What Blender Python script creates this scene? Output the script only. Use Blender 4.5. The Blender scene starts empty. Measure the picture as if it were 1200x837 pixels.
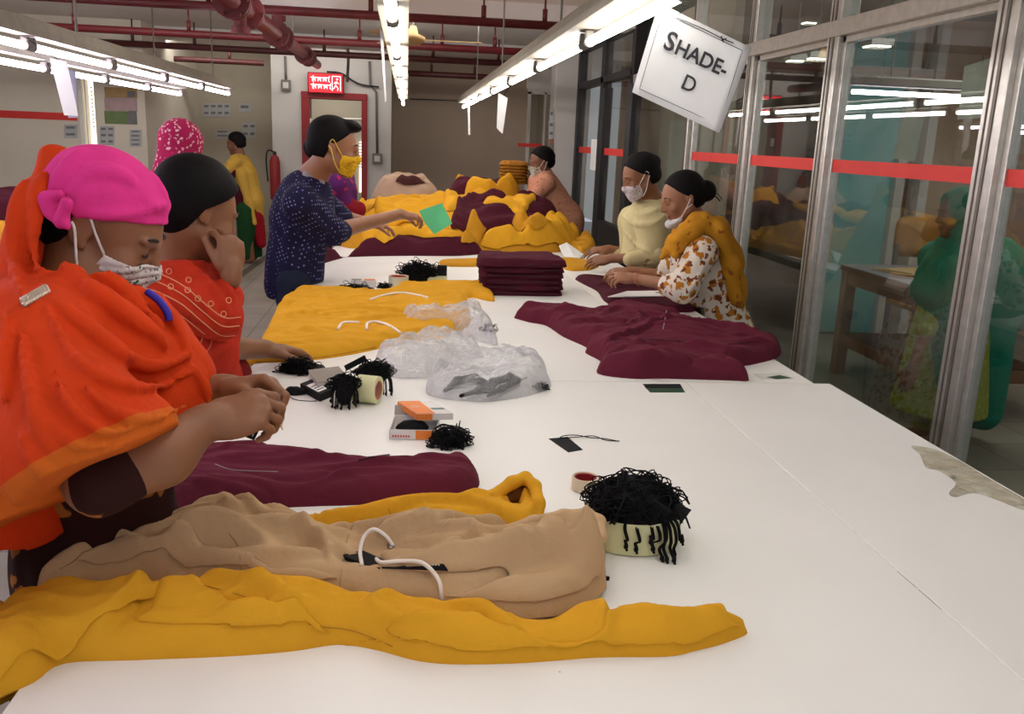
import bpy, math, random
import numpy as np
from mathutils import Vector, Matrix
random.seed(7)
SC = bpy.context.scene
COL = SC.collection

# ------------------------------------------------------------------ camera
CF = 1041.0; PITCH = math.radians(13.7); ROLL = math.radians(2.4); YAW = math.radians(7.1); CAMZ = 1.55
_f = np.array([math.sin(YAW)*math.cos(PITCH), math.cos(YAW)*math.cos(PITCH), -math.sin(PITCH)])
_r0 = np.array([math.cos(YAW), -math.sin(YAW), 0.]); _u0 = np.cross(_r0, _f)
_r = _r0*math.cos(ROLL) + _u0*math.sin(ROLL); _u = np.cross(_r, _f)
CP = np.array([0., 0., CAMZ])
cam = bpy.data.cameras.new('camera'); cam_o = bpy.data.objects.new('camera', cam); COL.objects.link(cam_o)
cam.sensor_width = 36; cam.lens = CF/1200*36; cam.clip_start = .05; cam.clip_end = 100
cam_o.matrix_world = Matrix([[_r[0], _u[0], -_f[0], 0], [_r[1], _u[1], -_f[1], 0], [_r[2], _u[2], -_f[2], CAMZ], [0, 0, 0, 1]])
SC.camera = cam_o
SC.view_settings.view_transform = 'Standard'; SC.view_settings.look = 'None'
SC.view_settings.gamma = 1; SC.view_settings.use_curve_mapping = False
SC.view_settings.exposure = -0.08
SC.cycles.use_denoising = True
SC.cycles.max_bounces = 8
SC.cycles.sample_clamp_indirect = 4
SC.cycles.caustics_reflective = False; SC.cycles.caustics_refractive = False
TUBE_E = 7.0          # emission of the fluorescent tubes
LAMP_W = 8.5          # light of one tube (area light under it)
world = bpy.data.worlds.new('world'); SC.world = world; world.use_nodes = True
world.node_tree.nodes['Background'].inputs[0].default_value = (.80, .86, 1.0, 1)
world.node_tree.nodes['Background'].inputs[1].default_value = .55

def area(name, loc, rot, sx, sy, w, c=(1, .97, .92)):
    l = bpy.data.lights.new(name, 'AREA'); l.shape = 'RECTANGLE'; l.size = sx; l.size_y = sy; l.energy = w; l.color = c
    o = bpy.data.objects.new(name, l); COL.objects.link(o); o.location = loc; o.rotation_euler = rot; return o
# unseen fill lights added behind the ceiling beams to brighten the back
area('beam_fill', (-2.6, 12.66, 2.70), (math.radians(38), 0, 0), 4.2, .12, 26)
area('beam_fill', (.9, 12.66, 2.70), (math.radians(38), 0, 0), 2.2, .12, 7)
area('beam_fill', (-1.5, 8.92, 2.69), (math.radians(38), 0, 0), 6.5, .12, 38)
area('beam_fill', (-1.5, 5.28, 2.69), (math.radians(30), 0, 0), 6.5, .12, 30)
area('doorway_fill', (-1.2, 15.2, 2.65), (0, 0, 0), .5, .5, 22)  # fill light added to brighten the space beyond the door
area('next_room_fill', (3.8, 5.2, 2.6), (0, 0, 0), 1.2, 1.2, 30)  # two fill lights added to brighten the room behind the glass
area('next_room_fill', (3.9, 2.2, 2.6), (0, 0, 0), 1.2, 1.2, 25)

def ray(px, py): return _f*CF + _r*(px-600) - _u*(py-418.5)
def PZ(px, py, z): d = ray(px, py); return CP + d*((z-CAMZ)/d[2])
def PY(px, py, y): d = ray(px, py); return CP + d*(y/d[1])
def PX(px, py, x): d = ray(px, py); return CP + d*(x/d[0])
def PD(px, py, d): return CP + ray(px, py)*(d/CF)
def nrm(v): v = np.asarray(v, float); return v/(np.linalg.norm(v)+1e-12)
TZ = .80              # table top height

# ------------------------------------------------------------------ materials
def lin(c):
    return tuple(((v/255)/12.92 if v/255 <= .04045 else ((v/255+.055)/1.055)**2.4) for v in c) + (1.0,)
_mc = {}
def newmat(name):
    m = bpy.data.materials.new(name); m.use_nodes = True
    nt = m.node_tree; return m, nt, nt.nodes['Principled BSDF']
def N(nt, typ, **kw):
    n = nt.nodes.new(typ)
    for k, v in kw.items():
        if k in n.inputs: n.inputs[k].default_value = v
        else: setattr(n, k, v)
    return n
def coords(nt, scale=(1, 1, 1), rot=(0, 0, 0)):
    tc = nt.nodes.new('ShaderNodeTexCoord'); mp = nt.nodes.new('ShaderNodeMapping')
    mp.inputs['Scale'].default_value = scale; mp.inputs['Rotation'].default_value = rot
    nt.links.new(tc.outputs['Object'], mp.inputs[0]); return mp.outputs[0]
def ramp(nt, fac, stops, interp='LINEAR'):
    r = nt.nodes.new('ShaderNodeValToRGB'); r.color_ramp.interpolation = interp
    e = r.color_ramp.elements
    while len(e) < len(stops): e.new(.5)
    for i, (p, c) in enumerate(stops): e[i].position = p; e[i].color = c
    nt.links.new(fac, r.inputs[0]); return r.outputs[0]
def mixc(nt, fac, a, b):
    m = nt.nodes.new('ShaderNodeMix'); m.data_type = 'RGBA'
    for s, v in ((0, fac), (6, a), (7, b)):
        if hasattr(v, 'node'): nt.links.new(v, m.inputs[s])
        else: m.inputs[s].default_value = v
    return m.outputs[2]
def mathn(nt, op, a, b=0.0):
    m = nt.nodes.new('ShaderNodeMath'); m.operation = op
    for s, v in ((0, a), (1, b)):
        if hasattr(v, 'node'): nt.links.new(v, m.inputs[s])
        else: m.inputs[s].default_value = v
    return m.outputs[0]
def bump(nt, b, h, strength=.3, dist=.002):
    bn = nt.nodes.new('ShaderNodeBump'); bn.inputs['Strength'].default_value = strength; bn.inputs['Distance'].default_value = dist
    nt.links.new(h, bn.inputs['Height']); nt.links.new(bn.outputs[0], b.inputs['Normal'])
def noise(nt, vec, scale, detail=3, rough=.5):
    n = nt.nodes.new('ShaderNodeTexNoise'); n.inputs['Scale'].default_value = scale
    n.inputs['Detail'].default_value = detail; n.inputs['Roughness'].default_value = rough
    nt.links.new(vec, n.inputs['Vector']); return n.outputs[0]
def plain(name, c, rough=.5, metal=0, var=.06, nscale=12, bmp=0, bscale=300, spec=.5, sheen=0, coat=0):
    if name in _mc: return _mc[name]
    m, nt, b = newmat(name); base = lin(c); v = coords(nt)
    nz = noise(nt, v, nscale)
    dk = tuple(x*(1-var*2) for x in base[:3])+(1,); lt = tuple(min(1, x*(1+var)) for x in base[:3])+(1,)
    nt.links.new(ramp(nt, nz, [(.3, dk), (.7, lt)]), b.inputs['Base Color'])
    b.inputs['Roughness'].default_value = rough; b.inputs['Metallic'].default_value = metal
    b.inputs['Specular IOR Level'].default_value = spec
    if sheen: b.inputs['Sheen Weight'].default_value = sheen; b.inputs['Sheen Roughness'].default_value = .5
    if coat: b.inputs['Coat Weight'].default_value = coat
    if bmp: bump(nt, b, noise(nt, v, bscale, 2), bmp, .001)
    _mc[name] = m; return m
def emis(name, c, s):
    if name in _mc: return _mc[name]
    m, nt, b = newmat(name); b.inputs['Base Color'].default_value = lin(c)
    b.inputs['Emission Color'].default_value = lin(c); b.inputs['Emission Strength'].default_value = s
    _mc[name] = m; return m
def fabric(name, c, rough=.9, weave=900, var=.05, soft=.25, wr=.25, wscale=22):
    """woven or knitted cloth with small wrinkles"""
    if name in _mc: return _mc[name]
    m, nt, b = newmat(name); base = lin(c); v = coords(nt)
    nz = noise(nt, v, 9, 4)
    dk = tuple(x*(1-var*2) for x in base[:3])+(1,); lt = tuple(min(1, x*(1+var)) for x in base[:3])+(1,)
    nt.links.new(ramp(nt, nz, [(.3, dk), (.7, lt)]), b.inputs['Base Color'])
    b.inputs['Roughness'].default_value = rough; b.inputs['Specular IOR Level'].default_value = .15
    b.inputs['Sheen Weight'].default_value = soft; b.inputs['Sheen Roughness'].default_value = .6
    b.inputs['Sheen Tint'].default_value = lt
    h = mathn(nt, 'ADD', mathn(nt, 'MULTIPLY', noise(nt, v, wscale, 4, .55), wr*8), mathn(nt, 'MULTIPLY', noise(nt, v, weave, 1), .25))
    bump(nt, b, h, .55, .004)
    _mc[name] = m; return m

# ------------------------------------------------------------------ object helpers
def tag(o, label=None, cat=None, group=None, kind=None):
    if label: o['label'] = label
    if cat: o['category'] = cat
    if group: o['group'] = group
    if kind: o['kind'] = kind
    return o
def thing(name, label, cat, loc=(0, 0, 0), rz=0, group=None):
    o = bpy.data.objects.new(name, None); COL.objects.link(o); o.empty_display_size = .05
    o.location = tuple(float(v) for v in loc); o.rotation_euler = (0, 0, rz)
    return tag(o, label, cat, group)
_dead = []
def mesh_obj(name, V, Fc, mat, parent=None, smooth=True, mats=None, fm=None, world=True):
    """one mesh object; V in world coordinates (world=True) or in the parent's space"""
    me = bpy.data.meshes.new(name)
    V = np.asarray(V, float)
    if parent is not None and world:
        M = np.array(wmat(parent).inverted()); V = V @ M[:3, :3].T + M[:3, 3]
    if isinstance(Fc, np.ndarray) and Fc.ndim == 2:
        n, k = Fc.shape
        me.vertices.add(len(V)); me.vertices.foreach_set('co', V.astype(np.float32).ravel())
        me.loops.add(n*k); me.loops.foreach_set('vertex_index', Fc.astype(np.int32).ravel())
        me.polygons.add(n); me.polygons.foreach_set('loop_start', np.arange(0, n*k, k, dtype=np.int32))
        me.update(calc_edges=True)
    else:
        me.from_pydata([tuple(v) for v in V], [], [tuple(int(i) for i in f) for f in Fc])
    me.validate()
    for mm in (mats or [mat]): me.materials.append(mm)
    if fm is not None: me.polygons.foreach_set('material_index', np.asarray(fm, dtype=np.int32))
    if smooth is True: me.polygons.foreach_set('use_smooth', np.ones(len(me.polygons), bool))
    me.update()
    if smooth == 'auto':
        me.polygons.foreach_set('use_smooth', np.ones(len(me.polygons), bool)); me.set_sharp_from_angle(angle=math.radians(35))
    o = bpy.data.objects.new(name, me); COL.objects.link(o)
    if parent is not None: o.parent = parent
    return o
def wmat(o):
    m = o.matrix_basis.copy() if False else Matrix.LocRotScale(o.location, o.rotation_euler, o.scale)
    return (wmat(o.parent) @ m) if o.parent else m

class MB:
    """collects shapes into one mesh"""
    def __init__(s): s.V = []; s.F = []; s.M = []; s.mi = 0
    def add(s, V, Fc):
        b = len(s.V); s.V += [tuple(float(x) for x in v) for v in V]; s.F += [tuple(int(i)+b for i in f) for f in Fc]; s.M += [s.mi]*len(Fc); return s
    def box(s, c, d, rot=None, bev=0.0):
        c = np.asarray(c, float); h = np.asarray(d, float)/2
        bev = min(bev, h.min()*.95)
        R = np.eye(3) if rot is None else np.asarray(rot, float)
        if bev <= 0:
            P = [np.array([x, y, z])*h for x in (-1, 1) for y in (-1, 1) for z in (-1, 1)]
            Fc = [(0, 1, 3, 2), (4, 6, 7, 5), (0, 4, 5, 1), (2, 3, 7, 6), (0, 2, 6, 4), (1, 5, 7, 3)]
            return s.add([c+R@p for p in P], Fc)
        P = []; idx = {}
        for sx in (-1, 1):
            for sy in (-1, 1):
                for sz in (-1, 1):
                    for ax in range(3):
                        p = np.array([sx, sy, sz])*(h-bev); p[ax] = (sx, sy, sz)[ax]*h[ax]
                        idx[(sx, sy, sz, ax)] = len(P); P.append(c+R@p)
        Fc = []
        def q(*k): Fc.append(tuple(idx[a] for a in k))
        for ax in range(3):
            a, b = [i for i in range(3) if i != ax]
            for sg in (-1, 1):
                ks = []
                for (u, v) in ((-1, -1), (1, -1), (1, 1), (-1, 1)):
                    k = [0, 0, 0]; k[ax] = sg; k[a] = u; k[b] = v; ks.append((*k, ax))
                if (sg > 0) == (ax == 1): ks.reverse()
                q(*ks)
        for ax in range(3):
            a, b = [i for i in range(3) if i != ax]
            for u in (-1, 1):
                for v in (-1, 1):
                    k1 = [0, 0, 0]; k1[ax] = -1; k1[a] = u; k1[b] = v; k2 = list(k1); k2[ax] = 1
                    q((*k1, a), (*k2, a), (*k2, b), (*k1, b))
        for sx in (-1, 1):
            for sy in (-1, 1):
                for sz in (-1, 1): q((sx, sy, sz, 0), (sx, sy, sz, 1), (sx, sy, sz, 2))
        return s.add(P, Fc)
    def span(s, a, b, bev=0.0):
        a = np.asarray(a, float); b = np.asarray(b, float); return s.box((a+b)/2, np.abs(b-a), None, bev)
    def tube(s, pts, r, n=8, cap=True, closed=False):
        P = [np.asarray(p, float) for p in pts]; m = len(P)
        rr = [r]*m if np.isscalar(r) else list(r)
        T = []
        for i in range(m):
            a = P[(i-1) % m] if (closed or i > 0) else P[i]; b = P[(i+1) % m] if (closed or i < m-1) else P[i]
            T.append(nrm(b-a))
        up = np.array([0, 0, 1.]) if abs(T[0][2]) < .9 else np.array([1., 0, 0])
        n0 = nrm(np.cross(T[0], up)); V = []; Fc = []
        for i in range(m):
            n0 = nrm(n0 - T[i]*(n0@T[i])); b0 = np.cross(T[i], n0)
            for k in range(n):
                a = 2*math.pi*k/n; V.append(P[i]+(n0*math.cos(a)+b0*math.sin(a))*rr[i])
        for i in range(m if closed else m-1):
            j = (i+1) % m
            for k in range(n): Fc.append((i*n+k, i*n+(k+1) % n, j*n+(k+1) % n, j*n+k))
        if cap and not closed: Fc.append(tuple(range(n))[::-1]); Fc.append(tuple((m-1)*n+k for k in range(n)))
        return s.add(V, Fc)
    def lathe(s, prof, c, n=24, axis=(0, 0, 1), sq=(1, 1)):
        ax = nrm(axis); u = nrm(np.cross(ax, [0, 1, 0] if abs(ax[1]) < .9 else [1, 0, 0])); v = np.cross(ax, u); V = []; Fc = []
        c = np.asarray(c, float)
        for (r, z) in prof:
            for k in range(n):
                a = 2*math.pi*k/n; V.append(c+ax*z+(u*math.cos(a)*sq[0]+v*math.sin(a)*sq[1])*r)
        for i in range(len(prof)-1):
            for k in range(n): Fc.append((i*n+k, i*n+(k+1) % n, (i+1)*n+(k+1) % n, (i+1)*n+k))
        return s.add(V, Fc)
    def prism(s, poly, d, o=None, ex=None, ey=None):
        """2-D polygon (list of xy) placed by origin o and axes ex, ey, extruded by vector d"""
        o = np.zeros(3) if o is None else np.asarray(o, float); ex = np.array([1., 0, 0]) if ex is None else np.asarray(ex, float); ey = np.array([0, 1., 0]) if ey is None else np.asarray(ey, float)
        d = np.asarray(d, float); A = [o+ex*p[0]+ey*p[1] for p in poly]; n = len(A)
        return s.add(A+[a+d for a in A], [tuple(range(n))[::-1], tuple(range(n, 2*n))]+[(i, (i+1) % n, n+(i+1) % n, n+i) for i in range(n)])
    def build(s, name, mat, parent=None, smooth=False, world=True, mats=None):
        return mesh_obj(name, s.V, s.F, mat, parent, smooth, mats=mats, fm=s.M if mats else None, world=world)

def text_obj(name, body, size, mat, M, parent=None, ext=.0006, align='CENTER', off=0.0):
    """lettering as a mesh; M = 4x4 world matrix (text lies in its xy plane)"""
    cu = bpy.data.curves.new(name, 'FONT'); cu.body = body; cu.size = size; cu.extrude = ext; cu.align_x = align; cu.align_y = 'CENTER'; cu.offset = off
    t = bpy.data.objects.new('tmp', cu); COL.objects.link(t)
    dg = bpy.context.evaluated_depsgraph_get(); me = bpy.data.meshes.new_from_object(t.evaluated_get(dg))
    me.name = name; me.transform(M); 
    if parent: me.transform(wmat(parent).inverted())
    me.materials.clear(); me.materials.append(mat)
    o = bpy.data.objects.new(name, me); COL.objects.link(o)
    if parent: o.parent = parent
    bpy.data.objects.remove(t); bpy.data.curves.remove(cu); return o
def frame(o, ex, ey):
    ex = nrm(ex); ez = nrm(np.cross(ex, ey)); ey = np.cross(ez, ex)
    return Matrix([[ex[i], ey[i], ez[i], float(o[i])] for i in range(3)]+[[0, 0, 0, 1]])
def cr(pts, n=6, closed=False):
    """Catmull-Rom through points (any dimension)"""
    P = np.asarray(pts, float); m = len(P); out = []
    for i in range(m if closed else m-1):
        p0 = P[(i-1) % m] if (closed or i > 0) else 2*P[0]-P[1]; p1 = P[i]; p2 = P[(i+1) % m]
        p3 = P[(i+2) % m] if (closed or i < m-2) else 2*P[-1]-P[-2]
        for k in range(n):
            t = k/n; out.append(.5*((2*p1)+(-p0+p2)*t+(2*p0-5*p1+4*p2-p3)*t*t+(-p0+3*p1-3*p2+p3)*t**3))
    if not closed: out.append(P[-1])
    return np.array(out)

# ------------------------------------------------------------------ noise on points
def vnoise(P, seed=0):
    """smooth value noise on (n,d) points, 0..1"""
    P = np.asarray(P, float); d = P.shape[1]; I = np.floor(P).astype(np.int64); f = P-I; f = f*f*(3-2*f)
    out = np.zeros(len(P))
    for c in range(2**d):
        w = np.ones(len(P)); h = np.full(len(P), seed*7919+17, np.int64)
        for a in range(d):
            b = (c >> a) & 1; w = w*(f[:, a] if b else 1-f[:, a]); h = (h*73856093) ^ ((I[:, a]+b)*(19349663 + 83492791*a)); h = h & 0xffffffff
        h = (h ^ (h >> 13))*1274126177 & 0xffffffff; h = h ^ (h >> 16); out += w*((h & 0xffff)/65535.0)
    return out
def fbm(P, o=3, seed=0):
    s = 0; a = 1; t = 0; P = np.asarray(P, float)
    for i in range(o): s = s+a*vnoise(P*2**i+i*13.7, seed+i); t += a; a *= .5
    return s/t

# ------------------------------------------------------------------ signed distance modelling
def smin(a, b, k):
    if k <= 0: return np.minimum(a, b)
    h = np.clip(.5+.5*(b-a)/k, 0, 1); return b*(1-h)+a*h-k*h*(1-h)
class Sh:
    """list of (fn, centre, radius, k, op) joined smoothly"""
    def __init__(s): s.L = []; s.post = None
    def cone(s, a, b, ra, rb=None, k=.02, op='u'):
        a = np.asarray(a, float); b = np.asarray(b, float); rb = ra if rb is None else rb; ab = b-a; L2 = max(ab@ab, 1e-12)
        def fn(P):
            t = np.clip((P-a)@ab/L2, 0, 1); d = P-a-t[:, None]*ab; return np.sqrt((d*d).sum(1))-(ra+(rb-ra)*t)
        s.L.append((fn, (a+b)/2, math.sqrt(L2)/2+max(ra, rb), k, op)); return s
    def path(s, pts, r, k=.02, op='u'):
        rr = [r]*len(pts) if np.isscalar(r) else r
        for i in range(len(pts)-1): s.cone(pts[i], pts[i+1], rr[i], rr[i+1], k, op)
        return s
    def ell(s, c, r, R=None, k=.02, op='u'):
        c = np.asarray(c, float); r = np.asarray(r if not np.isscalar(r) else (r,)*3, float); R = np.eye(3) if R is None else np.asarray(R, float)
        def fn(P):
            q = (P-c)@R; k0 = np.sqrt(((q/r)**2).sum(1)); k1 = np.sqrt(((q/(r*r))**2).sum(1)); return k0*(k0-1)/np.maximum(k1, 1e-9)
        s.L.append((fn, c, r.max(), k, op)); return s
    def box(s, c, h, R=None, rad=.01, k=.01, op='u'):
        c = np.asarray(c, float); h = np.asarray(h, float); R = np.eye(3) if R is None else np.asarray(R, float)
        def fn(P):
            q = np.abs((P-c)@R)-(h-rad); return np.sqrt((np.maximum(q, 0)**2).sum(1))+np.minimum(q.max(1), 0)-rad
        s.L.append((fn, c, float(np.linalg.norm(h)), k, op)); return s
    def __call__(s, P, bc=None, bR=None):
        d = None; 
        for fn, c, r, k, op in s.L:
            if bc is not None and np.linalg.norm(c-bc)-r > bR+k*2+.02: continue
            v = fn(P)
            if op == 'u': d = v if d is None else smin(d, v, k)
            elif d is not None: d = -smin(-d, v, k)        # carve
        if d is None: d = np.full(len(P), .5)
        if s.post is not None: d = s.post(P, d)
        return d
    def bounds(s):
        lo = np.min([c-r for f, c, r, k, op in s.L if op == 'u'], 0); hi = np.max([c+r for f, c, r, k, op in s.L if op == 'u'], 0); return lo, hi
    def copy(s): n = Sh(); n.L = list(s.L); n.post = s.post; return n
def polygonise(fn, lo, hi, h, B=12, slack=1.6, smooth=0):
    """surface nets of fn<0 inside the box lo..hi with cell h"""
    lo = np.asarray(lo, float)-2*h; hi = np.asarray(hi, float)+2*h
    nb = np.ceil((hi-lo)/(h*B)).astype(int); n = nb*B
    D = np.ones(tuple(n), np.float32)
    bi = np.stack(np.meshgrid(*[np.arange(k) for k in nb], indexing='ij'), -1).reshape(-1, 3)
    bc = lo+(bi*B+(B-1)/2)*h; bR = math.sqrt(3)*(B/2)*h
    dc = np.concatenate([fn(bc[i:i+4096]) for i in range(0, len(bc), 4096)])
    g = np.stack(np.meshgrid(*[np.arange(B)]*3, indexing='ij'), -1).reshape(-1, 3)*h
    for i in range(len(bi)):
        a = bi[i]*B; sl = tuple(slice(a[j], a[j]+B) for j in range(3))
        if abs(dc[i]) > bR*slack+.012:
            if dc[i] < 0: D[sl] = -1
            continue
        P = lo+a*h+g
        D[sl] = (fn(P, bc[i], bR)).reshape(B, B, B)
    S = D < 0
    c8 = [S[x:n[0]-1+x, y:n[1]-1+y, z:n[2]-1+z] for x in (0, 1) for y in (0, 1) for z in (0, 1)]
    al = c8[0].copy(); an = c8[0].copy()
    for q in c8[1:]: al &= q; an |= q
    act = np.argwhere(an & ~al)
    if len(act) == 0: return np.zeros((0, 3)), np.zeros((0, 4), int)
    m = n-1; fid = (act[:, 0]*m[1]+act[:, 1])*m[2]+act[:, 2]
    cd = np.stack([D[act[:, 0]+x, act[:, 1]+y, act[:, 2]+z] for x in (0, 1) for y in (0, 1) for z in (0, 1)], 1)
    co = np.array([[x, y, z] for x in (0, 1) for y in (0, 1) for z in (0, 1)], float)
    acc = np.zeros((len(act), 3)); cnt = np.zeros(len(act))
    for i in range(8):
        for ax, st in ((0, 4), (1, 2), (2, 1)):
            j = i+st
            if co[i][ax] == 0:
                a = cd[:, i]; b = cd[:, j]; cr_ = (a < 0) != (b < 0); t = np.where(cr_, a/np.where(a == b, 1, a-b), 0)
                p = co[i]+t[:, None]*(co[j]-co[i]); acc[cr_] += p[cr_]; cnt[cr_] += 1
    V = lo+(act+acc/cnt[:, None])*h
    Q = []
    for ax in range(3):
        o1, o2 = [(1, 2), (2, 0), (0, 1)][ax]
        sl0 = [slice(None)]*3; sl1 = [slice(None)]*3; sl0[ax] = slice(0, n[ax]-1); sl1[ax] = slice(1, n[ax])
        A = S[tuple(sl0)]; Bm = S[tuple(sl1)]; E_ = np.argwhere(A != Bm)
        E_ = E_[(E_[:, o1] > 0) & (E_[:, o2] > 0) & (E_[:, o1] < n[o1]-1) & (E_[:, o2] < n[o2]-1)]
        ins = S[E_[:, 0], E_[:, 1], E_[:, 2]]
        ids = []
        for (u, v) in ((1, 1), (0, 1), (0, 0), (1, 0)):
            c = E_.copy(); c[:, o1] -= u; c[:, o2] -= v; ids.append(np.searchsorted(fid, (c[:, 0]*m[1]+c[:, 1])*m[2]+c[:, 2]))
        q = np.stack(ids, 1); q[~ins] = q[~ins][:, ::-1]; Q.append(q)
    Q = np.concatenate(Q)
    for _ in range(smooth):
        s_ = np.zeros_like(V); k_ = np.zeros(len(V))
        for i in range(4):
            a = Q[:, i]; b = Q[:, (i+1) % 4]; np.add.at(s_, a, V[b]); np.add.at(k_, a, 1); np.add.at(s_, b, V[a]); np.add.at(k_, b, 1)
        V = V*.4+.6*s_/k_[:, None]
    return V, Q
def sdf_obj(name, fn, lo, hi, h, mat, parent=None, smooth=1, mats=None, fmf=None, slack=1.6):
    if parent is not None and parent.name.startswith('person'):        # clothes and hands stop at the table top
        f0 = fn
        def fn(P, bc=None, bR=None):
            d = f0(P, bc, bR) if bc is not None else f0(P)
            bx = np.maximum(np.maximum(np.abs(P[:, 0]-.455)-.978, np.abs(P[:, 2]-TZ+.05)-.0515), np.abs(P[:, 1]-5)-4.75); return np.maximum(d, -bx)
    V, Q = polygonise(fn, lo, hi, h, smooth=smooth, slack=slack)
    fm = fmf(V[Q].mean(1)) if fmf is not None else None
    return mesh_obj(name, V, Q, mat, parent, True, mats=mats, fm=fm)
def march(fn, px, py, t0=.3, t1=6.0):
    """first hit of the camera ray through a pixel with the surface"""
    d = nrm(ray(px, py)); t = t0
    for _ in range(160):
        p = CP+d*t; v = float(fn(p[None])[0])
        if v < .0008: return p
        t += max(v*.7, .0008)
        if t > t1: return None
    return p
def ropes(sh, base, polys, k=.02):
    """drapery ridges laid on a surface: polylines in picture space dropped onto it"""
    for pts, r, dep in polys:
        P = []
        for (x, y) in cr(pts, 4):
            p = march(base, x, y)
            if p is not None: P.append(p+nrm(ray(x, y))*dep)
        P = [p for i, p in enumerate(P) if i == 0 or np.linalg.norm(p-P[i-1]) < .15]
        if len(P) > 1:
            n = len(P); rr = [r*(.35+.65*math.sin(math.pi*(i+.5)/n)) for i in range(n)]; sh.path(P, rr, k)
    return sh

# ------------------------------------------------------------------ laid-down cloth
from mathutils.bvhtree import BVHTree
class caster:
    def __init__(s, objs):
        s.T = []
        for o in objs:
            w = wmat(o); s.T.append(BVHTree.FromPolygons([w @ v.co for v in o.data.vertices], [tuple(p.vertices) for p in o.data.polygons]))
    def __call__(s, px, py, lift=0.0):
        d = Vector(nrm(ray(px, py))); best = None
        for t in s.T:
            r_ = t.ray_cast(Vector(CP), d)
            if r_[0] is not None and (best is None or r_[3] < best[1]): best = (r_[0], r_[3])
        if best is None:
            p = PZ(px, py, TZ+lift)
            return p if p[1] < 9.1 else PY(px, py, 9.1)
        return np.array(best[0])-np.array(d)*lift
    def down(s, x, y):
        z = TZ
        for t in s.T:
            r_ = t.ray_cast(Vector((x, y, 3)), Vector((0, 0, -1)))
            if r_[0] is not None: z = max(z, r_[0][2])
        return z

def seg_dist(P, L):
    """unsigned distance, side (+ left), and position 0..1 along polyline L for 2-D points"""
    best = np.full(len(P), 1e9); side = np.zeros(len(P)); pos = np.zeros(len(P)); ln = np.r_[0, np.cumsum(np.linalg.norm(np.diff(L, axis=0), axis=1))]
    for i in range(len(L)-1):
        a = L[i]; ab = L[i+1]-a; l2 = ab@ab+1e-12; t = np.clip((P-a)@ab/l2, 0, 1); d = P-a-t[:, None]*ab; q = np.sqrt((d*d).sum(1))
        m = q < best; best[m] = q[m]; cs = ab[0]*(P[:, 1]-a[1])-ab[1]*(P[:, 0]-a[0]); side[m] = np.sign(cs[m]); pos[m] = ((ln[i]+t*math.sqrt(l2))/ln[-1])[m]
    return best, side, pos
def inside(P, L):
    c = np.zeros(len(P), bool); n = len(L)
    for i in range(n):
        a = L[i]; b = L[(i+1) % n]
        m = (a[1] > P[:, 1]) != (b[1] > P[:, 1]); x = (b[0]-a[0])*(P[:, 1]-a[1])/((b[1]-a[1]) if b[1] != a[1] else 1e-12)+a[0]
        c ^= m & (P[:, 0] < x)
    return c
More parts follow.
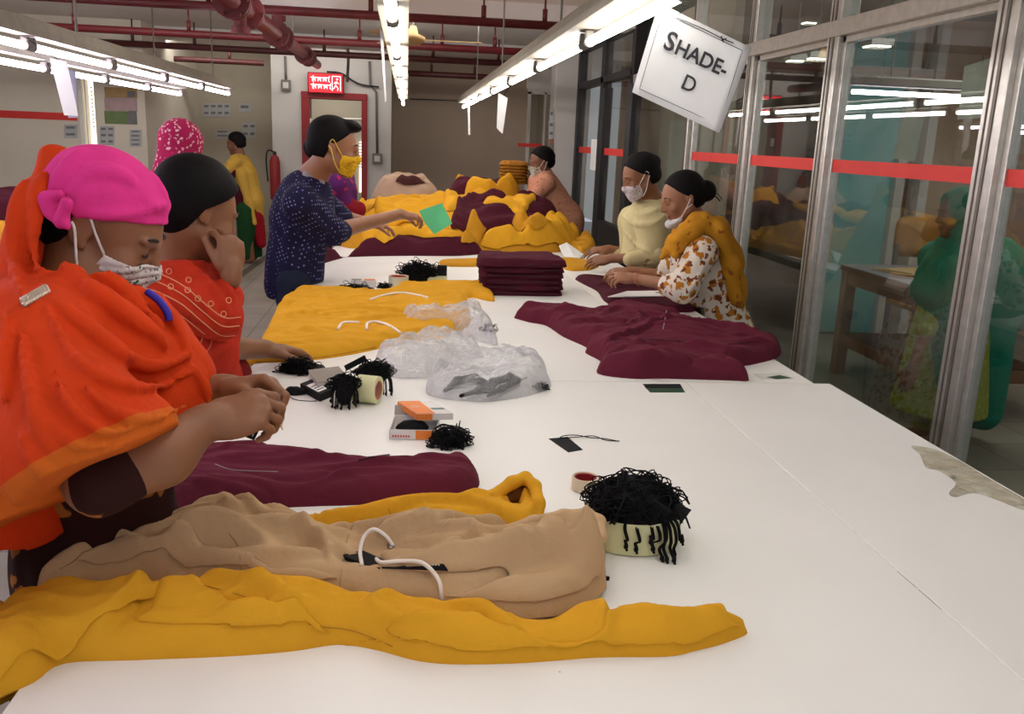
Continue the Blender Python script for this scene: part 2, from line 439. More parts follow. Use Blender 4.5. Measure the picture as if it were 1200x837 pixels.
def patch(name, outline, T, r, mat, parent=None, folds=(), bumps=(), z0=TZ, nf=0, fl=.25, fa=.008, fwid=.008, base=None, smh=2, res=.005, wr=.004, wdir=0, wlen=.05, wasp=3.5, seed=1, under=.001, pz=True, dome=.5, drape=None, sm=4):
    """a soft cloth piece lying on z0. outline: (px,py,h) = picture point seen at height h above z0.
    folds: (points, width, amp, kind) with kind r ridge, c crease, s overlap step (left side of the line higher)"""
    hb_ = caster(base) if base else None
    def XY(pts):
        if hb_ is not None and pz: return np.array([hb_(p[0], p[1])[:2] for p in pts])
        return np.array([PZ(p[0], p[1], z0+(p[2] if len(p) > 2 else 0))[:2] if pz else p[:2] for p in pts])
    O = cr(XY(outline), sm, True); lo = O.min(0)-res*2; hi = O.max(0)+res*2
    nx = int((hi[0]-lo[0])/res)+1; ny = int((hi[1]-lo[1])/res)+1
    gx, gy = np.meshgrid(lo[0]+np.arange(nx)*res, lo[1]+np.arange(ny)*res, indexing='ij'); G = np.stack([gx.ravel(), gy.ravel()], 1)
    ins = inside(G, O); OC = np.vstack([O, O[:1]]); d, _, _ = seg_dist(G, OC)
    use = (ins | (d < res*.72)).reshape(nx, ny)
    cells = use[:-1, :-1] & use[1:, :-1] & use[:-1, 1:] & use[1:, 1:]
    ci, cj = np.nonzero(cells); idx = lambda i, j: i*ny+j
    Q = np.stack([idx(ci, cj), idx(ci+1, cj), idx(ci+1, cj+1), idx(ci, cj+1)], 1)
    used = np.unique(Q); rem = -np.ones(nx*ny, int); rem[used] = np.arange(len(used)); Q = rem[Q]; P = G[used]; dd = d[used]; ii = ins[used]
    # border vertices onto the outline
    cnt = np.bincount(Q.ravel(), minlength=len(P)); bd = cnt < 4
    for i in np.nonzero(bd)[0]:
        best = None
        for s in range(len(O)):
            a = OC[s]; ab = OC[s+1]-a; t = min(1, max(0, (P[i]-a)@ab/(ab@ab+1e-12))); q = a+t*ab; e = (q-P[i])@(q-P[i])
            if best is None or e < best[0]: best = (e, q)
        if best[0] < (2.2*res)**2: P[i] = best[1]
    dd = np.where(bd, 0, dd); dd = np.where(ii | bd, dd, 0)
    w = np.clip(dd/r, 0, 1); edge = (1-(1-w)**2)**dome
    Tm = np.full(len(P), float(T))
    for (bx, by, br, ba) in bumps:
        c = XY([(bx, by, T)])[0]; Tm = Tm+ba*np.exp(-((P-c)**2).sum(1)/(br*br))
    H = Tm*edge
    ca, sa = math.cos(wdir), math.sin(wdir); U = np.stack([(P[:, 0]*ca+P[:, 1]*sa)/(wlen*wasp), (-P[:, 0]*sa+P[:, 1]*ca)/wlen], 1)
    wv = fbm(np.c_[P/.12, P[:, :1]*0], 2, seed+5)[:, None]*1.5; nz = 1-np.abs(2*fbm(U+wv, 2, seed)-1)
    H += wr*2*(nz-.6)*edge+wr*1.6*(fbm(P/.09, 2, seed+3)-.5)*edge
    for f_ in folds:
        pts, fw, fa, kind = f_[:4]
        L = cr(XY([(p[0], p[1], (p[2] if len(p) > 2 else T)) for p in pts]), 5); q, s_, pos = seg_dist(P, L)
        tp = np.clip(np.minimum(pos, 1-pos)*6, 0, 1)**.7
        if kind == 'r': H += fa*np.exp(-(q/fw)**2)*tp*edge
        elif kind == 'c': H -= fa*np.exp(-(q/fw))*tp*edge
        elif kind == 's':
            sd = q*s_; H += fa*np.where(sd > 0, np.exp(-sd/(fw*3.5)), -.25*np.exp(sd/(fw*.6)))*tp*edge
    rg = np.random.RandomState(seed*31+7); big = max(hi-lo)
    for _ in range(nf):
        c = P[rg.randint(len(P))]; a_ = wdir+rg.normal(0, .35); L_ = fl*rg.uniform(.5, 1.3); bend = rg.normal(0, .35)
        tt = np.linspace(-1, 1, 9); L = c+np.stack([np.cos(a_+bend*tt)*tt*L_/2, np.sin(a_+bend*tt)*tt*L_/2], 1)
        near = np.abs(P-c).max(1) < L_*.5+fwid*12
        q, s_, pos = seg_dist(P[near], L); tp = np.sin(np.pi*np.clip(pos, 0, 1))**.8; sd = q*s_; am = fa*rg.uniform(.4, 1.2); wd = fwid*rg.uniform(.6, 1.5)
        H[near] += am*np.where(sd > 0, np.exp(-sd/(wd*3)), np.exp(sd/(wd*.8))*.9-.35*np.exp(-((sd+wd*1.2)/wd)**2)-.0)*tp*edge[near]
    for _ in range(smh):
        a_ = np.zeros(len(P)); k_ = np.zeros(len(P))
        for i_ in range(4):
            np.add.at(a_, Q[:, i_], H[Q[:, (i_+1) % 4]]); np.add.at(k_, Q[:, i_], 1); np.add.at(a_, Q[:, (i_+1) % 4], H[Q[:, i_]]); np.add.at(k_, Q[:, (i_+1) % 4], 1)
        H = np.where(bd, H, .4*H+.6*a_/np.maximum(k_, 1))
    z = np.maximum(H, 0.0004*(edge > 0))
    Zb = z0
    if hb_ is not None:
        Zb = np.array([hb_.down(p[0], p[1]) for p in P]); nb_ = np.zeros(len(P)); kc = np.zeros(len(P))
        for _ in range(14):
            nb_[:] = 0; kc[:] = 0
            for i_ in range(4):
                np.add.at(nb_, Q[:, i_], Zb[Q[:, (i_+1) % 4]]); np.add.at(kc, Q[:, i_], 1); np.add.at(nb_, Q[:, (i_+1) % 4], Zb[Q[:, i_]]); np.add.at(kc, Q[:, (i_+1) % 4], 1)
            Zb = np.maximum(.5*Zb+.5*nb_/np.maximum(kc, 1), Zb)
    Z = Zb+under+z
    if drape is not None: PZd = drape(P, Z); P = PZd[:, :2]; Z = PZd[:, 2]
    V = np.c_[P, Z]
    # closed underside
    nV = len(V); Vb = V.copy(); Vb[:, 2] = np.minimum(Z-.0008, Zb+under*.4) if drape is None else Z-.004
    E_ = np.concatenate([Q[:, [0, 1]], Q[:, [1, 2]], Q[:, [2, 3]], Q[:, [3, 0]]]); key = E_[:, 0]*nV+E_[:, 1]; rk = E_[:, 1]*nV+E_[:, 0]
    bE = E_[~np.isin(key, rk)]
    side = np.stack([bE[:, 1], bE[:, 0], bE[:, 0]+nV, bE[:, 1]+nV], 1)
    return mesh_obj(name, np.vstack([V, Vb]), np.concatenate([Q, Q[:, ::-1]+nV, side]), mat, parent, True)
# ================================================================== MATERIALS
M = {}
M['wall'] = plain('wall paint', (176, 166, 148), .8, var=.03, nscale=1.5, bmp=.1, bscale=60)
M['wall_grey'] = plain('grey white paint', (196, 190, 184), .8, var=.03, nscale=2, bmp=.1, bscale=60)
M['wall_brown'] = plain('brown grey paint', (184, 164, 146), .85, var=.03, nscale=1.2, bmp=.1, bscale=60)
M['ceiling'] = plain('ceiling paint', (232, 227, 224), .9, var=.04, nscale=1)
M['white_lam'] = plain('white laminate', (239, 236, 230), .38, var=.012, nscale=3, spec=.4)
M['edge'] = plain('grey edge band', (120, 112, 104), .6)
M['steel'] = plain('painted steel', (110, 108, 106), .45, metal=.6)
M['alu'] = plain('brushed aluminium', (205, 200, 192), .38, metal=.75, var=.06, nscale=25)
M['alu_dark'] = plain('aluminium groove', (120, 112, 104), .5, metal=.6)
M['black_frame'] = plain('black frame', (28, 24, 26), .5)
M['red'] = plain('red frame paint', (140, 22, 26), .5)
M['red_pipe'] = plain('red pipe paint', (96, 20, 26), .5, var=.1)
M['dark_pipe'] = plain('dark red pipe paint', (78, 30, 30), .5, var=.1)
M['red_tape'] = plain('red tape', (214, 52, 46), .6, var=.03)
M['white_metal'] = plain('white fixture enamel', (226, 222, 212), .45, var=.03)
M['trough'] = plain('dusty beige enamel', (132, 124, 110), .6, var=.08)
M['grey_metal'] = plain('grey conduit', (110, 104, 98), .6)
M['black'] = plain('black plastic', (22, 22, 24), .5)
M['paper'] = plain('white paper', (236, 234, 232), .8, var=.02)
M['teal'] = plain('teal painted board', (104, 172, 174), .6, var=.06, nscale=3)
M['tube'] = emis('fluorescent tube glow', (255, 252, 246), 22)
M['tube_cool'] = emis('cool fluorescent tube glow', (244, 236, 255), 26)
M['day'] = emis('daylight in opening', (255, 244, 226), 1.6)
M['wood'] = plain('brown table wood', (122, 78, 50), .6, var=.18, nscale=9)
M['card'] = plain('cardboard', (178, 146, 96), .8)
def glass_mat(name, tint, refl=1.0, dirt=.06):
    m, nt, b = newmat(name); nt.nodes.remove(b); out = nt.nodes['Material Output']
    tr = N(nt, 'ShaderNodeBsdfTransparent'); tr.inputs[0].default_value = tint
    gl = N(nt, 'ShaderNodeBsdfGlossy'); gl.inputs['Roughness'].default_value = .015; gl.inputs['Color'].default_value = (refl, refl, refl, 1)
    fr = N(nt, 'ShaderNodeFresnel'); fr.inputs[0].default_value = 1.52
    gg = nt.nodes.new('ShaderNodeNewGeometry'); f2 = mathn(nt, 'MULTIPLY', mathn(nt, 'MULTIPLY', fr.outputs[0], 1.5), mathn(nt, 'SUBTRACT', 1.0, gg.outputs['Backfacing']))
    mx = N(nt, 'ShaderNodeMixShader'); nt.links.new(f2, mx.inputs[0]); nt.links.new(tr.outputs[0], mx.inputs[1]); nt.links.new(gl.outputs[0], mx.inputs[2])
    df = N(nt, 'ShaderNodeBsdfDiffuse'); df.inputs[0].default_value = (.6, .58, .55, 1)
    nz = ramp(nt, noise(nt, coords(nt), 3, 5), [(.35, (0, 0, 0, 1)), (.75, (dirt, dirt, dirt, 1))])
    m2 = N(nt, 'ShaderNodeMixShader'); nt.links.new(nz, m2.inputs[0]); nt.links.new(mx.outputs[0], m2.inputs[1]); nt.links.new(df.outputs[0], m2.inputs[2])
    nt.links.new(m2.outputs[0], out.inputs[0]); return m
M['glass'] = glass_mat('partition glass', (.78, .82, .79, 1))
def floor_mat():
    m, nt, b = newmat('floor tiles'); v = coords(nt)
    br = nt.nodes.new('ShaderNodeTexBrick'); nt.links.new(v, br.inputs['Vector']); br.offset = 0
    for k, x in (('Scale', 1), ('Mortar Size', .004), ('Brick Width', .4), ('Row Height', .4), ('Mortar Smooth', .2)): br.inputs[k].default_value = x
    br.inputs['Color1'].default_value = lin((150, 142, 130)); br.inputs['Color2'].default_value = lin((140, 132, 120)); br.inputs['Mortar'].default_value = lin((78, 70, 62))
    nz = ramp(nt, noise(nt, v, 2.2, 5), [(.3, (.72, .7, .68, 1)), (.7, (1, 1, 1, 1))])
    mm = nt.nodes.new('ShaderNodeMix'); mm.data_type = 'RGBA'; mm.blend_type = 'MULTIPLY'; mm.inputs[0].default_value = 1
    nt.links.new(br.outputs[0], mm.inputs[6]); nt.links.new(nz, mm.inputs[7]); nt.links.new(mm.outputs[2], b.inputs['Base Color'])
    b.inputs['Roughness'].default_value = .42; return m
M['floor'] = floor_mat()

def struct(name, mb, mat, parent=None, smooth=False, **kw):
    o = mb.build(name, mat, parent, smooth, **kw)
    if parent is None: o['kind'] = 'structure'
    return o
CZ = 2.74
YB = 15.0
# ================================================================== ROOM SHELL
struct('floor', MB().span((-8, -1.5, -.06), (7.5, YB+3, 0)), M['floor'])
struct('ceiling', MB().span((-8, -1.5, CZ), (7.5, YB+3, CZ+.1)), M['ceiling'])
for i, (y0, y1, d) in enumerate(((4.6, 5.1, .16), (8.35, 8.75, .16), (12.0, 12.5, .12))):
    struct('trim_%d' % (i+1), MB().span((-8, y0, CZ-d), (2.05, y1, CZ+.01), .01), M['ceiling'])
# back wall, its pier and the exit door column
struct('wall_back', MB().span((-3.4, 14.3, 0), (-1.9, 14.5, CZ)), M['wall'])
struct('wall_back_right', MB().span((-.26, YB, 0), (2.35, YB+.15, CZ)), M['wall_brown'])
dl, dr, dz = -1.50, -.60, 2.09; Yd = 13.5
pm = MB().span((-1.93, Yd, 0), (dl, Yd+.35, CZ)).span((dr, Yd, 0), (-.235, YB, CZ)).span((dl, Yd, dz), (dr, Yd+.35, CZ)).span((-1.93, Yd+.35, 0), (-1.8, 14.35, CZ))
struct('wall_door_column', pm, M['wall_grey'])
struct('wall_beyond_door', MB().span((-2.3, 16.2, 0), (-.2, 16.3, CZ)).span((-2.4, 14.5, 0), (-2.3, 16.2, CZ)), M['wall'])
d1 = MB().span((dl-.01, Yd-.05, 0), (dl+.10, Yd+.3, dz), .004).span((dr-.06, Yd-.05, 0), (dr+.02, Yd+.3, dz), .004).span((dl-.01, Yd-.055, dz-.07), (dr+.02, Yd+.3, dz+.02), .004)
door1 = struct('door_1', d1, M['red'])
struct('hinge', MB().span((dl+.1, Yd-.02, 1.62), (dl+.13, Yd+.06, 1.74), .003), M['white_metal'], door1)
struct('stair_rail', MB().tube([(-1.5, 15.6, 1.62), (-1.1, 15.7, 1.78), (-.35, 15.7, 1.80)], .02), M['wall_grey'], door1)
wd = MB().span((-.83, 16.12, .55), (-.50, 16.19, 1.42))
w2 = struct('window_2', wd, M['day'])
lb = MB()
for k in range(9): lb.span((-.84, 16.09, .98+k*.05), (-.49, 16.11, .995+k*.05))
struct('louver', lb, M['grey_metal'], w2)
# left wall with narrow daylit opening
Yl = 11.5
a0 = PY(96, 140, Yl)[0]; a1 = PY(112, 140, Yl)[0]; a2 = PY(171, 140, Yl)[0]
lw = MB().span((-8, Yl, 0), (a0, Yl+.2, CZ)).span((a1, Yl, 0), (a2, Yl+.2, CZ)).span((a0, Yl, 2.06), (a1, Yl+.2, CZ)).span((a0, Yl, 0), (a1, Yl+.2, .9)).span((a2-.16, Yl+.2, 0), (a2, 14.4, CZ))
struct('wall_left', lw, plain('cream left wall paint', (214, 204, 188), .8, var=.03, nscale=1.5))
w1 = struct('window_1', MB().span((a0, Yl+.12, .9), (a1, Yl+.14, 2.06)), M['day'])
struct('window_frame', MB().span((a0-.02, Yl-.02, .9), (a0+.02, Yl+.1, 2.06)).span((a0+.05, Yl-.01, .9), (a0+.065, Yl+.1, 2.06)), M['white_metal'], w1)
lb = MB()
for k in range(11): lb.span((a0+.09, Yl+.09, 1.50+k*.045), (a1-.05, Yl+.11, 1.515+k*.045))
struct('louver', lb, M['grey_metal'], w1)
struct('wall_side_left', MB().span((-8.1, -1.5, 0), (-8, Yl+.2, CZ)), M['wall'])
tag(MB().span((-8, Yl-.004, 1.565), (a0-.05, Yl, 1.65)).build('wall_stripe', M['red_tape']), 'red horizontal tape stripe along the left pale wall', 'stripe')
# right end: cream pillar, recess with window frames
struct('wall_pillar_right', MB().span((1.78, 11.15, 0), (2.12, 11.5, CZ), .01), M['wall_grey'])
struct('wall_right_far', MB().span((2.12, 11.3, 0), (2.25, YB, CZ)), M['wall_brown'])
rf = MB().span((1.62, 12.4, 0), (1.66, 12.46, 2.2)).span((1.84, 12.4, 0), (1.87, 12.46, 2.2)).span((1.62, 12.4, 2.17), (2.12, 12.46, 2.23)).span((1.6, 12.38, 2.23), (2.12, 12.48, 2.5))
w3 = struct('window_3', rf, M['wall_grey'])
struct('pane', MB().span((1.66, 12.42, .1), (2.11, 12.43, 2.17)), M['glass'], w3)
tag(MB().span((1.50, 12.395, 1.47), (1.84, 12.4, 1.52)).build('tape_strip', M['red_tape']), 'short red tape strip on the far right window frame', 'tape')
# ================================================================== GLASS PARTITION (x = 2.1)
XG = 2.10; HZ = 2.13
def mull(name, y, w, split=True, z1=CZ, dep=.09):
    m = MB(); m.span((XG-dep/2, y-w/2, 0), (XG+dep/2, y+w/2, z1), .003)
    o = struct(name, m, M['alu'])
    if split:
        g = MB().span((XG-dep/2-.004, y-w*.12, 0), (XG-dep/2+.002, y+w*.02, z1)).span((XG-dep/2-.004, y+w*.22, 0), (XG-dep/2+.002, y+w*.27, z1))
        struct('groove', g, M['alu_dark'], o)
    return o
ym = [1.55, 3.05, 4.37, 5.45, 6.62]
for i, y in enumerate(ym): mull('trim_%d' % (i+4), y, .12 if i < 3 else (.10 if i == 3 else .06))
hd = MB().span((XG-.05, .2, HZ-.03), (XG+.05, 8.4, HZ+.05), .004).span((XG-.03, .2, 0), (XG+.03, 8.4, .12), .003).span((XG-.03, .2, CZ-.06), (XG+.03, 8.4, CZ))
struct('trim_9', hd, M['alu'])
sash = MB()
for a, b in zip(ym[:-1], ym[1:]):
    for (p, q, r_, s_) in ((a+.06, a+.09, .12, HZ-.03), (b-.09, b-.06, .12, HZ-.03)): sash.span((XG-.02, p, r_), (XG+.02, q, s_), .002)
    sash.span((XG-.02, a+.06, HZ-.06), (XG+.02, b-.06, HZ-.03), .002)
struct('trim_10', sash, M['alu'])
yy = [.3]+ym
for i, (a, b) in enumerate(zip(yy[:-1], yy[1:])):
    w = struct('window_%d' % (i+4), MB().span((XG-.004, a, .1), (XG+.004, b, HZ)), M['glass'])
    struct('pane', MB().span((XG-.004, a, HZ+.05), (XG+.004, b, CZ)), M['glass'], w)
    t = MB().span((XG-.009, a+.08, 1.462), (XG-.006, b-.08, 1.523))
    tag(t.build('tape_strip', M['red_tape']), ['red tape strip on the glass pane nearest the camera', 'red tape strip on glass in front of the person in green', 'red tape strip on the glass pane behind the floral tunic woman', 'red tape strip on narrow glass pane above the woman with hair bun', 'red tape strip on glass beside the black framed door'][i], 'tape')
# plain wall stretch and black framed door
struct('wall_partition', MB().span((XG+.25, 6.62, 0), (XG+.32, 8.38, CZ)), M['wall'])
w9 = struct('window_9', MB().span((XG-.004, 6.65, .1), (XG+.004, 8.36, HZ)), M['glass'])
struct('panel_board', MB().span((XG+.2, 7.35, .4), (XG+.24, 7.9, 1.78), .01), M['wall_grey'], w9)
bf = MB()
for y in (8.40, 9.72, 11.08): bf.span((XG-.05, y-.06, 0), (XG+.05, y+.06, CZ-.1), .004)
bf.span((XG-.05, 8.4, HZ+.05), (XG+.05, 11.1, HZ+.12), .004).span((XG-.05, 8.4, CZ-.14), (XG+.05, 11.1, CZ-.06), .004).span((XG-.04, 8.45, 0), (XG+.04, 9.7, .75)).span((XG-.045, 8.46, .1), (XG+.045, 8.56, HZ)).span((XG-.045, 9.56, .1), (XG+.045, 9.66, HZ))
d2 = struct('door_2', bf, M['black_frame'])
struct('pane', MB().span((XG-.004, 8.45, .7), (XG+.004, 11.05, CZ-.1)), M['glass'], d2)
tag(MB().span((XG-.012, 8.6, 1.44), (XG-.009, 11.0, 1.51)).build('tape_strip', M['red_tape']), 'red tape strip across the black framed glass door', 'tape')
tag(MB().span((XG-.016, 9.9, 1.26), (XG-.013, 10.25, 1.6)).build('notice_paper', M['paper']), 'pale paper notice stuck on the black framed glazing', 'notice')
# next room
XR = 5.6
struct('wall_next_room', MB().span((XR, -.5, 0), (XR+.1, 11, CZ)).span((XG+.3, 10.2, 0), (XR, 10.3, CZ)), plain('next room paint', (176, 150, 128), .85, var=.05, nscale=1))
tb = MB().span((3.42, 7.3, .02), (4.12, 7.36, 2.6), .004)
tb = struct('wall_teal_panel', tb, M['teal'])
fr = MB().span((4.10, 7.22, 0), (4.18, 7.4, CZ)).span((4.32, 7.22, 0), (4.40, 7.4, CZ)).span((3.4, 7.26, 2.18), (4.4, 7.38, 2.26))
struct('trim_11', fr, M['wall_grey'])
struct('wall_next_beige', MB().span((4.15, 7.5, 0), (XR, 7.6, CZ)), plain('beige board', (186, 158, 132), .8))
struct('ceiling_next_room', MB().span((XG+.06, .2, CZ-.05), (XR, 10.2, CZ-.001)), plain('greenish ceiling', (128, 140, 134), .8, var=.05, nscale=1))
# ================================================================== LIGHT FIXTURES
def fixture(name, x, y0, y1, z, tube_len, starts, mat, label, group=None, w=.14, two=False):
    t = thing(name, label, 'light fixture', (x, y0, z), 0, group)
    m = MB(); m.prism([(-w/2, .045), (w/2, .045), (w/2, .07), (w*.3, .125), (-w*.3, .125), (-w/2, .07)], (0, y1-y0, 0), (x, y0, z), (1, 0, 0), (0, 0, 1))
    m.build('trough', M['trough'], t)
    for s in starts:
        m = MB(); m.tube([(x, s+.02, z), (x, s+tube_len-.02, z)], .0165, 12); m.build('tube', mat, t, True)
        for yy_ in (s, s+tube_len):
            e = MB(); e.box((x, yy_, z+.012), (.034, .022, .06), None, .004); e.lathe([(0, -.012), (.02, -.012), (.02, .012), (0, .012)], (x, yy_, z), 12, (0, 1, 0))
            e.build('lamp_holder', M['grey_metal'], t)
    return t
ft = fixture('light_fixture', .665, -1.6, 11.2, 1.915, 1.17, [-1.59+1.28*k for k in range(10)], M['tube'], 'long white trough of tubes over the right table edge, holding the SHADE sign')
fc = fixture('light_fixture', -.05, -1.0, 10.2, 1.90, 1.17, [3.0+1.28*k-1.28*3 for k in range(9)], M['tube'], 'middle trough of fluorescent tubes above the white table centre', None, .10)
fb = fixture('light_fixture', -1.74, -1.0, 9.35, 1.88, 1.12, [9.33-1.14-1.2*k for k in range(8)], M['tube_cool'], 'upper of two cool white tube rows at the left wall side', None, .085)
fa = fixture('light_fixture', -2.08, -1.0, 8.85, 1.84, 1.0, [8.83-1.02-1.06*k for k in range(9)], M['tube_cool'], 'lower of two cool white tube rows over the left aisle', None, .085)
for t, x, ys in ((ft, .665, (1.6, 4.1, 6.6, 9.0)), (fc, -.05, (5, 8.5)), (fb, -1.74, (2, 5.2, 8.6)), (fa, -2.08, (2.5, 6.2, 8.0))):
    for y in ys:
        MB().tube([(x, y, 1.98), (x, y, CZ)], .006, 6).build('hanger_rod', M['grey_metal'], t)
for k, x in enumerate((-4.3, -6.2)):  # unseen tube rows, added to raise the ambient light
    fixture('light_fixture', x, -1.0, 8.2, 1.95, 1.17, [-.9+1.28*j for j in range(7)], M['tube_cool'], ('unseen tube row added for fill light on the left, inner one', 'unseen tube row added for fill light by the left wall, outer one')[k])
# fixture and grid lamps in the next room
t = thing('light_fixture', 'single tube fixture hanging behind the glass in the next room', 'light fixture', (3.6, 4.2, 1.9))
c = PX(1092, 112, 3.4)
MB().span((c[0]-.6, c[1]-.05, c[2]+.04), (c[0]+.62, c[1]+.05, c[2]+.1), .01).build('housing', M['grey_metal'], t)
MB().tube([(c[0]-.55, c[1], c[2]), (c[0]+.55, c[1], c[2])], .015, 10).build('tube', M['tube_cool'], t, True)
MB().tube([(c[0]-.3, c[1], c[2]+.1), (c[0]-.3, c[1], CZ-.05)], .004, 6).build('hanger_rod', M['grey_metal'], t)
MB().tube([(c[0]+.4, c[1], c[2]+.1), (c[0]+.4, c[1], CZ-.05)], .004, 6).build('hanger_rod', M['grey_metal'], t)
for k, (px, py, lab) in enumerate(((948, 27, 'small square lamp on next room ceiling, topmost of four'), (932, 67, 'smallest bright square lamp left of the grid lamp behind glass'), (957, 65, 'grid lamp on next room ceiling beside the smallest lamp'), (1028, 50, 'grid lamp behind the wide glass pane near the header'))):
    p = PZ(px, py, CZ-.1) if k == 0 else PY(px, py, 6.6); s = .05 if k in (0, 1) else .075; zc = CZ-.075 if k == 0 else p[2]
    t = thing('ceiling_lamp', lab, 'ceiling lamp', p, 0, 'square lamps in the next room')
    MB().tube([(p[0], p[1], zc), (p[0], p[1], CZ-.04)], .008, 6).build('rod', M['grey_metal'], t)
    MB().box((p[0], p[1], zc), (s*2+.03, s*2+.03, .05), None, .005).build('housing', M['white_metal'], t)
    MB().box((p[0], p[1], zc-.03), (s*2, s*2, .012), None, .004).build('diffuser', emis('square lamp glow', (255, 255, 246), 5), t)
    g = MB()
    for q in (-.5, 0, .5): g.box((p[0]+q*s, p[1], zc-.038), (.008, s*2, .006)).box((p[0], p[1]+q*s, zc-.038), (s*2, .008, .006))
    g.build('grid', M['alu'], t)
# ================================================================== PIPES, CONDUITS, FAN
def pipe(label, y, z, x0, x1, r, mat, hang, sprink=True):
    t = thing('sprinkler_pipe', label, 'pipe', (x0, y, z))
    MB().tube([(x0, y, z), (x1, y, z)], r, 10).build('pipe_run', mat, t, True)
    for x in hang:
        MB().tube([(x, y, z+r), (x, y, CZ)], .009, 6).tube([(x, y-.0, z+r), (x, y, z+r+.09)], .02, 8).build('hanger', mat, t, True)
    return t
pipe('red sprinkler pipe nearest of four crossing under the ceiling', 7.6, 2.47, -2.9, 1.25, .035, M['red_pipe'], (-2.6, -1.55, -.3, .6, 1.1))
pipe('red sprinkler pipe second of four, over the exit door', 9.8, 2.46, -4.3, 1.3, .038, M['red_pipe'], (-3.3, -2.2, -.5, .35, .9))
pipe('dark red pipe third of four, just before the door column', 11.4, 2.465, -4.2, 1.55, .038, M['dark_pipe'], (-3.2, -2.5, -1, .3, 1.1))
pipe('dark red pipe farthest of four, against the brown back wall', 14.05, 2.465, -.22, 1.7, .045, M['dark_pipe'], (.35, 1.0, 1.5))
pipe('short dark red pipe behind the left lights by the posters', 13.0, 2.43, -3.9, -1.95, .038, M['dark_pipe'], (-3.3, -2.4))
# flanged main running away to the exit sign
t = thing('water_main', 'red flanged water main slanting down towards the exit sign', 'pipe', (-1, 6, 2.5))
p0 = PY(272, 0, 5.2); p1 = PY(372, 76, 12.6)
MB().tube([p0-(p1-p0)*.2, p1], .055, 14).build('pipe_run', M['red_pipe'], t, True)
dmn = nrm(p1-p0)
for f in (.0, .08, .30, .36, .68, .76):
    c = p0+(p1-p0)*f
    m = MB().lathe([(.055, -.05), (.10, -.05), (.10, -.02), (.075, 0), (.10, .02), (.10, .05), (.055, .05)], c, 16, dmn)
    for a in range(6):
        u = nrm(np.cross(dmn, [0, 0, 1])); v = np.cross(dmn, u); q = c+(u*math.cos(a*1.047)+v*math.sin(a*1.047))*.085
        m.tube([q-dmn*.08, q+dmn*.08], .011, 6)
    m.build('flange', M['red_pipe'], t, 'auto')
for f, s in ((.04, 1), (.33, -1)):
    c = p0+(p1-p0)*f; MB().tube([c, c+np.array([0, 0, -.13*s])], .035, 10).lathe([(0, -.02), (.055, -.02), (.055, .02), (0, .02)], c+np.array([0, 0, -.13*s]), 12).build('valve', M['red_pipe'], t, 'auto')
MB().tube([p0+(p1-p0)*.5, (p0+(p1-p0)*.5)*[1, 1, 0]+[0, 0, CZ]], .006, 6).build('hanger_rod', M['grey_metal'], t)
# ceiling fan
fp = PY(484, 46, 9.0)
t = thing('ceiling_fan', 'dusty beige ceiling fan behind the middle tube row', 'fan', fp)
MB().tube([fp+[0, 0, .03], (fp[0], fp[1], CZ)], .012, 8).lathe([(.0, .34), (.06, .34), (.03, .24), (0, .24)], fp, 16).build('down_rod', M['grey_metal'], t, True)
MB().lathe([(0, -.055), (.07, -.05), (.115, -.01), (.115, .02), (.05, .05), (.03, .12), (0, .12)], fp, 24).build('motor', M['card'], t, True)
for a in (-.05, 2.05, 4.15):
    u = np.array([math.cos(a), math.sin(a), 0]); v = np.array([-u[1], u[0], .12])
    m = MB(); m.add([fp+u*.1-v*.03, fp+u*.1+v*.03, fp+u*.66+v*.06, fp+u*.66-v*.06]+[fp+u*.1-v*.03-[0, 0, .008], fp+u*.1+v*.03-[0, 0, .008], fp+u*.66+v*.06-[0, 0, .008], fp+u*.66-v*.06-[0, 0, .008]], [(0, 1, 2, 3), (7, 6, 5, 4), (0, 4, 5, 1), (1, 5, 6, 2), (2, 6, 7, 3), (3, 7, 4, 0)]).build('blade', M['card'], t)
# exit sign
s0 = PY(362, 86, Yd-.12); s1 = PY(401, 109, Yd-.12)
t = thing('exit_sign', 'lit red exit sign box above the red framed doorway', 'sign', ((s0[0]+s1[0])/2, Yd-.06, s1[2]))
MB().span((s0[0]-.02, Yd-.12, s1[2]-.02), (s1[0]+.02, Yd-.001, s0[2]+.02), .008).build('case', M['red'], t)
MB().span((s0[0], Yd-.126, s1[2]), (s1[0], Yd-.118, s0[2])).build('lit_face', emis('exit sign red glow', (232, 26, 40), 1.6), t)
wh = emis('exit sign lettering', (255, 226, 222), 1.8)
W_ = s1[0]-s0[0]; H_ = s0[2]-s1[2]; yf = Yd-.127
m = MB()
def st(a, b, w=.010): 
    a = np.array(a); b = np.array(b); m.tube([(s0[0]+a[0]*W_, yf, s1[2]+a[1]*H_), (s0[0]+b[0]*W_, yf, s1[2]+b[1]*H_)], w/2, 5)
# two rows of script strokes hanging from a head line
for (zt, x0, x1) in ((.80, .05, .62), (.40, .05, .66)):
    st((x0, zt), (x1, zt), .012)
    n = 7
    for k in range(n):
        x = x0+(x1-x0)*(k+.7)/n
        st((x, zt), (x, zt-.22), .011)
        if k % 2: st((x-.045, zt-.06), (x, zt-.14), .009); st((x-.045, zt-.06), (x-.05, zt-.16), .009)
        elif k % 3 == 0: st((x, zt-.2), (x+.04, zt-.24), .009); st((x, zt), (x+.03, zt+.1), .009)
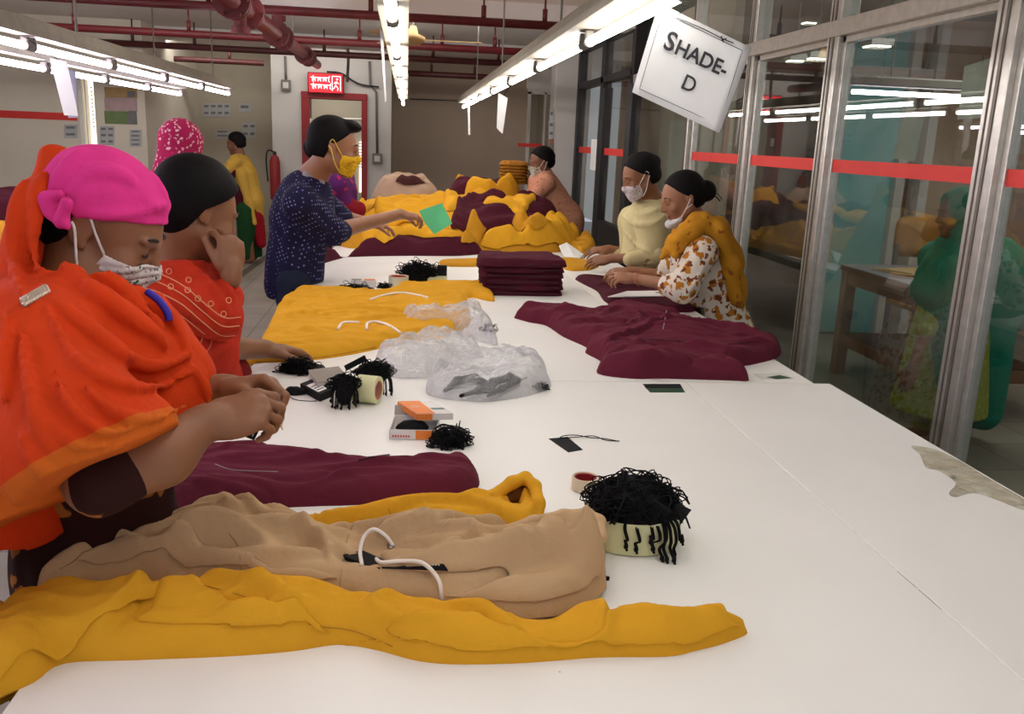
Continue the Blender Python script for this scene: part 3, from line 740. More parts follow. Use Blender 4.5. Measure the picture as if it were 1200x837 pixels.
# running figure in a door frame
for a, b in (((.70, .08), (.70, .90)), ((.70, .90), (.95, .90)), ((.95, .90), (.95, .08)), ((.83, .62), (.80, .40)), ((.80, .40), (.88, .25)), ((.88, .25), (.86, .10)), ((.80, .40), (.76, .24)), ((.76, .24), (.70, .2)), ((.83, .60), (.90, .48)), ((.82, .60), (.75, .50))): st(a, b, .011)
m.lathe([(0, -.002), (.014, -.002), (.014, .002), (0, .002)], (s0[0]+.85*W_, yf, s1[2]+.74*H_), 10, (0, 1, 0))
m.build('lettering', wh, t)
# electrical bits on the door column
def ebox(px, py, w, h, label, route):
    p = PY(px, py, Yd-.03)
    t = thing('switch_box', label, 'switch box', p)
    MB().box(p, (w, .05, h), None, .006).build('case', M['grey_metal'], t)
    MB().box(p-[0, .028, 0], (w*.6, .008, h*.55), None, .003).build('switch_plate', M['wall_grey'], t)
    MB().tube([PY(a, b, Yd-.02) for a, b in route], .016, 8).build('conduit', M['grey_metal'], t, True)
ebox(335, 100, .13, .15, 'grey switch box left of the exit sign at conduit foot', [(335, 94), (334, 66)])
ebox(442, 186, .14, .15, 'grey socket box right of the red door at conduit foot', [(442, 180), (441, 108), (434, 100), (433, 72)])
t = tag(MB().tube([PY(a, b, Yd-.04) for a, b in cr([(383, 84), (400, 86), (420, 98), (444, 102)], 5)], .012, 6).build('cable', M['black'], None, True), 'dark cable sagging from the exit sign to the conduit', 'cable')
t = tag(MB().tube([PY(a, b, 12.3) for a, b in cr([(398, -8), (403, 40), (408, 62), (407, 96)], 5)], .02, 6).tube([PY(a, b, 12.3) for a, b in cr([(405, -8), (409, 45)], 3)], .02, 6).build('conduit', M['grey_metal'], None, True), 'pair of grey conduits dropping from ceiling right of the water main', 'conduit')
tag(MB().tube([PY(480, 116, 14.995), PY(560, 119, 14.995)], .008, 6).build('cable', M['black'], None, True), 'thin cable strung across the brown back wall', 'cable')
# ================================================================== WORKTABLES
def table(x0, x1, y0, y1, label, seam, z=TZ, legs=((.06, .08), (.94, .08), (.06, .92), (.94, .92))):
    t = thing('packing_table', label, 'table', ((x0+x1)/2, (y0+y1)/2, 0))
    xs = [x0]+seam+[x1]
    for a, b in zip(xs[:-1], xs[1:]):
        MB().span((a+.0008, y0+.0015, z-.026), (b-.0008, y1-.0015, z), .0012).build('tabletop', M['white_lam'], t)
    MB().span((x0+.05, y0+.05, z-.09), (x1-.05, y0+.09, z-.027)).span((x0+.05, y1-.09, z-.09), (x1-.05, y1-.05, z-.027)).span((x0+.05, y0+.05, z-.09), (x0+.09, y1-.05, z-.027)).span((x1-.09, y0+.05, z-.09), (x1-.05, y1-.05, z-.027)).build('apron', M['steel'], t)
    for u, v in legs:
        MB().box((x0+(x1-x0)*u, y0+(y1-y0)*v, (z-.03)/2), (.05, .05, z-.03), None, .004).build('leg', M['steel'], t)
    return t
TL, TR, SM = -.515, 1.385, .92
table(TL, 1.42, .30, 2.735, 'white worktable nearest the camera, under the hoodies', [SM])
table(TL+.02, TR-.02, 2.737, 5.48, 'white worktable in the middle, under the plastic bags', [.945])
table(TL+.03, TR-.01, 5.482, 9.7, 'white worktable at the far end, under the garment heap', [.945])
# pencil marks and tape remains on the near table
sm_ = plain('pencil grey', (120, 118, 124), .8)
def decal(name, pts, mat, label, cat, z=TZ+.0006, th=.0004, group=None):
    P = [PZ(a, b, z) for a, b in pts]; n = len(P)
    return tag(mesh_obj(name, P+[p-[0, 0, th] for p in P], [tuple(range(n)), tuple(range(n, 2*n))[::-1]]+[(i, (i+1) % n, n+(i+1) % n, n+i) for i in range(n)], mat, None, False), label, cat, group)
# ================================================================== GARMENTS
YEL = fabric('mustard fleece', (216, 157, 38), var=.03, wr=.3)
YEL2 = fabric('deep mustard fleece', (192, 136, 34), var=.04, wr=.4)
MAR = fabric('maroon fleece', (92, 30, 46), var=.05, wr=.3)
MARD = fabric('dark maroon fleece', (72, 22, 36), var=.05, wr=.3)
BEI = fabric('beige fleece', (190, 158, 120), var=.03, wr=.3)
SEAM = {'y': plain('mustard stitching', (168, 116, 14), .9), 'm': plain('maroon stitching', (58, 14, 32), .9), 'b': plain('beige stitching', (160, 128, 94), .9)}
CORD = plain('white cotton cord', (236, 226, 216), .85, bmp=.5, bscale=900)
BLK = plain('black card', (20, 20, 22), .7, spec=.2)
INK = plain('white print', (226, 226, 224), .7)
def laid(name, hit, pts, r, mat, parent, lift=.3, n=5, seg=8, ends=False):
    """cord or seam lying on the surface under picture points"""
    P = [hit(x, y, r*lift) for x, y in cr(pts, n)]
    # pull stray points together
    for _ in range(2): P = [P[0]]+[(P[i-1]+2*P[i]+P[i+1])/4 for i in range(1, len(P)-1)]+[P[-1]]
    m = MB().tube(P, r, seg)
    return m.build(name, mat, parent, True)

def table_drape(ang=40, R=.05, edge=TL):
    def f(P, Z):
        out = np.c_[P, Z].astype(float); s = edge-out[:, 0]; m = s > 0; th = np.minimum(s/R, math.radians(ang)); rest = np.maximum(s-R*math.radians(ang), 0)
        hx = R*np.sin(th)+rest*math.cos(math.radians(ang)); hz = R*(1-np.cos(th))+rest*math.sin(math.radians(ang))
        nx = np.sin(th)*(out[:, 2]-TZ)
        out[m, 0] = (edge-hx-nx)[m]; out[m, 2] = (TZ+.001+(out[:, 2]-TZ)*np.cos(th)-hz)[m]; return out
    return f

# ---- mustard hoodie laid across the front
g = thing('hoodie', 'mustard yellow hoodie laid across the table front, hanging over its left edge', 'hoodie', (.1, 1.25, TZ))
out = [(-75, 690, .02), (0, 702, .045), (45, 684, .05), (110, 676, .06), (190, 668, .075), (300, 672, .05), (400, 690, .04), (500, 700, .04), (600, 712, .04), (640, 712, .045), (670, 700, .055), (700, 698, .055), (715, 704, .05), (740, 711, .04), (790, 716, .035), (830, 708, .035), (848, 707, .03), (858, 718, .025), (877, 738, .006), (850, 752, .003), (812, 764, 0), (780, 770, 0), (700, 771, 0), (620, 777, 0), (540, 779, 0), (490, 775, 0), (440, 762, 0), (395, 756, 0), (340, 764, 0), (260, 770, 0), (160, 774, 0), (75, 778, 0), (40, 800, 0), (-10, 822, 0), (-70, 850, 0)]
yb = patch('body', out, .042, .035, YEL, g, res=.0042, wr=.0045, nf=26, fl=.3, fa=.012, fwid=.010, smh=1, wdir=.0, wlen=.07, seed=4, dome=.6, drape=table_drape(30, .10),
    bumps=[(200, 690, .05, .03), (690, 715, .035, .022), (330, 700, .09, .012), (480, 742, .06, .008)],
    folds=[([(40, 785), (100, 752), (150, 722), (180, 690), (200, 672)], .016, 0.0300, 's'),
           ([(200, 675), (250, 690), (310, 708), (370, 735), (420, 750), (470, 768)], .014, 0.0240, 'r'),
           ([(150, 722), (210, 722), (280, 735), (340, 748), (400, 752)], .010, 0.0180, 'c'),
           ([(420, 700), (450, 722), (480, 735), (560, 755), (640, 757)], .014, 0.0120, 'r'),
           ([(380, 724), (430, 738), (480, 758), (520, 772)], .008, 0.0135, 'c'),
           ([(520, 715), (560, 722), (600, 738), (640, 746), (690, 744), (706, 730), (704, 708)], .010, 0.0210, 'r'),
           ([(600, 728), (640, 752), (690, 756)], .008, 0.0120, 'c'),
           ([(715, 712), (722, 735), (700, 752)], .008, 0.0150, 'c'),
           ([(740, 722), (780, 727), (820, 722)], .009, 0.0090, 'r'), ([(780, 735), (812, 738), (815, 730), (795, 728)], .006, 0.0075, 'c'),
           ([(430, 715), (470, 700), (520, 705)], .010, 0.0150, 'r'), ([(60, 705), (90, 700), (140, 712)], .02, 0.0090, 'r')])
hy = caster([yb])
patch('folded_flap', [(-40, 716), (0, 704), (45, 690), (120, 684), (180, 677), (203, 674), (190, 690), (166, 708), (140, 730), (95, 757), (50, 780), (0, 806), (-40, 826)], .007, .012, YEL, g, base=[yb], res=.0045, wr=.0012, smh=1, nf=5, fl=.15, fa=.004, seed=401)
patch('folded_flap', [(202, 678), (240, 688), (310, 704), (372, 730), (430, 750), (452, 762), (400, 757), (330, 746), (250, 732), (160, 728), (180, 706)], .008, .012, YEL, g, base=[yb], res=.0045, wr=.0012, smh=1, nf=6, fl=.2, fa=.004, seed=402)
patch('folded_sleeve', [(452, 742), (500, 722), (552, 718), (590, 732), (630, 748), (676, 752), (706, 738), (712, 716), (740, 714), (790, 718), (838, 712), (852, 720), (868, 738), (842, 750), (790, 764), (700, 767), (620, 773), (540, 775), (484, 770)], .009, .012, YEL, g, base=[yb], res=.0045, wr=.0015, smh=1, nf=10, fl=.2, fa=.005, seed=403)
fl = patch('hanging_flap', [(-60, 795, 0), (0, 800, 0), (60, 768, 0), (72, 775, 0), (40, 815, -.02), (15, 850, -.05), (-60, 870, -.05)], .008, .01, YEL2, g, z0=TZ-.03, res=.006, wr=.001, drape=lambda P, Z: np.c_[P, Z-.25*np.maximum(TL-P[:, 0], 0)])
laid('cuff_seam', hy, [(41, 692), (45, 708), (50, 728), (56, 750), (60, 768)], .0011, SEAM['y'], g)
laid('seam', hy, [(150, 776), (200, 745), (190, 725)], .0009, SEAM['y'], g) if False else None
laid('seam', hy, [(52, 727), (60, 724), (66, 716), (68, 708)], .0009, SEAM['y'], g)
laid('seam', hy, [(220, 682), (290, 700), (360, 732), (410, 738), (460, 758)], .0008, SEAM['y'], g)

# ---- beige hoodie on top of it
g = thing('hoodie', 'beige hoodie with white drawcord on top of the front mustard one', 'hoodie', (.05, 1.45, TZ))
out = [(42, 684, .03), (52, 664, .035), (75, 650, .04), (105, 632, .055), (145, 616, .06), (205, 594, .06), (262, 589, .06), (315, 594, .06), (372, 605, .055), (430, 611, .05), (470, 600, .05), (520, 596, .055), (575, 602, .06), (620, 612, .065), (660, 607, .085), (688, 598, .09), (702, 606, .09), (708, 632, .07), (713, 655, .05), (708, 678, .025), (690, 700, .012), (655, 716, .008), (600, 722, .006), (540, 716, .006), (470, 704, .01), (380, 696, .01), (290, 690, .012), (190, 678, .012), (110, 680, .012)]
bb = patch('body', out, .050, .045, BEI, g, z0=TZ+.012, res=.0038, wr=.003, nf=22, fl=.28, fa=.010, fwid=.009, smh=2, wdir=-.1, wlen=.06, seed=12, dome=.6,
    bumps=[(680, 640, .05, .024), (270, 620, .09, .012), (130, 640, .06, .008)],
    folds=[([(60, 676), (85, 660), (125, 640), (165, 650), (215, 668), (300, 690)], .010, 0.0210, 's'),
           ([(80, 682), (110, 668), (140, 662), (170, 668)], .008, 0.0180, 'r'),
           ([(100, 655), (150, 636), (200, 648), (270, 672), (330, 692)], .008, 0.0150, 'c'),
           ([(190, 612), (260, 618), (330, 630), (390, 645), (440, 656)], .014, 0.0150, 'r'),
           ([(340, 632), (400, 622), (440, 618), (500, 612)], .008, 0.0135, 'c'),
           ([(300, 620), (350, 636), (390, 650), (405, 652)], .008, 0.0120, 'c'),
           ([(440, 640), (500, 640), (550, 628), (600, 618), (640, 618), (685, 604)], .014, 0.0270, 's'),
           ([(470, 655), (530, 655), (590, 640), (640, 636)], .008, 0.0150, 'c'),
           ([(520, 680), (580, 678), (640, 668), (690, 655)], .009, 0.0195, 'c'),
           ([(480, 668), (560, 670), (620, 660), (700, 640)], .010, 0.0120, 'r'),
           ([(390, 655), (420, 652), (460, 658), (520, 662)], .012, 0.0300, 'c'),
           ([(350, 688), (420, 690), (500, 697), (580, 712)], .015, 0.0150, 'r'),
           ([(608, 622), (640, 622), (672, 612), (690, 606)], .009, 0.0420, 'c')])
hbo = patch('hood_panel', [(446, 650), (500, 646), (560, 632), (620, 622), (680, 608), (702, 614), (709, 640), (708, 664), (696, 690), (664, 706), (620, 714), (574, 712), (520, 700), (560, 692), (600, 680), (570, 672), (520, 674), (470, 664)], .009, .012, BEI, g, base=[bb], res=.0042, wr=.0015, smh=1, nf=8, fl=.2, fa=.005, seed=404)
hbp = patch('folded_panel', [(62, 672), (90, 655), (126, 638), (170, 632), (240, 640), (300, 654), (370, 668), (395, 682), (330, 688), (270, 680), (215, 672), (165, 662), (110, 668)], .008, .012, BEI, g, base=[bb], res=.0042, wr=.0015, smh=1, nf=8, fl=.2, fa=.005, seed=405)
hb = caster([bb, hbo, hbp])
for pts in ([(281, 683), (282, 660), (279, 640), (268, 625)], [(415, 612), (408, 628), (404, 650)], [(398, 690), (400, 672), (403, 655)]): laid('seam', hb, pts, .0009, SEAM['b'], g)
m = MB()
P = [hb(x, y, .002) for x, y in [(402, 650), (425, 645), (450, 656), (445, 666), (405, 656)]]
mesh_obj('neck_opening', P+[p-[0, 0, .002] for p in P], [(0, 1, 2, 3, 4), (9, 8, 7, 6, 5)]+[(i, (i+1) % 5, (i+1) % 5+5, i+5) for i in range(5)], BLK, g, False)
P = [hb(x, y, .003) for x, y in [(440, 656), (520, 661), (525, 668), (448, 665)]]
nt_ = mesh_obj('neck_tape', P+[p-[0, 0, .002] for p in P], [(0, 1, 2, 3), (7, 6, 5, 4)]+[(i, (i+1) % 4, (i+1) % 4+4, i+4) for i in range(4)], BLK, g, False)
c0, c1, c2 = hb(498, 664, .0045), hb(516, 665, .0045), hb(507, 659, .0045)
m = MB()
for k in range(5): q = hb(500+k*3.6, 662.5, .0045); m.box(q, (.0013, .0005, .0016), None)
m.build('printed_mark', INK, nt_)
up = lambda p, h: p+np.array([0, 0, h])
cord = [hb(461, 640, .002), up(hb(452, 632, .004), .006), up(hb(438, 628, .004), .012), up(hb(427, 636, .004), .012), up(hb(422, 650, .004), .006), hb(424, 662, .003)]
MB().tube(cr(cord, 6), .0034, 10).build('drawstring', CORD, g, True)
cord = [hb(440, 655, .003), up(hb(448, 662, .004), .004), up(hb(470, 663, .004), .008), up(hb(495, 668, .004), .012), up(hb(512, 685, .004), .012), up(hb(517, 700, .004), .008), hb(516, 717, .004)]
MB().tube(cr(cord, 6), .0036, 10).build('drawstring', CORD, g, True)
q = hb(458, 640, .001); MB().lathe([(.003, 0), (.0065, .0015), (.0065, .003), (.003, .003)], q, 14, (0, -.5, .8)).build('eyelet', plain('steel eyelet', (150, 150, 150), .3, metal=1), g, True)

# ---- mustard hood showing behind the beige hoodie
g = thing('hoodie', 'mustard hoodie lying behind the beige one, open hood at right', 'hoodie', (.2, 1.7, TZ))
ya = patch('body', [(330, 608, 0), (375, 600, .02), (430, 597, .025), (490, 590, .03), (540, 578, .05), (575, 566, .07), (600, 556, .08), (618, 551, .08), (628, 560, .08), (634, 585, .06), (632, 612, .03), (610, 632, .01), (560, 632, 0), (460, 625, 0), (380, 616, 0)], .05, .035, YEL, g, res=.0045, wr=.002, seed=9, dome=.6,
    bumps=[(612, 572, .04, .03)],
    folds=[([(540, 590), (575, 580), (600, 568), (615, 560)], .009, 0.0180, 'r'), ([(615, 562), (606, 576), (600, 592)], .008, 0.0675, 'c'), ([(624, 558), (628, 580), (622, 605)], .01, 0.0180, 'r'), ([(430, 600), (500, 590), (560, 594), (610, 612)], .010, 0.0210, 's')])
h_ = caster([ya])
laid('seam', h_, [(455, 596), (458, 604), (456, 612)], .0009, SEAM['y'], g)

s = Sh(); H_ = lambda x, y, h: PZ(x, y, TZ+h)
s.path([H_(545, 598, .03), H_(575, 584, .048), H_(600, 566, .068), H_(616, 560, .076), H_(627, 570, .068), H_(631, 590, .05), H_(628, 612, .02)], [.014, .014, .013, .012, .012, .013, .014], .01)
s.path([H_(560, 602, .02), H_(585, 598, .03), H_(604, 606, .02)], [.016, .018, .018], .012)
hood_late = [(g, s)]
# ---- maroon hoodie in front of the orange shawled woman
g = thing('hoodie', 'dark maroon hoodie before the woman in the orange shawl', 'hoodie', (-.1, 1.9, TZ))
out = [(120, 640, .0), (128, 585, .03), (165, 548, .04), (215, 528, .045), (245, 516, .045), (300, 515, .045), (360, 524, .045), (420, 533, .045), (480, 532, .045), (530, 526, .045), (552, 532, .04), (562, 548, .03), (558, 568, .012), (535, 582, .002), (480, 588, 0), (420, 592, 0), (360, 594, 0), (300, 598, 0), (220, 610, 0), (150, 650, 0)]
mb = patch('body', out, .045, .045, MAR, g, res=.0048, wr=.004, nf=22, fl=.3, fa=.012, fwid=.010, smh=1, wdir=-.05, wlen=.06, seed=21, dome=.62, drape=table_drape(60, .05),
    folds=[([(180, 590), (240, 570), (300, 572), (380, 580), (440, 574), (520, 560)], .012, .012, 'r'), ([(250, 545), (300, 556), (360, 562), (400, 552)], .008, .014, 'c'),
           ([(300, 530), (380, 540), (450, 548), (540, 540)], .012, .010, 'r'), ([(420, 588), (460, 572), (500, 570), (550, 560)], .010, .008, 's'), ([(160, 600), (200, 575), (260, 560)], .014, .010, 'r')])
h_ = caster([mb])
ms = laid('pocket_zip', h_, [(252, 544), (268, 550), (290, 552), (326, 553)], .0013, plain('grey zip', (150, 140, 140), .4, metal=.5), g)
laid('drawstring', h_, [(420, 540), (436, 536), (456, 533)], .0022, SEAM['m'], g)

# ---- mustard hoodie in the middle, before the second woman
g = thing('hoodie', 'mustard hoodie with two white cords under the red scarfed woman hand', 'hoodie', (-.05, 3.7, TZ))
out = [(286, 432, .0), (296, 412, .01), (308, 392, .02), (318, 368, .03), (332, 345, .035), (358, 334, .035), (400, 336, .03), (450, 338, .03), (480, 330, .035), (520, 330, .03), (556, 328, .03), (566, 326, .02), (574, 334, .01), (580, 352, .0), (572, 353, 0), (548, 350, 0), (552, 378, 0), (520, 396, 0), (478, 402, 0), (440, 410, 0), (400, 418, 0), (350, 424, 0), (300, 426, 0)]
ym_ = patch('body', out, .032, .05, YEL, g, res=.007, wr=.007, nf=60, fl=.45, fa=.022, fwid=.015, smh=1, wdir=.1, wlen=.05, seed=31, dome=.6, drape=table_drape(50, .06, TL+.02),
    folds=[([(320, 375), (360, 368), (420, 366), (490, 366), (545, 360)], .014, .016, 's'), ([(315, 392), (360, 390), (420, 384), (480, 376)], .012, .010, 'r'),
           ([(340, 350), (380, 352), (440, 348), (500, 342), (550, 345)], .012, .010, 'r'), ([(330, 405), (380, 402), (440, 398), (500, 390)], .014, .008, 'r'), ([(330, 360), (350, 356), (380, 360)], .01, .012, 'c'), ([(385, 395), (400, 385), (420, 374)], .01, .014, 'c'), ([(480, 350), (520, 345), (560, 350)], .01, .010, 'c')])
h_ = caster([ym_])
for pts in ([(434, 351), (450, 346), (470, 343), (490, 346), (502, 349)], [(396, 386), (402, 378), (420, 378)], [(430, 386), (430, 379), (440, 377), (452, 380), (462, 385), (470, 391)]): laid('drawstring', h_, pts, .0055, CORD, g, 1.2)
laid('hem_seam', h_, [(300, 424), (350, 422), (400, 415), (440, 407)], .0015, SEAM['y'], g)

# ---- big maroon garment on the right
g = thing('hoodie', 'large crumpled maroon hoodie at the right table edge by floral tunic', 'hoodie', (1, 3.1, TZ))
out = [(603, 373, .0), (606, 364, .03), (620, 358, .04), (650, 360, .03), (664, 352, .05), (690, 362, .05), (715, 350, .06), (735, 347, .06), (790, 356, .07), (830, 378, .06), (872, 382, .06), (905, 392, .04), (916, 405, .02), (910, 420, .0), (880, 428, 0), (860, 432, 0), (878, 446, .0), (850, 446, 0), (780, 444, 0), (740, 444, 0), (700, 438, 0), (705, 425, 0), (686, 414, 0), (688, 408, 0), (660, 395, 0), (640, 382, 0), (620, 378, 0)]
mm_ = patch('body', out, .05, .05, MAR, g, res=.0065, wr=.009, nf=70, fl=.32, fa=.024, fwid=.014, smh=1, wdir=-.25, wlen=.06, seed=44, dome=.6,
    bumps=[(790, 390, .14, .04), (760, 425, .1, .03), (665, 365, .05, .02)],
    folds=[([(690, 410), (740, 398), (790, 385), (850, 390), (900, 400)], .016, .022, 's'), ([(640, 375), (670, 385), (700, 395)], .014, .014, 'r'), ([(700, 375), (720, 365), (750, 372), (740, 385), (710, 390)], .012, .016, 'r'),
           ([(720, 385), (740, 378), (755, 384)], .01, .02, 'c'), ([(700, 430), (760, 425), (820, 430), (870, 436)], .014, .014, 'r'), ([(700, 418), (760, 408), (820, 412), (880, 418)], .012, .018, 'c'), ([(790, 360), (840, 385), (905, 400)], .012, .012, 'r'), ([(800, 440), (810, 425), (830, 415)], .01, .012, 'c'), ([(850, 440), (845, 425), (860, 410)], .01, .012, 'c')])
h_ = caster([mm_])
laid('zip', h_, [(781, 364), (779, 376), (777, 386)], .0022, plain('grey zip', (150, 140, 140), .4, metal=.5), g)
laid('seam', h_, [(700, 400), (770, 398), (840, 404), (890, 400)], .0014, SEAM['m'], g)

# ---- maroon garment being folded, with clipboard on it
g = thing('hoodie', 'maroon hoodie being folded under a white board by floral woman', 'hoodie', (1, 4.3, TZ))
m2 = patch('body', [(674, 325, .01), (690, 321, .03), (720, 324, .03), (760, 328, .03), (790, 335, .03), (800, 346, .03), (815, 362, .01), (790, 366, 0), (745, 360, 0), (712, 356, 0), (700, 342, 0), (685, 334, 0)], .03, .05, MARD, g, res=.01, wr=.004, nf=12, fl=.2, fa=.01, seed=51, folds=[([(690, 333), (740, 335), (790, 345)], .02, .012, 'r')])
h_ = caster([m2])
bd = tag(MB().prism([(0, 0), (1, 0), (1, 1), (0, 1)], (0, 0, .004), PZ(712, 348.5, TZ+.037), PZ(788, 347.5, TZ+.037)-PZ(712, 348.5, TZ+.037), PZ(735, 342, TZ+.037)-PZ(712, 348.5, TZ+.037)).build('sheet_board', M['paper']), 'thin white board lying on the maroon hoodie before the floral woman', 'board')

# ---- stack of folded maroon garments
rs = random.Random(3)
sx0, sx1, sy0, sy1 = .375, .785, 4.33, 4.68
for k in range(6):
    g = thing('folded_hoodie', ['bottom folded maroon hoodie of the stack in mid table', 'second folded maroon hoodie from the bottom of the stack', 'third folded maroon hoodie from the bottom of the stack', 'third folded maroon hoodie from the top of the stack', 'second folded maroon hoodie from the top of the stack', 'top folded maroon hoodie of the stack in mid table'][k], 'folded garment', ((sx0+sx1)/2, (sy0+sy1)/2, TZ+k*.029), 0, 'stack of folded maroon hoodies')
    j = [rs.uniform(-.012, .012) for _ in range(8)]; ex = .02 if k == 5 else 0
    ol = [(sx0+j[0]-ex*1.3, sy0+j[1]+.05), (sx0+.06, sy0+j[2]-ex), (.58, sy0+j[7]*.5-.006), (sx1-.06, sy0+j[3]), (sx1+j[4]+ex, sy0+.05), (sx1+j[5], sy1-.06), (sx1-.06, sy1), (.58, sy1), (sx0+.05, sy1), (sx0+j[6], sy1-.06)]
    patch('folded_body', ol, .029 if k < 5 else .036, .016, MARD, g, pz=False, z0=TZ+k*.029, res=.008, nf=8, fl=.3, fa=.004, wr=.003 if k < 5 else .005, seed=60+k, dome=.5, sm=5)
    mm2 = MB(); xs = np.linspace(sx0+.03, sx1-.03, 9)
    mm2.tube([(x, sy0-.001+.004*math.sin(x*40+k), TZ+k*.029+.013+.002*math.sin(x*25+k*2)) for x in xs], .004, 6).build('fold_line', SEAM['m'], g, True)

# ---- thin mustard pieces near the stack
g = tag(patch('garment', [(514, 308, 0), (520, 305, .01), (545, 304, .01), (566, 304, .01), (568, 312, 0), (540, 313, 0), (520, 312, 0)], .02, .03, YEL2, res=.01, wr=.002), 'thin mustard sleeve left of the maroon stack', 'garment')
g = tag(patch('garment', [(655, 306, 0), (670, 303, .01), (690, 306, .01), (702, 312, .0), (690, 317, 0), (664, 317, 0)], .02, .03, YEL2, res=.01, wr=.003), 'small mustard garment under the cream shawled woman hands', 'garment')

# ---- the far heap: garments lying over one another
HEAP = []
def heap(label, ol, T, r, mat, seed=1, nf=14, fl=.4, fa=.03, wr=.02, wlen=.10, res=.016, wdir=.3, dome=.55, base=True, folds=(), bumps=(), **kw):
    o = patch('garment', ol, T, r, mat, None, folds, bumps, res=res, wr=wr, wlen=wlen, wdir=wdir, wasp=2.5, seed=seed, dome=dome, nf=nf, fl=fl, fa=fa, fwid=.02, base=list(HEAP) if base else None, **kw)
    HEAP.append(o); return tag(o, label, 'garment', 'garments heaped at the far end')
heap('mustard garments spread widest at the bottom of the heap', [(-.44, 6.15), (-.1, 6.02), (.4, 6.0), (.85, 6.05), (1.12, 6.25), (1.28, 7.0), (1.28, 7.8), (1.0, 8.3), (.4, 8.4), (-.2, 8.3), (-.40, 8.0), (-.46, 7.0)], .21, .60, YEL2, 101, nf=60, base=False, pz=False, fa=.035, bumps=[(600, 232, .42, .17), (560, 236, .35, .06)])
heap('pale beige garments bundled at the far left of heap', [(-.30, 8.62), (0, 8.5), (.28, 8.55), (.36, 8.8), (.3, 9.2), (0, 9.35), (-.28, 9.2), (-.36, 8.9)], .33, .22, fabric('pale beige fleece', (170, 142, 120), wr=.3), 82, base=False, pz=False, nf=40, fa=.03, fl=.3)
heap('maroon bundle at the crest of the heap with yellow on it', [(.38, 8.52), (.6, 8.45), (.95, 8.5), (1.12, 8.7), (1.1, 9.0), (.7, 9.2), (.45, 9.1), (.36, 8.8)], .34, .16, MARD, 84, base=False, pz=False, nf=24, fa=.03, bumps=[(540, 205, .2, .08)])
heap('long maroon garment trailing across the table and over its left edge', [(338, 352, 0), (350, 322, .02), (372, 300, .06), (395, 285, .10), (440, 276, .10), (475, 274, .10), (505, 272, .11), (540, 278, .1), (560, 284, .07), (567, 297, 0), (540, 300, 0), (480, 300, 0), (420, 301, 0), (378, 304, 0), (365, 318, -.02), (352, 345, -.1)], .09, .12, MARD, 71, nf=34, fa=.02, base=False, wdir=0, wr=.012, drape=table_drape(28, .12, TL+.03))
K = dict(T=.035, r=.03, wr=.012, fa=.036, nf=36)
def hp_(label, ol, mat, seed, **kw): a = dict(K); a.update(kw); T = a.pop('T'); r = a.pop('r'); return heap(label, ol, T, r, mat, seed, **a)
hp_('mustard garment spread under the green paper before the man', [(384, 270), (392, 258), (420, 252), (460, 254), (500, 260), (535, 264), (552, 272), (530, 280), (480, 276), (440, 279), (400, 276)], YEL, 72)
hp_('mustard garment lumped at the heap crest behind green paper', [(404, 246), (430, 241), (470, 238), (505, 234), (530, 232), (540, 250), (520, 266), (480, 262), (440, 252)], YEL, 73, nf=36, fa=.04)
hp_('mustard garment topping the heap below the dark maroon bundle', [(520, 234), (545, 224), (580, 219), (616, 223), (628, 232), (590, 238), (560, 244), (530, 248)], YEL, 74)
hp_('maroon garment lying in the middle of the heap', [(528, 266), (540, 248), (562, 238), (600, 240), (640, 246), (662, 262), (630, 270), (600, 266), (574, 274), (545, 276)], MARD, 75, nf=40, fa=.04, T=.05)
hp_('maroon garment sloping down the right side of heap', [(602, 238), (612, 228), (636, 226), (652, 238), (668, 260), (650, 264), (628, 252)], MARD, 86, fa=.03)
hp_('mustard panel lying on the maroon garments beneath the pink clad woman', [(566, 240), (590, 233), (618, 230), (628, 234), (620, 242), (610, 252), (598, 246)], YEL, 76, nf=4, wr=.004, fa=.015, res=.012, T=.025, r=.02)
hp_('mustard cuff pointing up between two maroon garments', [(540, 284), (546, 270), (554, 256), (564, 264), (570, 274), (562, 286), (552, 289)], YEL2, 78, nf=5, res=.012, T=.04)
hp_('bright mustard garment in front of heap right of the stack top', [(565, 292), (568, 281), (590, 275), (620, 268), (650, 265), (670, 269), (680, 280), (672, 292), (650, 287), (630, 292), (610, 290), (585, 296)], YEL, 79, nf=36, fl=.3, fa=.035, res=.011, T=.075, r=.06)
hp_('mustard cuff strip wedged low in the maroon garments', [(600, 264), (615, 257), (640, 256), (655, 262), (640, 268), (620, 270)], YEL2, 80, nf=4, res=.012, T=.03)
hp_('loose crumpled mustard cloth right of the bright mustard garment', [(668, 294), (672, 283), (686, 281), (698, 288), (692, 298), (678, 300)], YEL2, 81, nf=10, res=.010, fl=.15, T=.05, r=.04)
hp_('small mustard roll on top of the maroon bundle', [(520, 206), (526, 201), (538, 200), (546, 204), (538, 209)], YEL2, 85, nf=2, res=.012, fa=.01, T=.04)
hp_('dark brown garments on top of the pale beige bundle', [(464, 216), (470, 212), (490, 211), (500, 215), (485, 220)], fabric('dark brown fleece', (70, 38, 36), wr=.2), 83, nf=5, T=.06)
# upright pile of folded ochre garments beside the pink clad woman
base = PY(601, 222, 8.9); zt0 = caster(HEAP).down(base[0], 8.9)+.02
for k in range(7):
    z = zt0+k*.030
    o = patch('folded_garment', [(base[0]-.13, 8.8), (base[0]+.0, 8.75), (base[0]+.13, 8.8), (base[0]+.14, 9.0), (base[0], 9.08), (base[0]-.13, 9.0)], .036, .03, fabric('ochre knit', (150, 98, 30), wr=.5), None, pz=False, z0=z, res=.02, wr=.006, seed=90+k)
    tag(o, ['lowest', 'second lowest', 'third lowest', 'middle', 'third highest', 'second highest', 'topmost'][k]+' folded ochre garment of the pile at the far end', 'folded garment', 'ochre pile at the far end')
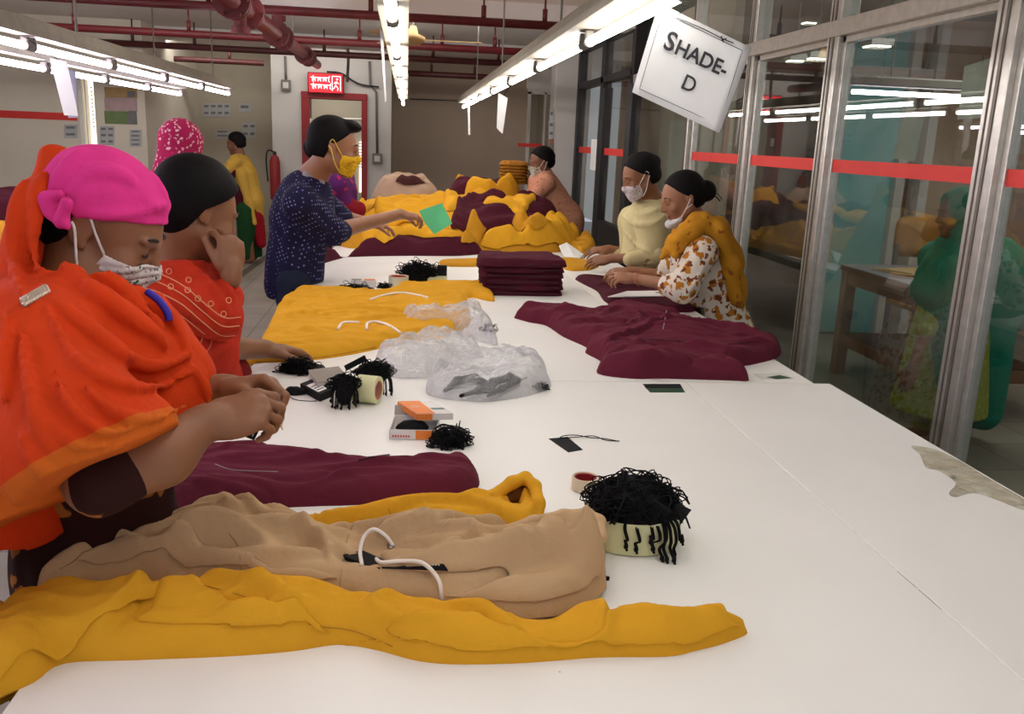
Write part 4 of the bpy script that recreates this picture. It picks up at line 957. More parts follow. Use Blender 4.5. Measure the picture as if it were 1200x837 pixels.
# ================================================================== PEOPLE: building blocks
def rotm(yaw, pitch=0, roll=0):
    """local x forward, y left, z up; pitch > 0 looks down, roll > 0 tilts the head to its left"""
    cy, sy, cp, sp, cr_, sr = math.cos(yaw), math.sin(yaw), math.cos(pitch), math.sin(pitch), math.cos(roll), math.sin(roll)
    Rz = np.array([[cy, -sy, 0], [sy, cy, 0], [0, 0, 1]]); Ry = np.array([[cp, 0, sp], [0, 1, 0], [-sp, 0, cp]]); Rx = np.array([[1, 0, 0], [0, cr_, -sr], [0, sr, cr_]])
    return Rz @ Ry @ Rx
class Head:
    def __init__(s, c, yaw, pitch=0, roll=0, sc=1.0): s.c = np.asarray(c, float); s.R = rotm(yaw, pitch, roll); s.s = sc
    def p(s, *v): return s.c+s.R @ (np.array(v, float)*s.s)
    def loc(s, P): return ((P-s.c) @ s.R)/s.s
    def add(s, sh, detail=True, neck=None, man=False):
        e = lambda c, r, k=.012, op='u': sh.ell(s.p(*c), np.array(r)*s.s, s.R, k*s.s, op)
        k_ = lambda a, b, ra, rb, k=.01, op='u': sh.cone(s.p(*a), s.p(*b), ra*s.s, rb*s.s, k*s.s, op)
        e((-.018, 0, .036), (.092, .073, .080), .02)
        e((.030, 0, -.005), (.066, .060, .085), .025)
        e((.022, 0, -.050), (.062, .053, .058), .02)
        for y in (-1, 1): k_((.002, y*.050, -.055), (.066, y*.012, -.098), .020, .017 if not man else .020, .02)
        e((.074, 0, -.098), (.018, .018, .015), .015)
        if detail:
            for y in (-1, 1):
                e((.091, y*.032, .004), (.014, .019, .012), .010, 'c')
                e((.072, y*.031, .003), (.0155, .017, .0135), .003)
                k_((.086, y*.014, .021), (.079, y*.048, .022), .006, .005, .012)
                e((.066, y*.046, -.030), (.020, .016, .022), .018)
                e((-.010, y*.073, -.004), (.019, .006, .030), .005)
                e((-.018, y*.077, .002), (.012, .0065, .024), .004)
                e((-.006, y*.0815, .000), (.009, .0035, .015), .003, 'c')
                e((.002, y*.074, -.028), (.007, .005, .008), .004)
            k_((.088, 0, .014), (.108, 0, -.026), .0075, .0105, .010)
            for y in (-1, 1): e((.098, y*.010, -.032), (.011, .008, .0075), .006)
            k_((.094, -.017, -.058), (.094, .017, -.058), .0048, .0048, .006); k_((.099, -.006, -.056), (.099, .006, -.056), .005, .005, .006)
            k_((.091, -.014, -.070), (.091, .014, -.070), .0055, .0055, .006)
            k_((.104, -.020, -.0635), (.104, .020, -.0635), .0022, .0022, .002, 'c')
        if neck is not None:
            n0 = s.p(-.018, 0, -.045); sh.cone(n0, neck, .052*s.s, .056*s.s, .03)
        return sh
def hand(sh, w, dx, dorsal, right, curl=(20, 25, 15), spread=6, thumb=(35, 20), sc=1.0, k=.005, curls=None):
    """palm, four fingers, thumb; w wrist, dx towards the fingers, dorsal = back of the hand"""
    ex = nrm(dx); ez = nrm(np.asarray(dorsal, float)-ex*(np.asarray(dorsal, float)@ex)); ey = np.cross(ez, ex)*(1 if right else -1)   # ey = thumb side
    B = np.stack([ex, ey, ez], 1); w = np.asarray(w, float); q = lambda *v: w+B@(np.array(v, float)*sc)
    R = B if np.linalg.det(B) > 0 else np.stack([ex, -ey, ez], 1)
    sh.cone(q(-.01, 0, 0), q(.02, 0, 0), .024*sc, .024*sc, .012)
    sh.ell(q(.050, 0, .0), np.array([.050, .038, .0155])*sc, R, .010); sh.ell(q(.036, .020, -.008), np.array([.032, .017, .015])*sc, R, .010); sh.ell(q(.045, -.024, -.006), np.array([.036, .013, .013])*sc, R, .010)
    ys = (.029, .0095, -.0105, -.0285); xs = (.084, .089, .085, .077); Ls = (.068, .076, .071, .055); rr = (.0088, .0090, .0086, .0076); tips = []
    for i in range(4):
        c = curls[i] if curls else curl; p = q(xs[i]-.016, ys[i]*.9, .002); a = 0; sp = math.radians(spread)*(1.5-i)*.66
        sh.cone(p, q(xs[i], ys[i], .001), rr[i]*1.1*sc, rr[i]*1.05*sc, k*1.6); p = q(xs[i], ys[i], .001)
        for j, f in enumerate((.45, .30, .25)):
            a += math.radians(c[j]); d = B@np.array([math.cos(a)*math.cos(sp), math.sin(sp)*math.cos(a), -math.sin(a)])
            n = p+d*Ls[i]*f*sc; sh.cone(p, n, rr[i]*(1-.09*j)*sc, rr[i]*(.93-.10*j)*sc, k*.7); p = n
        tips.append(p)
    t0 = q(.022, .026, -.006); a = math.radians(thumb[0]); b = math.radians(thumb[1]); d = B@nrm([math.cos(a), math.sin(a), -math.sin(b)])
    p = t0+d*.040*sc; sh.cone(t0, p, .0135*sc, .0108*sc, k*2)
    d2 = B@nrm([math.cos(a*.55), math.sin(a*.55), -math.sin(b*1.3)]); n = p+d2*.031*sc; sh.cone(p, n, .0102*sc, .0092*sc, k); d3 = B@nrm([math.cos(a*.15), math.sin(a*.15), -math.sin(b*1.5)])
    sh.cone(n, n+d3*.025*sc, .0092*sc, .0074*sc, k); tips.append(n+d3*.025*sc)
    return tips
SK = {}
def skin(name, c):
    m, nt, b = newmat(name); v = coords(nt); base = lin(c)
    nt.links.new(ramp(nt, noise(nt, v, 14, 4), [(.3, tuple(x*.88 for x in base[:3])+(1,)), (.7, tuple(min(1, x*1.06) for x in base[:3])+(1,))]), b.inputs['Base Color'])
    b.inputs['Roughness'].default_value = .48; b.inputs['Specular IOR Level'].default_value = .35
    b.inputs['Subsurface Weight'].default_value = .05; b.inputs['Subsurface Radius'].default_value = (.006, .004, .003); b.inputs['Subsurface Scale'].default_value = .5
    bump(nt, b, noise(nt, v, 420, 2), .15, .0006); return m
SKB = skin('brown skin', (134, 88, 60)); SKD = skin('deep brown skin', (118, 76, 54)); SKL = skin('warm brown skin', (150, 102, 74))
def hair_mat():
    m, nt, b = newmat('black hair'); v = coords(nt, (1, 1, .25)); b.inputs['Base Color'].default_value = lin((15, 11, 12))
    b.inputs['Roughness'].default_value = .7; b.inputs['Specular IOR Level'].default_value = .12; bump(nt, b, noise(nt, v, 260, 2), .5, .002); return m
HAIR = hair_mat()
EYEW = plain('eye white', (190, 180, 172), .3, var=0); EYEB = plain('dark iris', (24, 16, 12), .2, var=0); BROW = plain('eyebrow hair', (26, 18, 16), .8)
def face_bits(H, t, parent, lips=True, sidesgn=(-1, 1), closed=True):
    """eyebrows, lash lines and lip colour as thin pieces"""
    for y in sidesgn:
        pts = [H.p(.090, y*.014, .024), H.p(.0915, y*.026, .0295), H.p(.085, y*.040, .029), H.p(.075, y*.050, .023)]
        MB().tube(cr(pts, 4), [(.0012+.0016*math.sin(math.pi*i/12))*H.s for i in range(13)], 6).build('eyebrow', BROW, parent, True)
        pts = [H.p(.0870, y*.017, .000), H.p(.0888, y*.026, -.0035), H.p(.0862, y*.036, -.0035), H.p(.0800, y*.045, .0005)]
        MB().tube(cr(pts, 4), [(.0006+.0010*math.sin(math.pi*i/12))*H.s for i in range(13)], 6).build('eyelash', BROW, parent, True)
def mask(H, t, mat, parent, strapmat, low=-.108, top=-.012, puff=.005, h=.003, straps=True, pleat=0):
    """cloth face mask: a shell around nose, mouth and chin"""
    b = Sh(); H.add(b, detail=False); b.cone(H.p(.086, 0, .010), H.p(.105, 0, -.030), .010*H.s, .013*H.s, .015)
    for y in (-1, 1): b.ell(H.p(.066, y*.046, -.030), np.array([.020, .016, .022])*H.s, H.R, .018*H.s)
    b.ell(H.p(.082, 0, -.062), np.array([.022, .032, .034])*H.s, H.R, .015)
    def fn(P, bc=None, bR=None):
        q = H.loc(P); d = b(P)-puff*H.s
        top_ = q[:, 2]-(top+np.maximum(0, .0)-.12*np.abs(q[:, 1])-.10*(.09-q[:, 0])); bot = low-q[:, 2]+.25*(.06-q[:, 0]); back = .030-q[:, 0]+np.abs(q[:, 2]+.06)*.15
        if pleat: d = d+pleat*np.sin((q[:, 2]*1.0-q[:, 0]*.5)*420+np.abs(q[:, 1])*60)
        m = np.maximum(np.maximum(top_, bot), back)*H.s
        return np.maximum(np.maximum(d, m), -(b(P)-.0015*H.s)*.9)
    c = H.p(.07, 0, -.06); R = .085*H.s
    o = sdf_obj('face_mask', fn, c-R, c+R, h, mat, parent, 1)
    if straps:
        for y in (-1, 1):
            for (z0_, z1_) in ((-.030, .028), (-.095, -.030)):
                pts = [H.p(.038, y*.058, z0_), H.p(.012, y*.074, (z0_+z1_)/2), H.p(-.014, y*.084, z1_ if z0_ > -.05 else -.012), H.p(-.026, y*.083, .012 if z0_ > -.05 else .0)]
                MB().tube(cr(pts, 4), .0022*H.s, 6).build('ear_strap', strapmat, o, True)
    return o
def hair_cap(H, parent, off=.012, front=.062, z0=.045, low=-.05, bun=None, h=.004, extra=None, part=True):
    b = Sh(); e = lambda c, r, k=.012: b.ell(H.p(*c), np.array(r)*H.s, H.R, k)
    e((-.020, 0, .036), (.092+off, .073+off, .080+off), .02); e((-.045, 0, -.015), (.062+off, .062+off*.6, .062), .02)
    def fn0(P):
        q = H.loc(P); d = b(P)
        # hairline: slanting back from the forehead, round the ear, down to the nape
        face = np.minimum((q[:, 0]-(-.004+.5*(q[:, 2]-.0)))*.9, 1)            # in front of this line is face
        hl = np.where(q[:, 2] > z0, (q[:, 0]-(front-.55*(q[:, 2]-z0)*0)), (q[:, 0]-(-.020+(q[:, 2]-.0)*.9)))
        side = np.abs(q[:, 1])
        line = q[:, 0]-np.interp(q[:, 2], [-.09, -.03, .0, .022, .045, .075, .10, .14], [-.035, -.028, -.018, .006, .030, front-.012, front+.006, .06])+.006*(1-side/.07).clip(0, 1)*(q[:, 2] > .03)
        return np.maximum(np.maximum(d, line*.8*H.s), (low-q[:, 2])*H.s)+.0016*(vnoise(q*np.array([60, 220, 60]), 3)-.5)
    c2 = Sh()
    if bun: c2.ell(H.p(*bun[0]), np.array(bun[1])*H.s, H.R, .01)
    if extra: extra(c2)
    def fn(P, bc=None, bR=None):
        d = fn0(P)
        return smin(d, c2(P), .012) if c2.L else d
    lo = H.c-.16*H.s; hi = H.c+.16*H.s
    if c2.L: l2, h2 = c2.bounds(); lo = np.minimum(lo, l2); hi = np.maximum(hi, h2)
    return sdf_obj('hair', fn, lo, hi, h, HAIR, parent, 1)
def legs(sh, hipL, hipR, floor=0.0, fwd=(1, 0), r=.075, kneebend=.03):
    f = np.array([fwd[0], fwd[1], 0.]); f = f/np.linalg.norm(f)
    for hp in (hipL, hipR):
        hp = np.asarray(hp, float); kn = np.array([hp[0], hp[1], floor+.46])+f*kneebend; an = np.array([hp[0], hp[1], floor+.08])-f*.01
        sh.cone(hp, kn, r, r*.68, .03); sh.cone(kn, an, r*.62, .036, .02); sh.cone(an-[0, 0, .03], an+f*.15-[0, 0, .055], .034, .024, .02)
def person_obj(label, loc): return thing('person', label, 'person', loc)
def folds3(P, ax, freq, amp, seed=0, warp=.35, oct=2):
    """folds running along direction ax (drape lines)"""
    ax = nrm(ax); n = vnoise(P*5.0, seed)[:, None]; q = P+warp*.1*(n-.5)*2
    al = q@ax; per = q-al[:, None]*ax
    s = np.stack([per[:, 0]*freq, per[:, 1]*freq, per[:, 2]*freq], 1)+al[:, None]*ax*freq*.18
    v = 1-np.abs(2*fbm(s, oct, seed)-1)
    return amp*(v-.55)*2
def printmat(name, base, spots, scale, thr, rough=.9, dist='F1', wr=.3):
    """cloth with printed motifs: spots = [(colour, scale, threshold)]"""
    m, nt, b = newmat(name); v = coords(nt); col = lin(base); cur = None
    tcol = ramp(nt, noise(nt, v, 9, 3), [(.3, tuple(x*.85 for x in col[:3])+(1,)), (.7, col)])
    cur = tcol
    for i, (c, sc, th, sm) in enumerate(spots):
        vo = nt.nodes.new('ShaderNodeTexVoronoi'); vo.inputs['Scale'].default_value = sc; vo.inputs['Randomness'].default_value = sm
        dn = nt.nodes.new('ShaderNodeMapping'); dn.inputs['Location'].default_value = (i*1.7, i*.9, i*2.3); nt.links.new(v, dn.inputs[0])
        if sm > .5:
            nn = nt.nodes.new('ShaderNodeTexNoise'); nn.inputs['Scale'].default_value = sc*1.5; nt.links.new(dn.outputs[0], nn.inputs['Vector'])
            va = nt.nodes.new('ShaderNodeVectorMath'); va.operation = 'SCALE'; va.inputs['Scale'].default_value = 1.1/sc; nt.links.new(nn.outputs['Color'], va.inputs[0])
            vb = nt.nodes.new('ShaderNodeVectorMath'); vb.operation = 'ADD'; nt.links.new(dn.outputs[0], vb.inputs[0]); nt.links.new(va.outputs[0], vb.inputs[1]); nt.links.new(vb.outputs[0], vo.inputs['Vector'])
        else: nt.links.new(dn.outputs[0], vo.inputs['Vector'])
        f = ramp(nt, vo.outputs['Distance'], [(th*.92, (1, 1, 1, 1)), (th, (0, 0, 0, 1))])
        cur = mixc(nt, f, cur, lin(c))
    nt.links.new(cur, b.inputs['Base Color']); b.inputs['Roughness'].default_value = rough; b.inputs['Specular IOR Level'].default_value = .15
    bump(nt, b, noise(nt, v, 30, 4), wr, .004); return m

def mesh_sdf(name, sh, h, mat, t, post=None, zmin=None, **kw):
    lo, hi = sh.bounds()
    def fn(P, bc=None, bR=None):
        d = sh(P, bc, bR)
        if post is not None: d = post(P, d)
        if zmin is not None: d = np.maximum(d, zmin-P[:, 2])
        return d
    return sdf_obj(name, fn, lo, hi, h, mat, t, 1, **kw)

# hoods that stand open on the table garments
for g_, s_ in hood_late:
    mesh_sdf('hood_rim', s_, .0035, YEL, g_)
    s2 = Sh(); H_ = lambda x, y, h: PZ(x, y, TZ+h)
    s2.path([H_(585, 592, .032), H_(604, 580, .042), H_(616, 570, .052), H_(616, 596, .03)], [.010, .013, .011, .012], .01); mesh_sdf('hood_shade_fill', s2, .0035, fabric('ochre hood shade', (84, 48, 14)), g_)  # dark filler colour stands for the shade inside the mustard hood
s_ = Sh(); z_ = lambda x, y, h: PZ(x, y, TZ+.012+h)
s_.path([z_(540, 640, .050), z_(585, 624, .060), z_(625, 611, .068), z_(660, 604, .074), z_(688, 602, .076), z_(702, 611, .070), z_(704, 630, .058)], [.006, .009, .010, .010, .010, .011, .012], .01)
s_.path([z_(596, 646, .050), z_(640, 637, .056), z_(676, 623, .062), z_(694, 613, .066)], [.006, .010, .011, .009], .01)
bei_ = [o for o in bpy.data.objects if o.name.startswith('hoodie') and 'beige hoodie with white' in o.get('label', '')][0]
mesh_sdf('hood_rim', s_, .0035, BEI, bei_)
s_ = Sh(); s_.path([z_(600, 642, .044), z_(640, 634, .048), z_(684, 618, .056)], [.012, .017, .012], .01); mesh_sdf('hood_shade_fill', s_, .0035, fabric('beige hood shade', (120, 92, 66)), bei_)  # darker beige filler paints the shade in the hood slit
# ================================================================== PERSON: orange shawl, pink head cloth, nearest on the left
ORA = fabric('orange shawl cotton', (206, 58, 14), var=.06, wr=.35, wscale=16, soft=.1)
ORB = fabric('orange border cotton', (206, 92, 22), var=.05, wr=.3)
PINK = fabric('pink head cloth', (214, 54, 132), var=.04, wr=.25, soft=.15)
BRN = printmat('dark brown paisley print', (48, 22, 20), [((150, 92, 38), 9, .30, 1.0), ((48, 22, 20), 13, .22, 1.0)], 1, 1)
MSK1 = printmat('white mask with green flecks', (214, 204, 200), [((20, 92, 70), 60, .22, 1.0), ((70, 60, 70), 75, .16, 1.0)], 1, 1)
WSTR = plain('white elastic', (220, 214, 208), .8)
t = person_obj('woman in orange shawl and pink head cloth with flowered mask, nearest on the left', (-.72, 1.35, 0))
H1 = Head(PD(120, 264, 1.50), math.radians(2), math.radians(31), math.radians(0), 1.0)
neck = PD(92, 366, 1.50)
B = Sh(); H1.add(B, True, neck)
shN = PD(62, 418, 1.30); shF = PD(108, 402, 1.62); chest = PD(92, 480, 1.48); hipc = PD(116, 640, 1.64)
B.cone(shN, shF, .062, .062, .05); B.cone(chest, hipc, .13, .135, .06); B.cone(neck, chest, .07, .12, .05)
elN = PD(118, 562, 1.25); wrN = PD(240, 496, 1.33)
elF = PD(170, 512, 1.66); wrF = PD(258, 458, 1.46)
B.cone(shN, elN, .055, .045, .03); B.cone(elN, PD(190, 533, 1.28), .044, .041, .03); B.cone(PD(190, 533, 1.28), wrN, .041, .028, .03)
B.cone(shF, elF, .055, .042, .03); B.cone(elF, wrF, .040, .026, .03)
r3, u3, f3 = _r, _u, _f
# near hand: back of the hand to the camera, fingers curled round the string; far hand: pinching from behind
hand(B, wrN, r3*.93+u3*.25+f3*.30, -f3*.75+u3*.62, True, curls=[(38, 45, 30), (46, 55, 35), (54, 60, 40), (60, 62, 40)], spread=2, thumb=(28, 30), sc=1.0)
hand(B, wrF, r3*.96+u3*.10-f3*.05, u3*.85+f3*.3, False, curls=[(42, 62, 38), (48, 60, 36), (56, 58, 34), (62, 58, 30)], spread=2, thumb=(24, 22), sc=1.0)
legs(B, hipc+[0, -.09, 0], hipc+[0, .09, 0])
lo, hi = B.bounds(); sdf_obj('body', B, lo, hi, .0036, SKB, t, 1)
face_bits(H1, t, t)
mk = mask(H1, t, MSK1, t, WSTR, pleat=.0008)
# dark hair edge below the head cloth
hair_cap(H1, t, off=.004, front=.05, low=-.085, h=.004)
# pink head cloth
c = Sh(); e = lambda q, r_, k=.02: c.ell(H1.p(*q), np.array(r_)*H1.s, H1.R, k)
e((-.018, 0, .040), (.098, .082, .088)); e((.030, 0, .012), (.0705, .066, .082), .008); e((.046, 0, .080), (.034, .048, .022), .012); e((-.078, 0, .005), (.036, .046, .050), .02)
e((-.086, .0, -.040), (.026, .034, .038), .02)
cb = c.copy()
def cap0(P):
    q = H1.loc(P); d = cb(P)
    line = (.024+.36*np.maximum(q[:, 0], 0)-q[:, 2])            # lower edge, dips towards the nape
    line = line+.055*np.clip((-q[:, 0]-.035)/.02, 0, 1)*-1
    return np.maximum(d, line*.85*H1.s)
cr2 = Sh()
for pts, r_, dep in (([(74, 262), (84, 232), (100, 208), (118, 200), (140, 204), (158, 216)], .008, .002), ([(60, 258), (64, 225), (78, 196), (98, 176)], .008, .003), ([(92, 250), (120, 252), (155, 250), (192, 240)], .004, .001), ([(90, 258), (96, 238), (108, 222)], .005, .002), ([(166, 178), (180, 205), (196, 236)], .005, .003)):
    ropes(cr2, c, [(pts, r_, dep)], .012)
def capf(P, bc=None, bR=None):
    d = cap0(P); q = H1.loc(P)
    d2 = np.maximum(cr2(P), (.036-q[:, 2])*H1.s*.8) if False else cr2(P)
    return smin(d, np.maximum(d2, -(d+.03)), .012)+folds3(P, H1.R@np.array([1, 0, .3]), 26, .0014, 5)
sdf_obj('head_cloth', capf, H1.c-.19, H1.c+.19, .0036, PINK, t, 1)
kn = Sh(); kn.path([PD(70, 228, 1.39), PD(56, 234, 1.40), PD(60, 248, 1.40), PD(70, 264, 1.39)], [.008, .012, .010, .006], .012); kn.path([PD(78, 238, 1.37), PD(72, 258, 1.38), PD(80, 266, 1.38)], [.010, .009, .005], .012)
lo, hi = kn.bounds(); sdf_obj('cloth_knot', kn, lo, hi, .0036, PINK, t, 1)
# brown printed tunic and skirt
tu = Sh(); tu.cone(PD(92, 470, 1.47), hipc, .15, .13, .05); tu.ell(hipc-[0.0, 0, .02], (.13, .18, .2), None, .05)
tu.cone(hipc-[0, 0, .05], (hipc[0]-.03, hipc[1], .12), .14, .19, .06); tu.cone(shN, elN, .060, .050, .03); tu.cone(elN, PD(148, 553, 1.255), .050, .048, .02); tu.cone(shF, elF, .068, .055, .03)
def tuf(P, bc=None, bR=None):
    d = tu(P, bc, bR)+folds3(P, (0, 0, 1), 11, .008, 8); d = np.maximum(d, .10-P[:, 2]); return np.maximum(d, P[:, 0]-(TL-.012)*1.0+0*(P[:, 2])-np.where(P[:, 2] > TZ+.004, .5, 0))
lo, hi = tu.bounds(); sdf_obj('printed_tunic', tuf, lo, hi, .007, BRN, t, 1)
# the shawl
s = Sh()
s.path([PD(66, 188, 1.50), PD(58, 235, 1.47), PD(54, 285, 1.46), PD(48, 345, 1.47)], [.026, .044, .062, .085], .03)
s.path([PD(78, 196, 1.52), PD(66, 240, 1.54), PD(62, 300, 1.54)], [.030, .040, .05], .03)
s.cone(PD(36, 396, 1.34), PD(108, 396, 1.60), .085, .080, .05)                 # shoulders
s.cone(PD(92, 410, 1.48), PD(85, 520, 1.46), .155, .215, .06)                  # torso
s.cone(PD(50, 410, 1.28), PD(95, 520, 1.20), .090, .105, .05)                  # near upper arm
s.cone(PD(95, 520, 1.20), PD(165, 505, 1.25), .098, .056, .05)                 # over the forearm
s.cone(PD(20, 450, 1.34), PD(-30, 560, 1.34), .14, .19, .06); s.cone(PD(0, 560, 1.36), PD(40, 600, 1.34), .17, .12, .06)
s.cone(PD(140, 400, 1.44), PD(200, 455, 1.44), .075, .062, .05); s.cone(PD(200, 440, 1.46), PD(205, 505, 1.46), .065, .05, .04); s.cone(PD(160, 440, 1.40), PD(215, 480, 1.44), .07, .04, .05)
s.path([PD(66, 352, 1.42), PD(108, 382, 1.36), (PD(150, 408, 1.36))], [.035, .042, .05], .04); s.path([PD(112, 366, 1.58), PD(150, 372, 1.54), PD(184, 392, 1.50)], [.04, .042, .045], .04)
s.path([PD(154, 368, 1.46), PD(182, 384, 1.44), PD(192, 412, 1.43)], [.020, .028, .04], .03)
base = s.copy()
R_P = [
 ([(62, 300), (90, 322), (125, 352), (160, 380), (195, 400)], .016, .004), ([(80, 292), (108, 318), (140, 340), (168, 362), (190, 384)], .014, .004),
 ([(60, 345), (90, 372), (120, 398), (150, 420), (190, 428), (222, 414)], .017, .004), ([(52, 352), (70, 390), (100, 430), (140, 450), (190, 452), (230, 432)], .013, .004),
 ([(150, 330), (170, 352), (196, 368), (212, 392), (222, 420)], .012, .003), ([(168, 338), (186, 352), (204, 372)], .009, .003),
 ([(130, 342), (150, 362), (180, 390), (198, 412)], .010, .003), ([(24, 380), (30, 430), (44, 490), (70, 540)], .013, .004), ([(60, 420), (80, 470), (120, 505), (165, 500)], .012, .005), ([(8, 360), (4, 420), (4, 480)], .013, .004),
 ([(90, 440), (130, 480), (180, 490), (228, 470)], .012, .004), ([(228, 430), (240, 455), (248, 480)], .010, .004), ([(60, 190), (46, 230), (40, 290), (50, 340)], .012, .004), ([(30, 215), (18, 260), (16, 310), (28, 350)], .014, .004),
 ([(20, 500), (60, 560), (110, 560)], .012, .005), ([(40, 470), (90, 520), (150, 520)], .010, .004)]
rp = Sh(); ropes(rp, base, [(p_, r_*1.15, d_*.3) for p_, r_, d_ in R_P], .008)
pA, pB, pC = PD(0, 606, 1.18), PD(178, 503, 1.16), PD(238, 508, 1.60)
hn = nrm(np.cross(pB-pA, pC-pA)); hn = hn if hn[2] < 0 else -hn
def shf(P, bc=None, bR=None):
    d = base(P, bc, bR) if bc is not None else base(P)
    near = np.abs(d) < .06
    r_ = np.full(len(P), .5)
    if near.any(): r_[near] = rp(P[near], bc, bR)
    d = smin(d, np.maximum(r_, -d-.03), .009)
    d = d+folds3(P, nrm([.5, .1, -.8]), 10, .009, 21)
    hem = (P-pA)@hn; d = np.maximum(d, hem+.004*np.sin(P[:, 0]*40))
    # hollow round head and neck
    q = H1.loc(P); cav = np.sqrt(((q-np.array([.045, 0, -.05]))**2*np.array([.9, .95, .62])).sum(1))-.136
    cut = np.maximum(-(cav)*H1.s, -(q[:, 0]+.105)*H1.s*1.0)
    d = np.maximum(d, np.minimum(-cav*H1.s, 1)*np.where(q[:, 2] > -.16, 1, 1)) if True else d
    # open mouth of the shawl below, so that the tunic shows
    return d
def band_mat(name, ca, cb, p0, n, w, edge=.004):
    m, nt, b = newmat(name); g = nt.nodes.new('ShaderNodeNewGeometry'); v = coords(nt)
    dt = nt.nodes.new('ShaderNodeVectorMath'); dt.operation = 'DOT_PRODUCT'; nt.links.new(v, dt.inputs[0]); dt.inputs[1].default_value = tuple(n)
    dd = mathn(nt, 'SUBTRACT', float(np.dot(p0, n)), dt.outputs['Value'])
    f = ramp(nt, mathn(nt, 'MULTIPLY', dd, 1/(w*2)), [(.49, (1, 1, 1, 1)), (.51, (0, 0, 0, 1))]); nz = noise(nt, v, 12, 3)
    a = ramp(nt, nz, [(.3, tuple(x*.88 for x in lin(ca)[:3])+(1,)), (.7, lin(ca))]); b2 = ramp(nt, nz, [(.3, tuple(x*.86 for x in lin(cb)[:3])+(1,)), (.7, lin(cb))])
    nt.links.new(mixc(nt, f, a, b2), b.inputs['Base Color']); b.inputs['Roughness'].default_value = .85; b.inputs['Specular IOR Level'].default_value = .15
    h = mathn(nt, 'ADD', mathn(nt, 'MULTIPLY', noise(nt, v, 18, 4, .6), 3.), mathn(nt, 'MULTIPLY', noise(nt, v, 900, 1), .2)); bump(nt, b, h, .5, .004); return m
lo, hi = base.bounds(); locp = pA-np.array(t.location)
sh_o = sdf_obj('orange_shawl', shf, lo, hi, .0042, band_mat('orange shawl with border', (204, 60, 16), (204, 96, 28), locp, hn, .026), t, 1)
# rear tail of the shawl hanging lower on the left
tl = Sh(); tl.cone(PD(-10, 560, 1.44), PD(-5, 626, 1.44), .13, .11, .04); tl.cone(PD(-10, 600, 1.42), PD(26, 622, 1.42), .08, .04, .04)
lo, hi = tl.bounds(); tail = sdf_obj('shawl_tail', lambda P, bc=None, bR=None: np.maximum(tl(P)+folds3(P, (0, 0, 1), 12, .006, 3), (PD(10, 634, 1.4)[2]-P[:, 2])+.006*np.sin(P[:, 0]*70)), lo, hi, .006, ORA, t, 1)
# brooch on the shoulder
hs = caster([o for o in t.children if o.name.startswith('orange_shawl')])
m = MB()
for k in range(9):
    x = 28+26*k/8; y = 354-15*k/8
    for j in (-1, 0, 1):
        q = hs(x+j*1.2, y+j*2.6, .003); m.lathe([(0, -.005), (.0042, -.002), (.0042, .002), (0, .005)], q, 8, -_f)
m.build('brooch', plain('silver brooch', (196, 180, 160), .3, metal=.8), t, 'auto')
MB().tube(cr([hs(172, 342, .004), hs(186, 352, .004), hs(196, 366, .004), hs(198, 376, .004)], 5), .006, 6).build('blue_trim', plain('deep blue trim', (44, 26, 150), .7), t, True)
# dark tag hanging under her hands
q0 = PD(275, 502, 1.37); 
tg = thing('hang_tag', 'black printed hang tag held under the hands of the orange shawled woman', 'hang tag', q0)
ex = PD(298, 516, 1.37)-PD(270, 506, 1.37); ey = PD(308, 496, 1.37)-PD(298, 516, 1.37)
MB().prism([(0, 0), (1, 0), (1, 1), (0, 1)], nrm(np.cross(ex, ey))*.0012, PD(270, 506, 1.37), ex, ey).build('card', BLK, tg)
text_obj('print', '15', .017, INK, frame(PD(294, 505, 1.367), ey*-1, nrm(ex)), tg)
def fold(ax, freq, amp, seed=0): return lambda P, d: d+folds3(P, ax, freq, amp, seed)
def bangle(c, ax, r, mat, t, thick=.0022, name='bangle'):
    ax = nrm(ax); u = nrm(np.cross(ax, [0, 0, 1.])); v = np.cross(ax, u)
    return MB().tube([np.asarray(c)+(u*math.cos(a)+v*math.sin(a))*r for a in np.linspace(0, 2*math.pi, 25)[:-1]], thick, 6, closed=True).build(name, mat, t, True)
GOLD = plain('gold bangle', (212, 160, 60), .3, metal=.9)
# ================================================================== PERSON: red scarf, hand at cheek
RED = fabric('orange red scarf cotton', (188, 48, 26), var=.1, wr=.5, wscale=30)
REDS = fabric('orange red tunic cotton', (176, 44, 26), var=.07, wr=.3)
REDD = printmat('dark red damask skirt', (112, 18, 16), [((132, 34, 26), 26, .3, 1.0)], 1, 1)
WTH = plain('pale embroidery thread', (226, 150, 110), .8)
t = person_obj('woman in embroidered orange red scarf, black hair, one hand at her cheek', (-.78, 2.55, 0))
H = Head(PD(232, 246, 2.45), math.radians(36), math.radians(24), 0, 1.08)
neck = PD(205, 318, 2.50); B = Sh(); H.add(B, True, neck)
sN = PD(186, 352, 2.38); sF = PD(236, 338, 2.72); ch = PD(212, 400, 2.55); hp = PD(240, 500, 2.75)
B.cone(sN, sF, .055, .055, .05); B.cone(neck, ch, .06, .11, .05); B.cone(ch, hp, .11, .13, .06)
eN = PD(214, 408, 2.40); wN = PD(307, 409, 2.86)
B.cone(sN, eN, .05, .042, .03); B.cone(eN, wN, .046, .031, .02)
hd_ = PZ(335, 412, TZ+.05)
hand(B, wN, (PZ(358, 410, TZ+.04)-wN), (0, 0, 1), False, curl=(10, 18, 14), spread=7, thumb=(34, 10), sc=1.15)
eF = PD(262, 380, 2.60); wF = PD(271, 322, 2.42)
B.cone(sF, eF, .05, .04, .03); B.cone(eF, wF, .038, .024, .02)
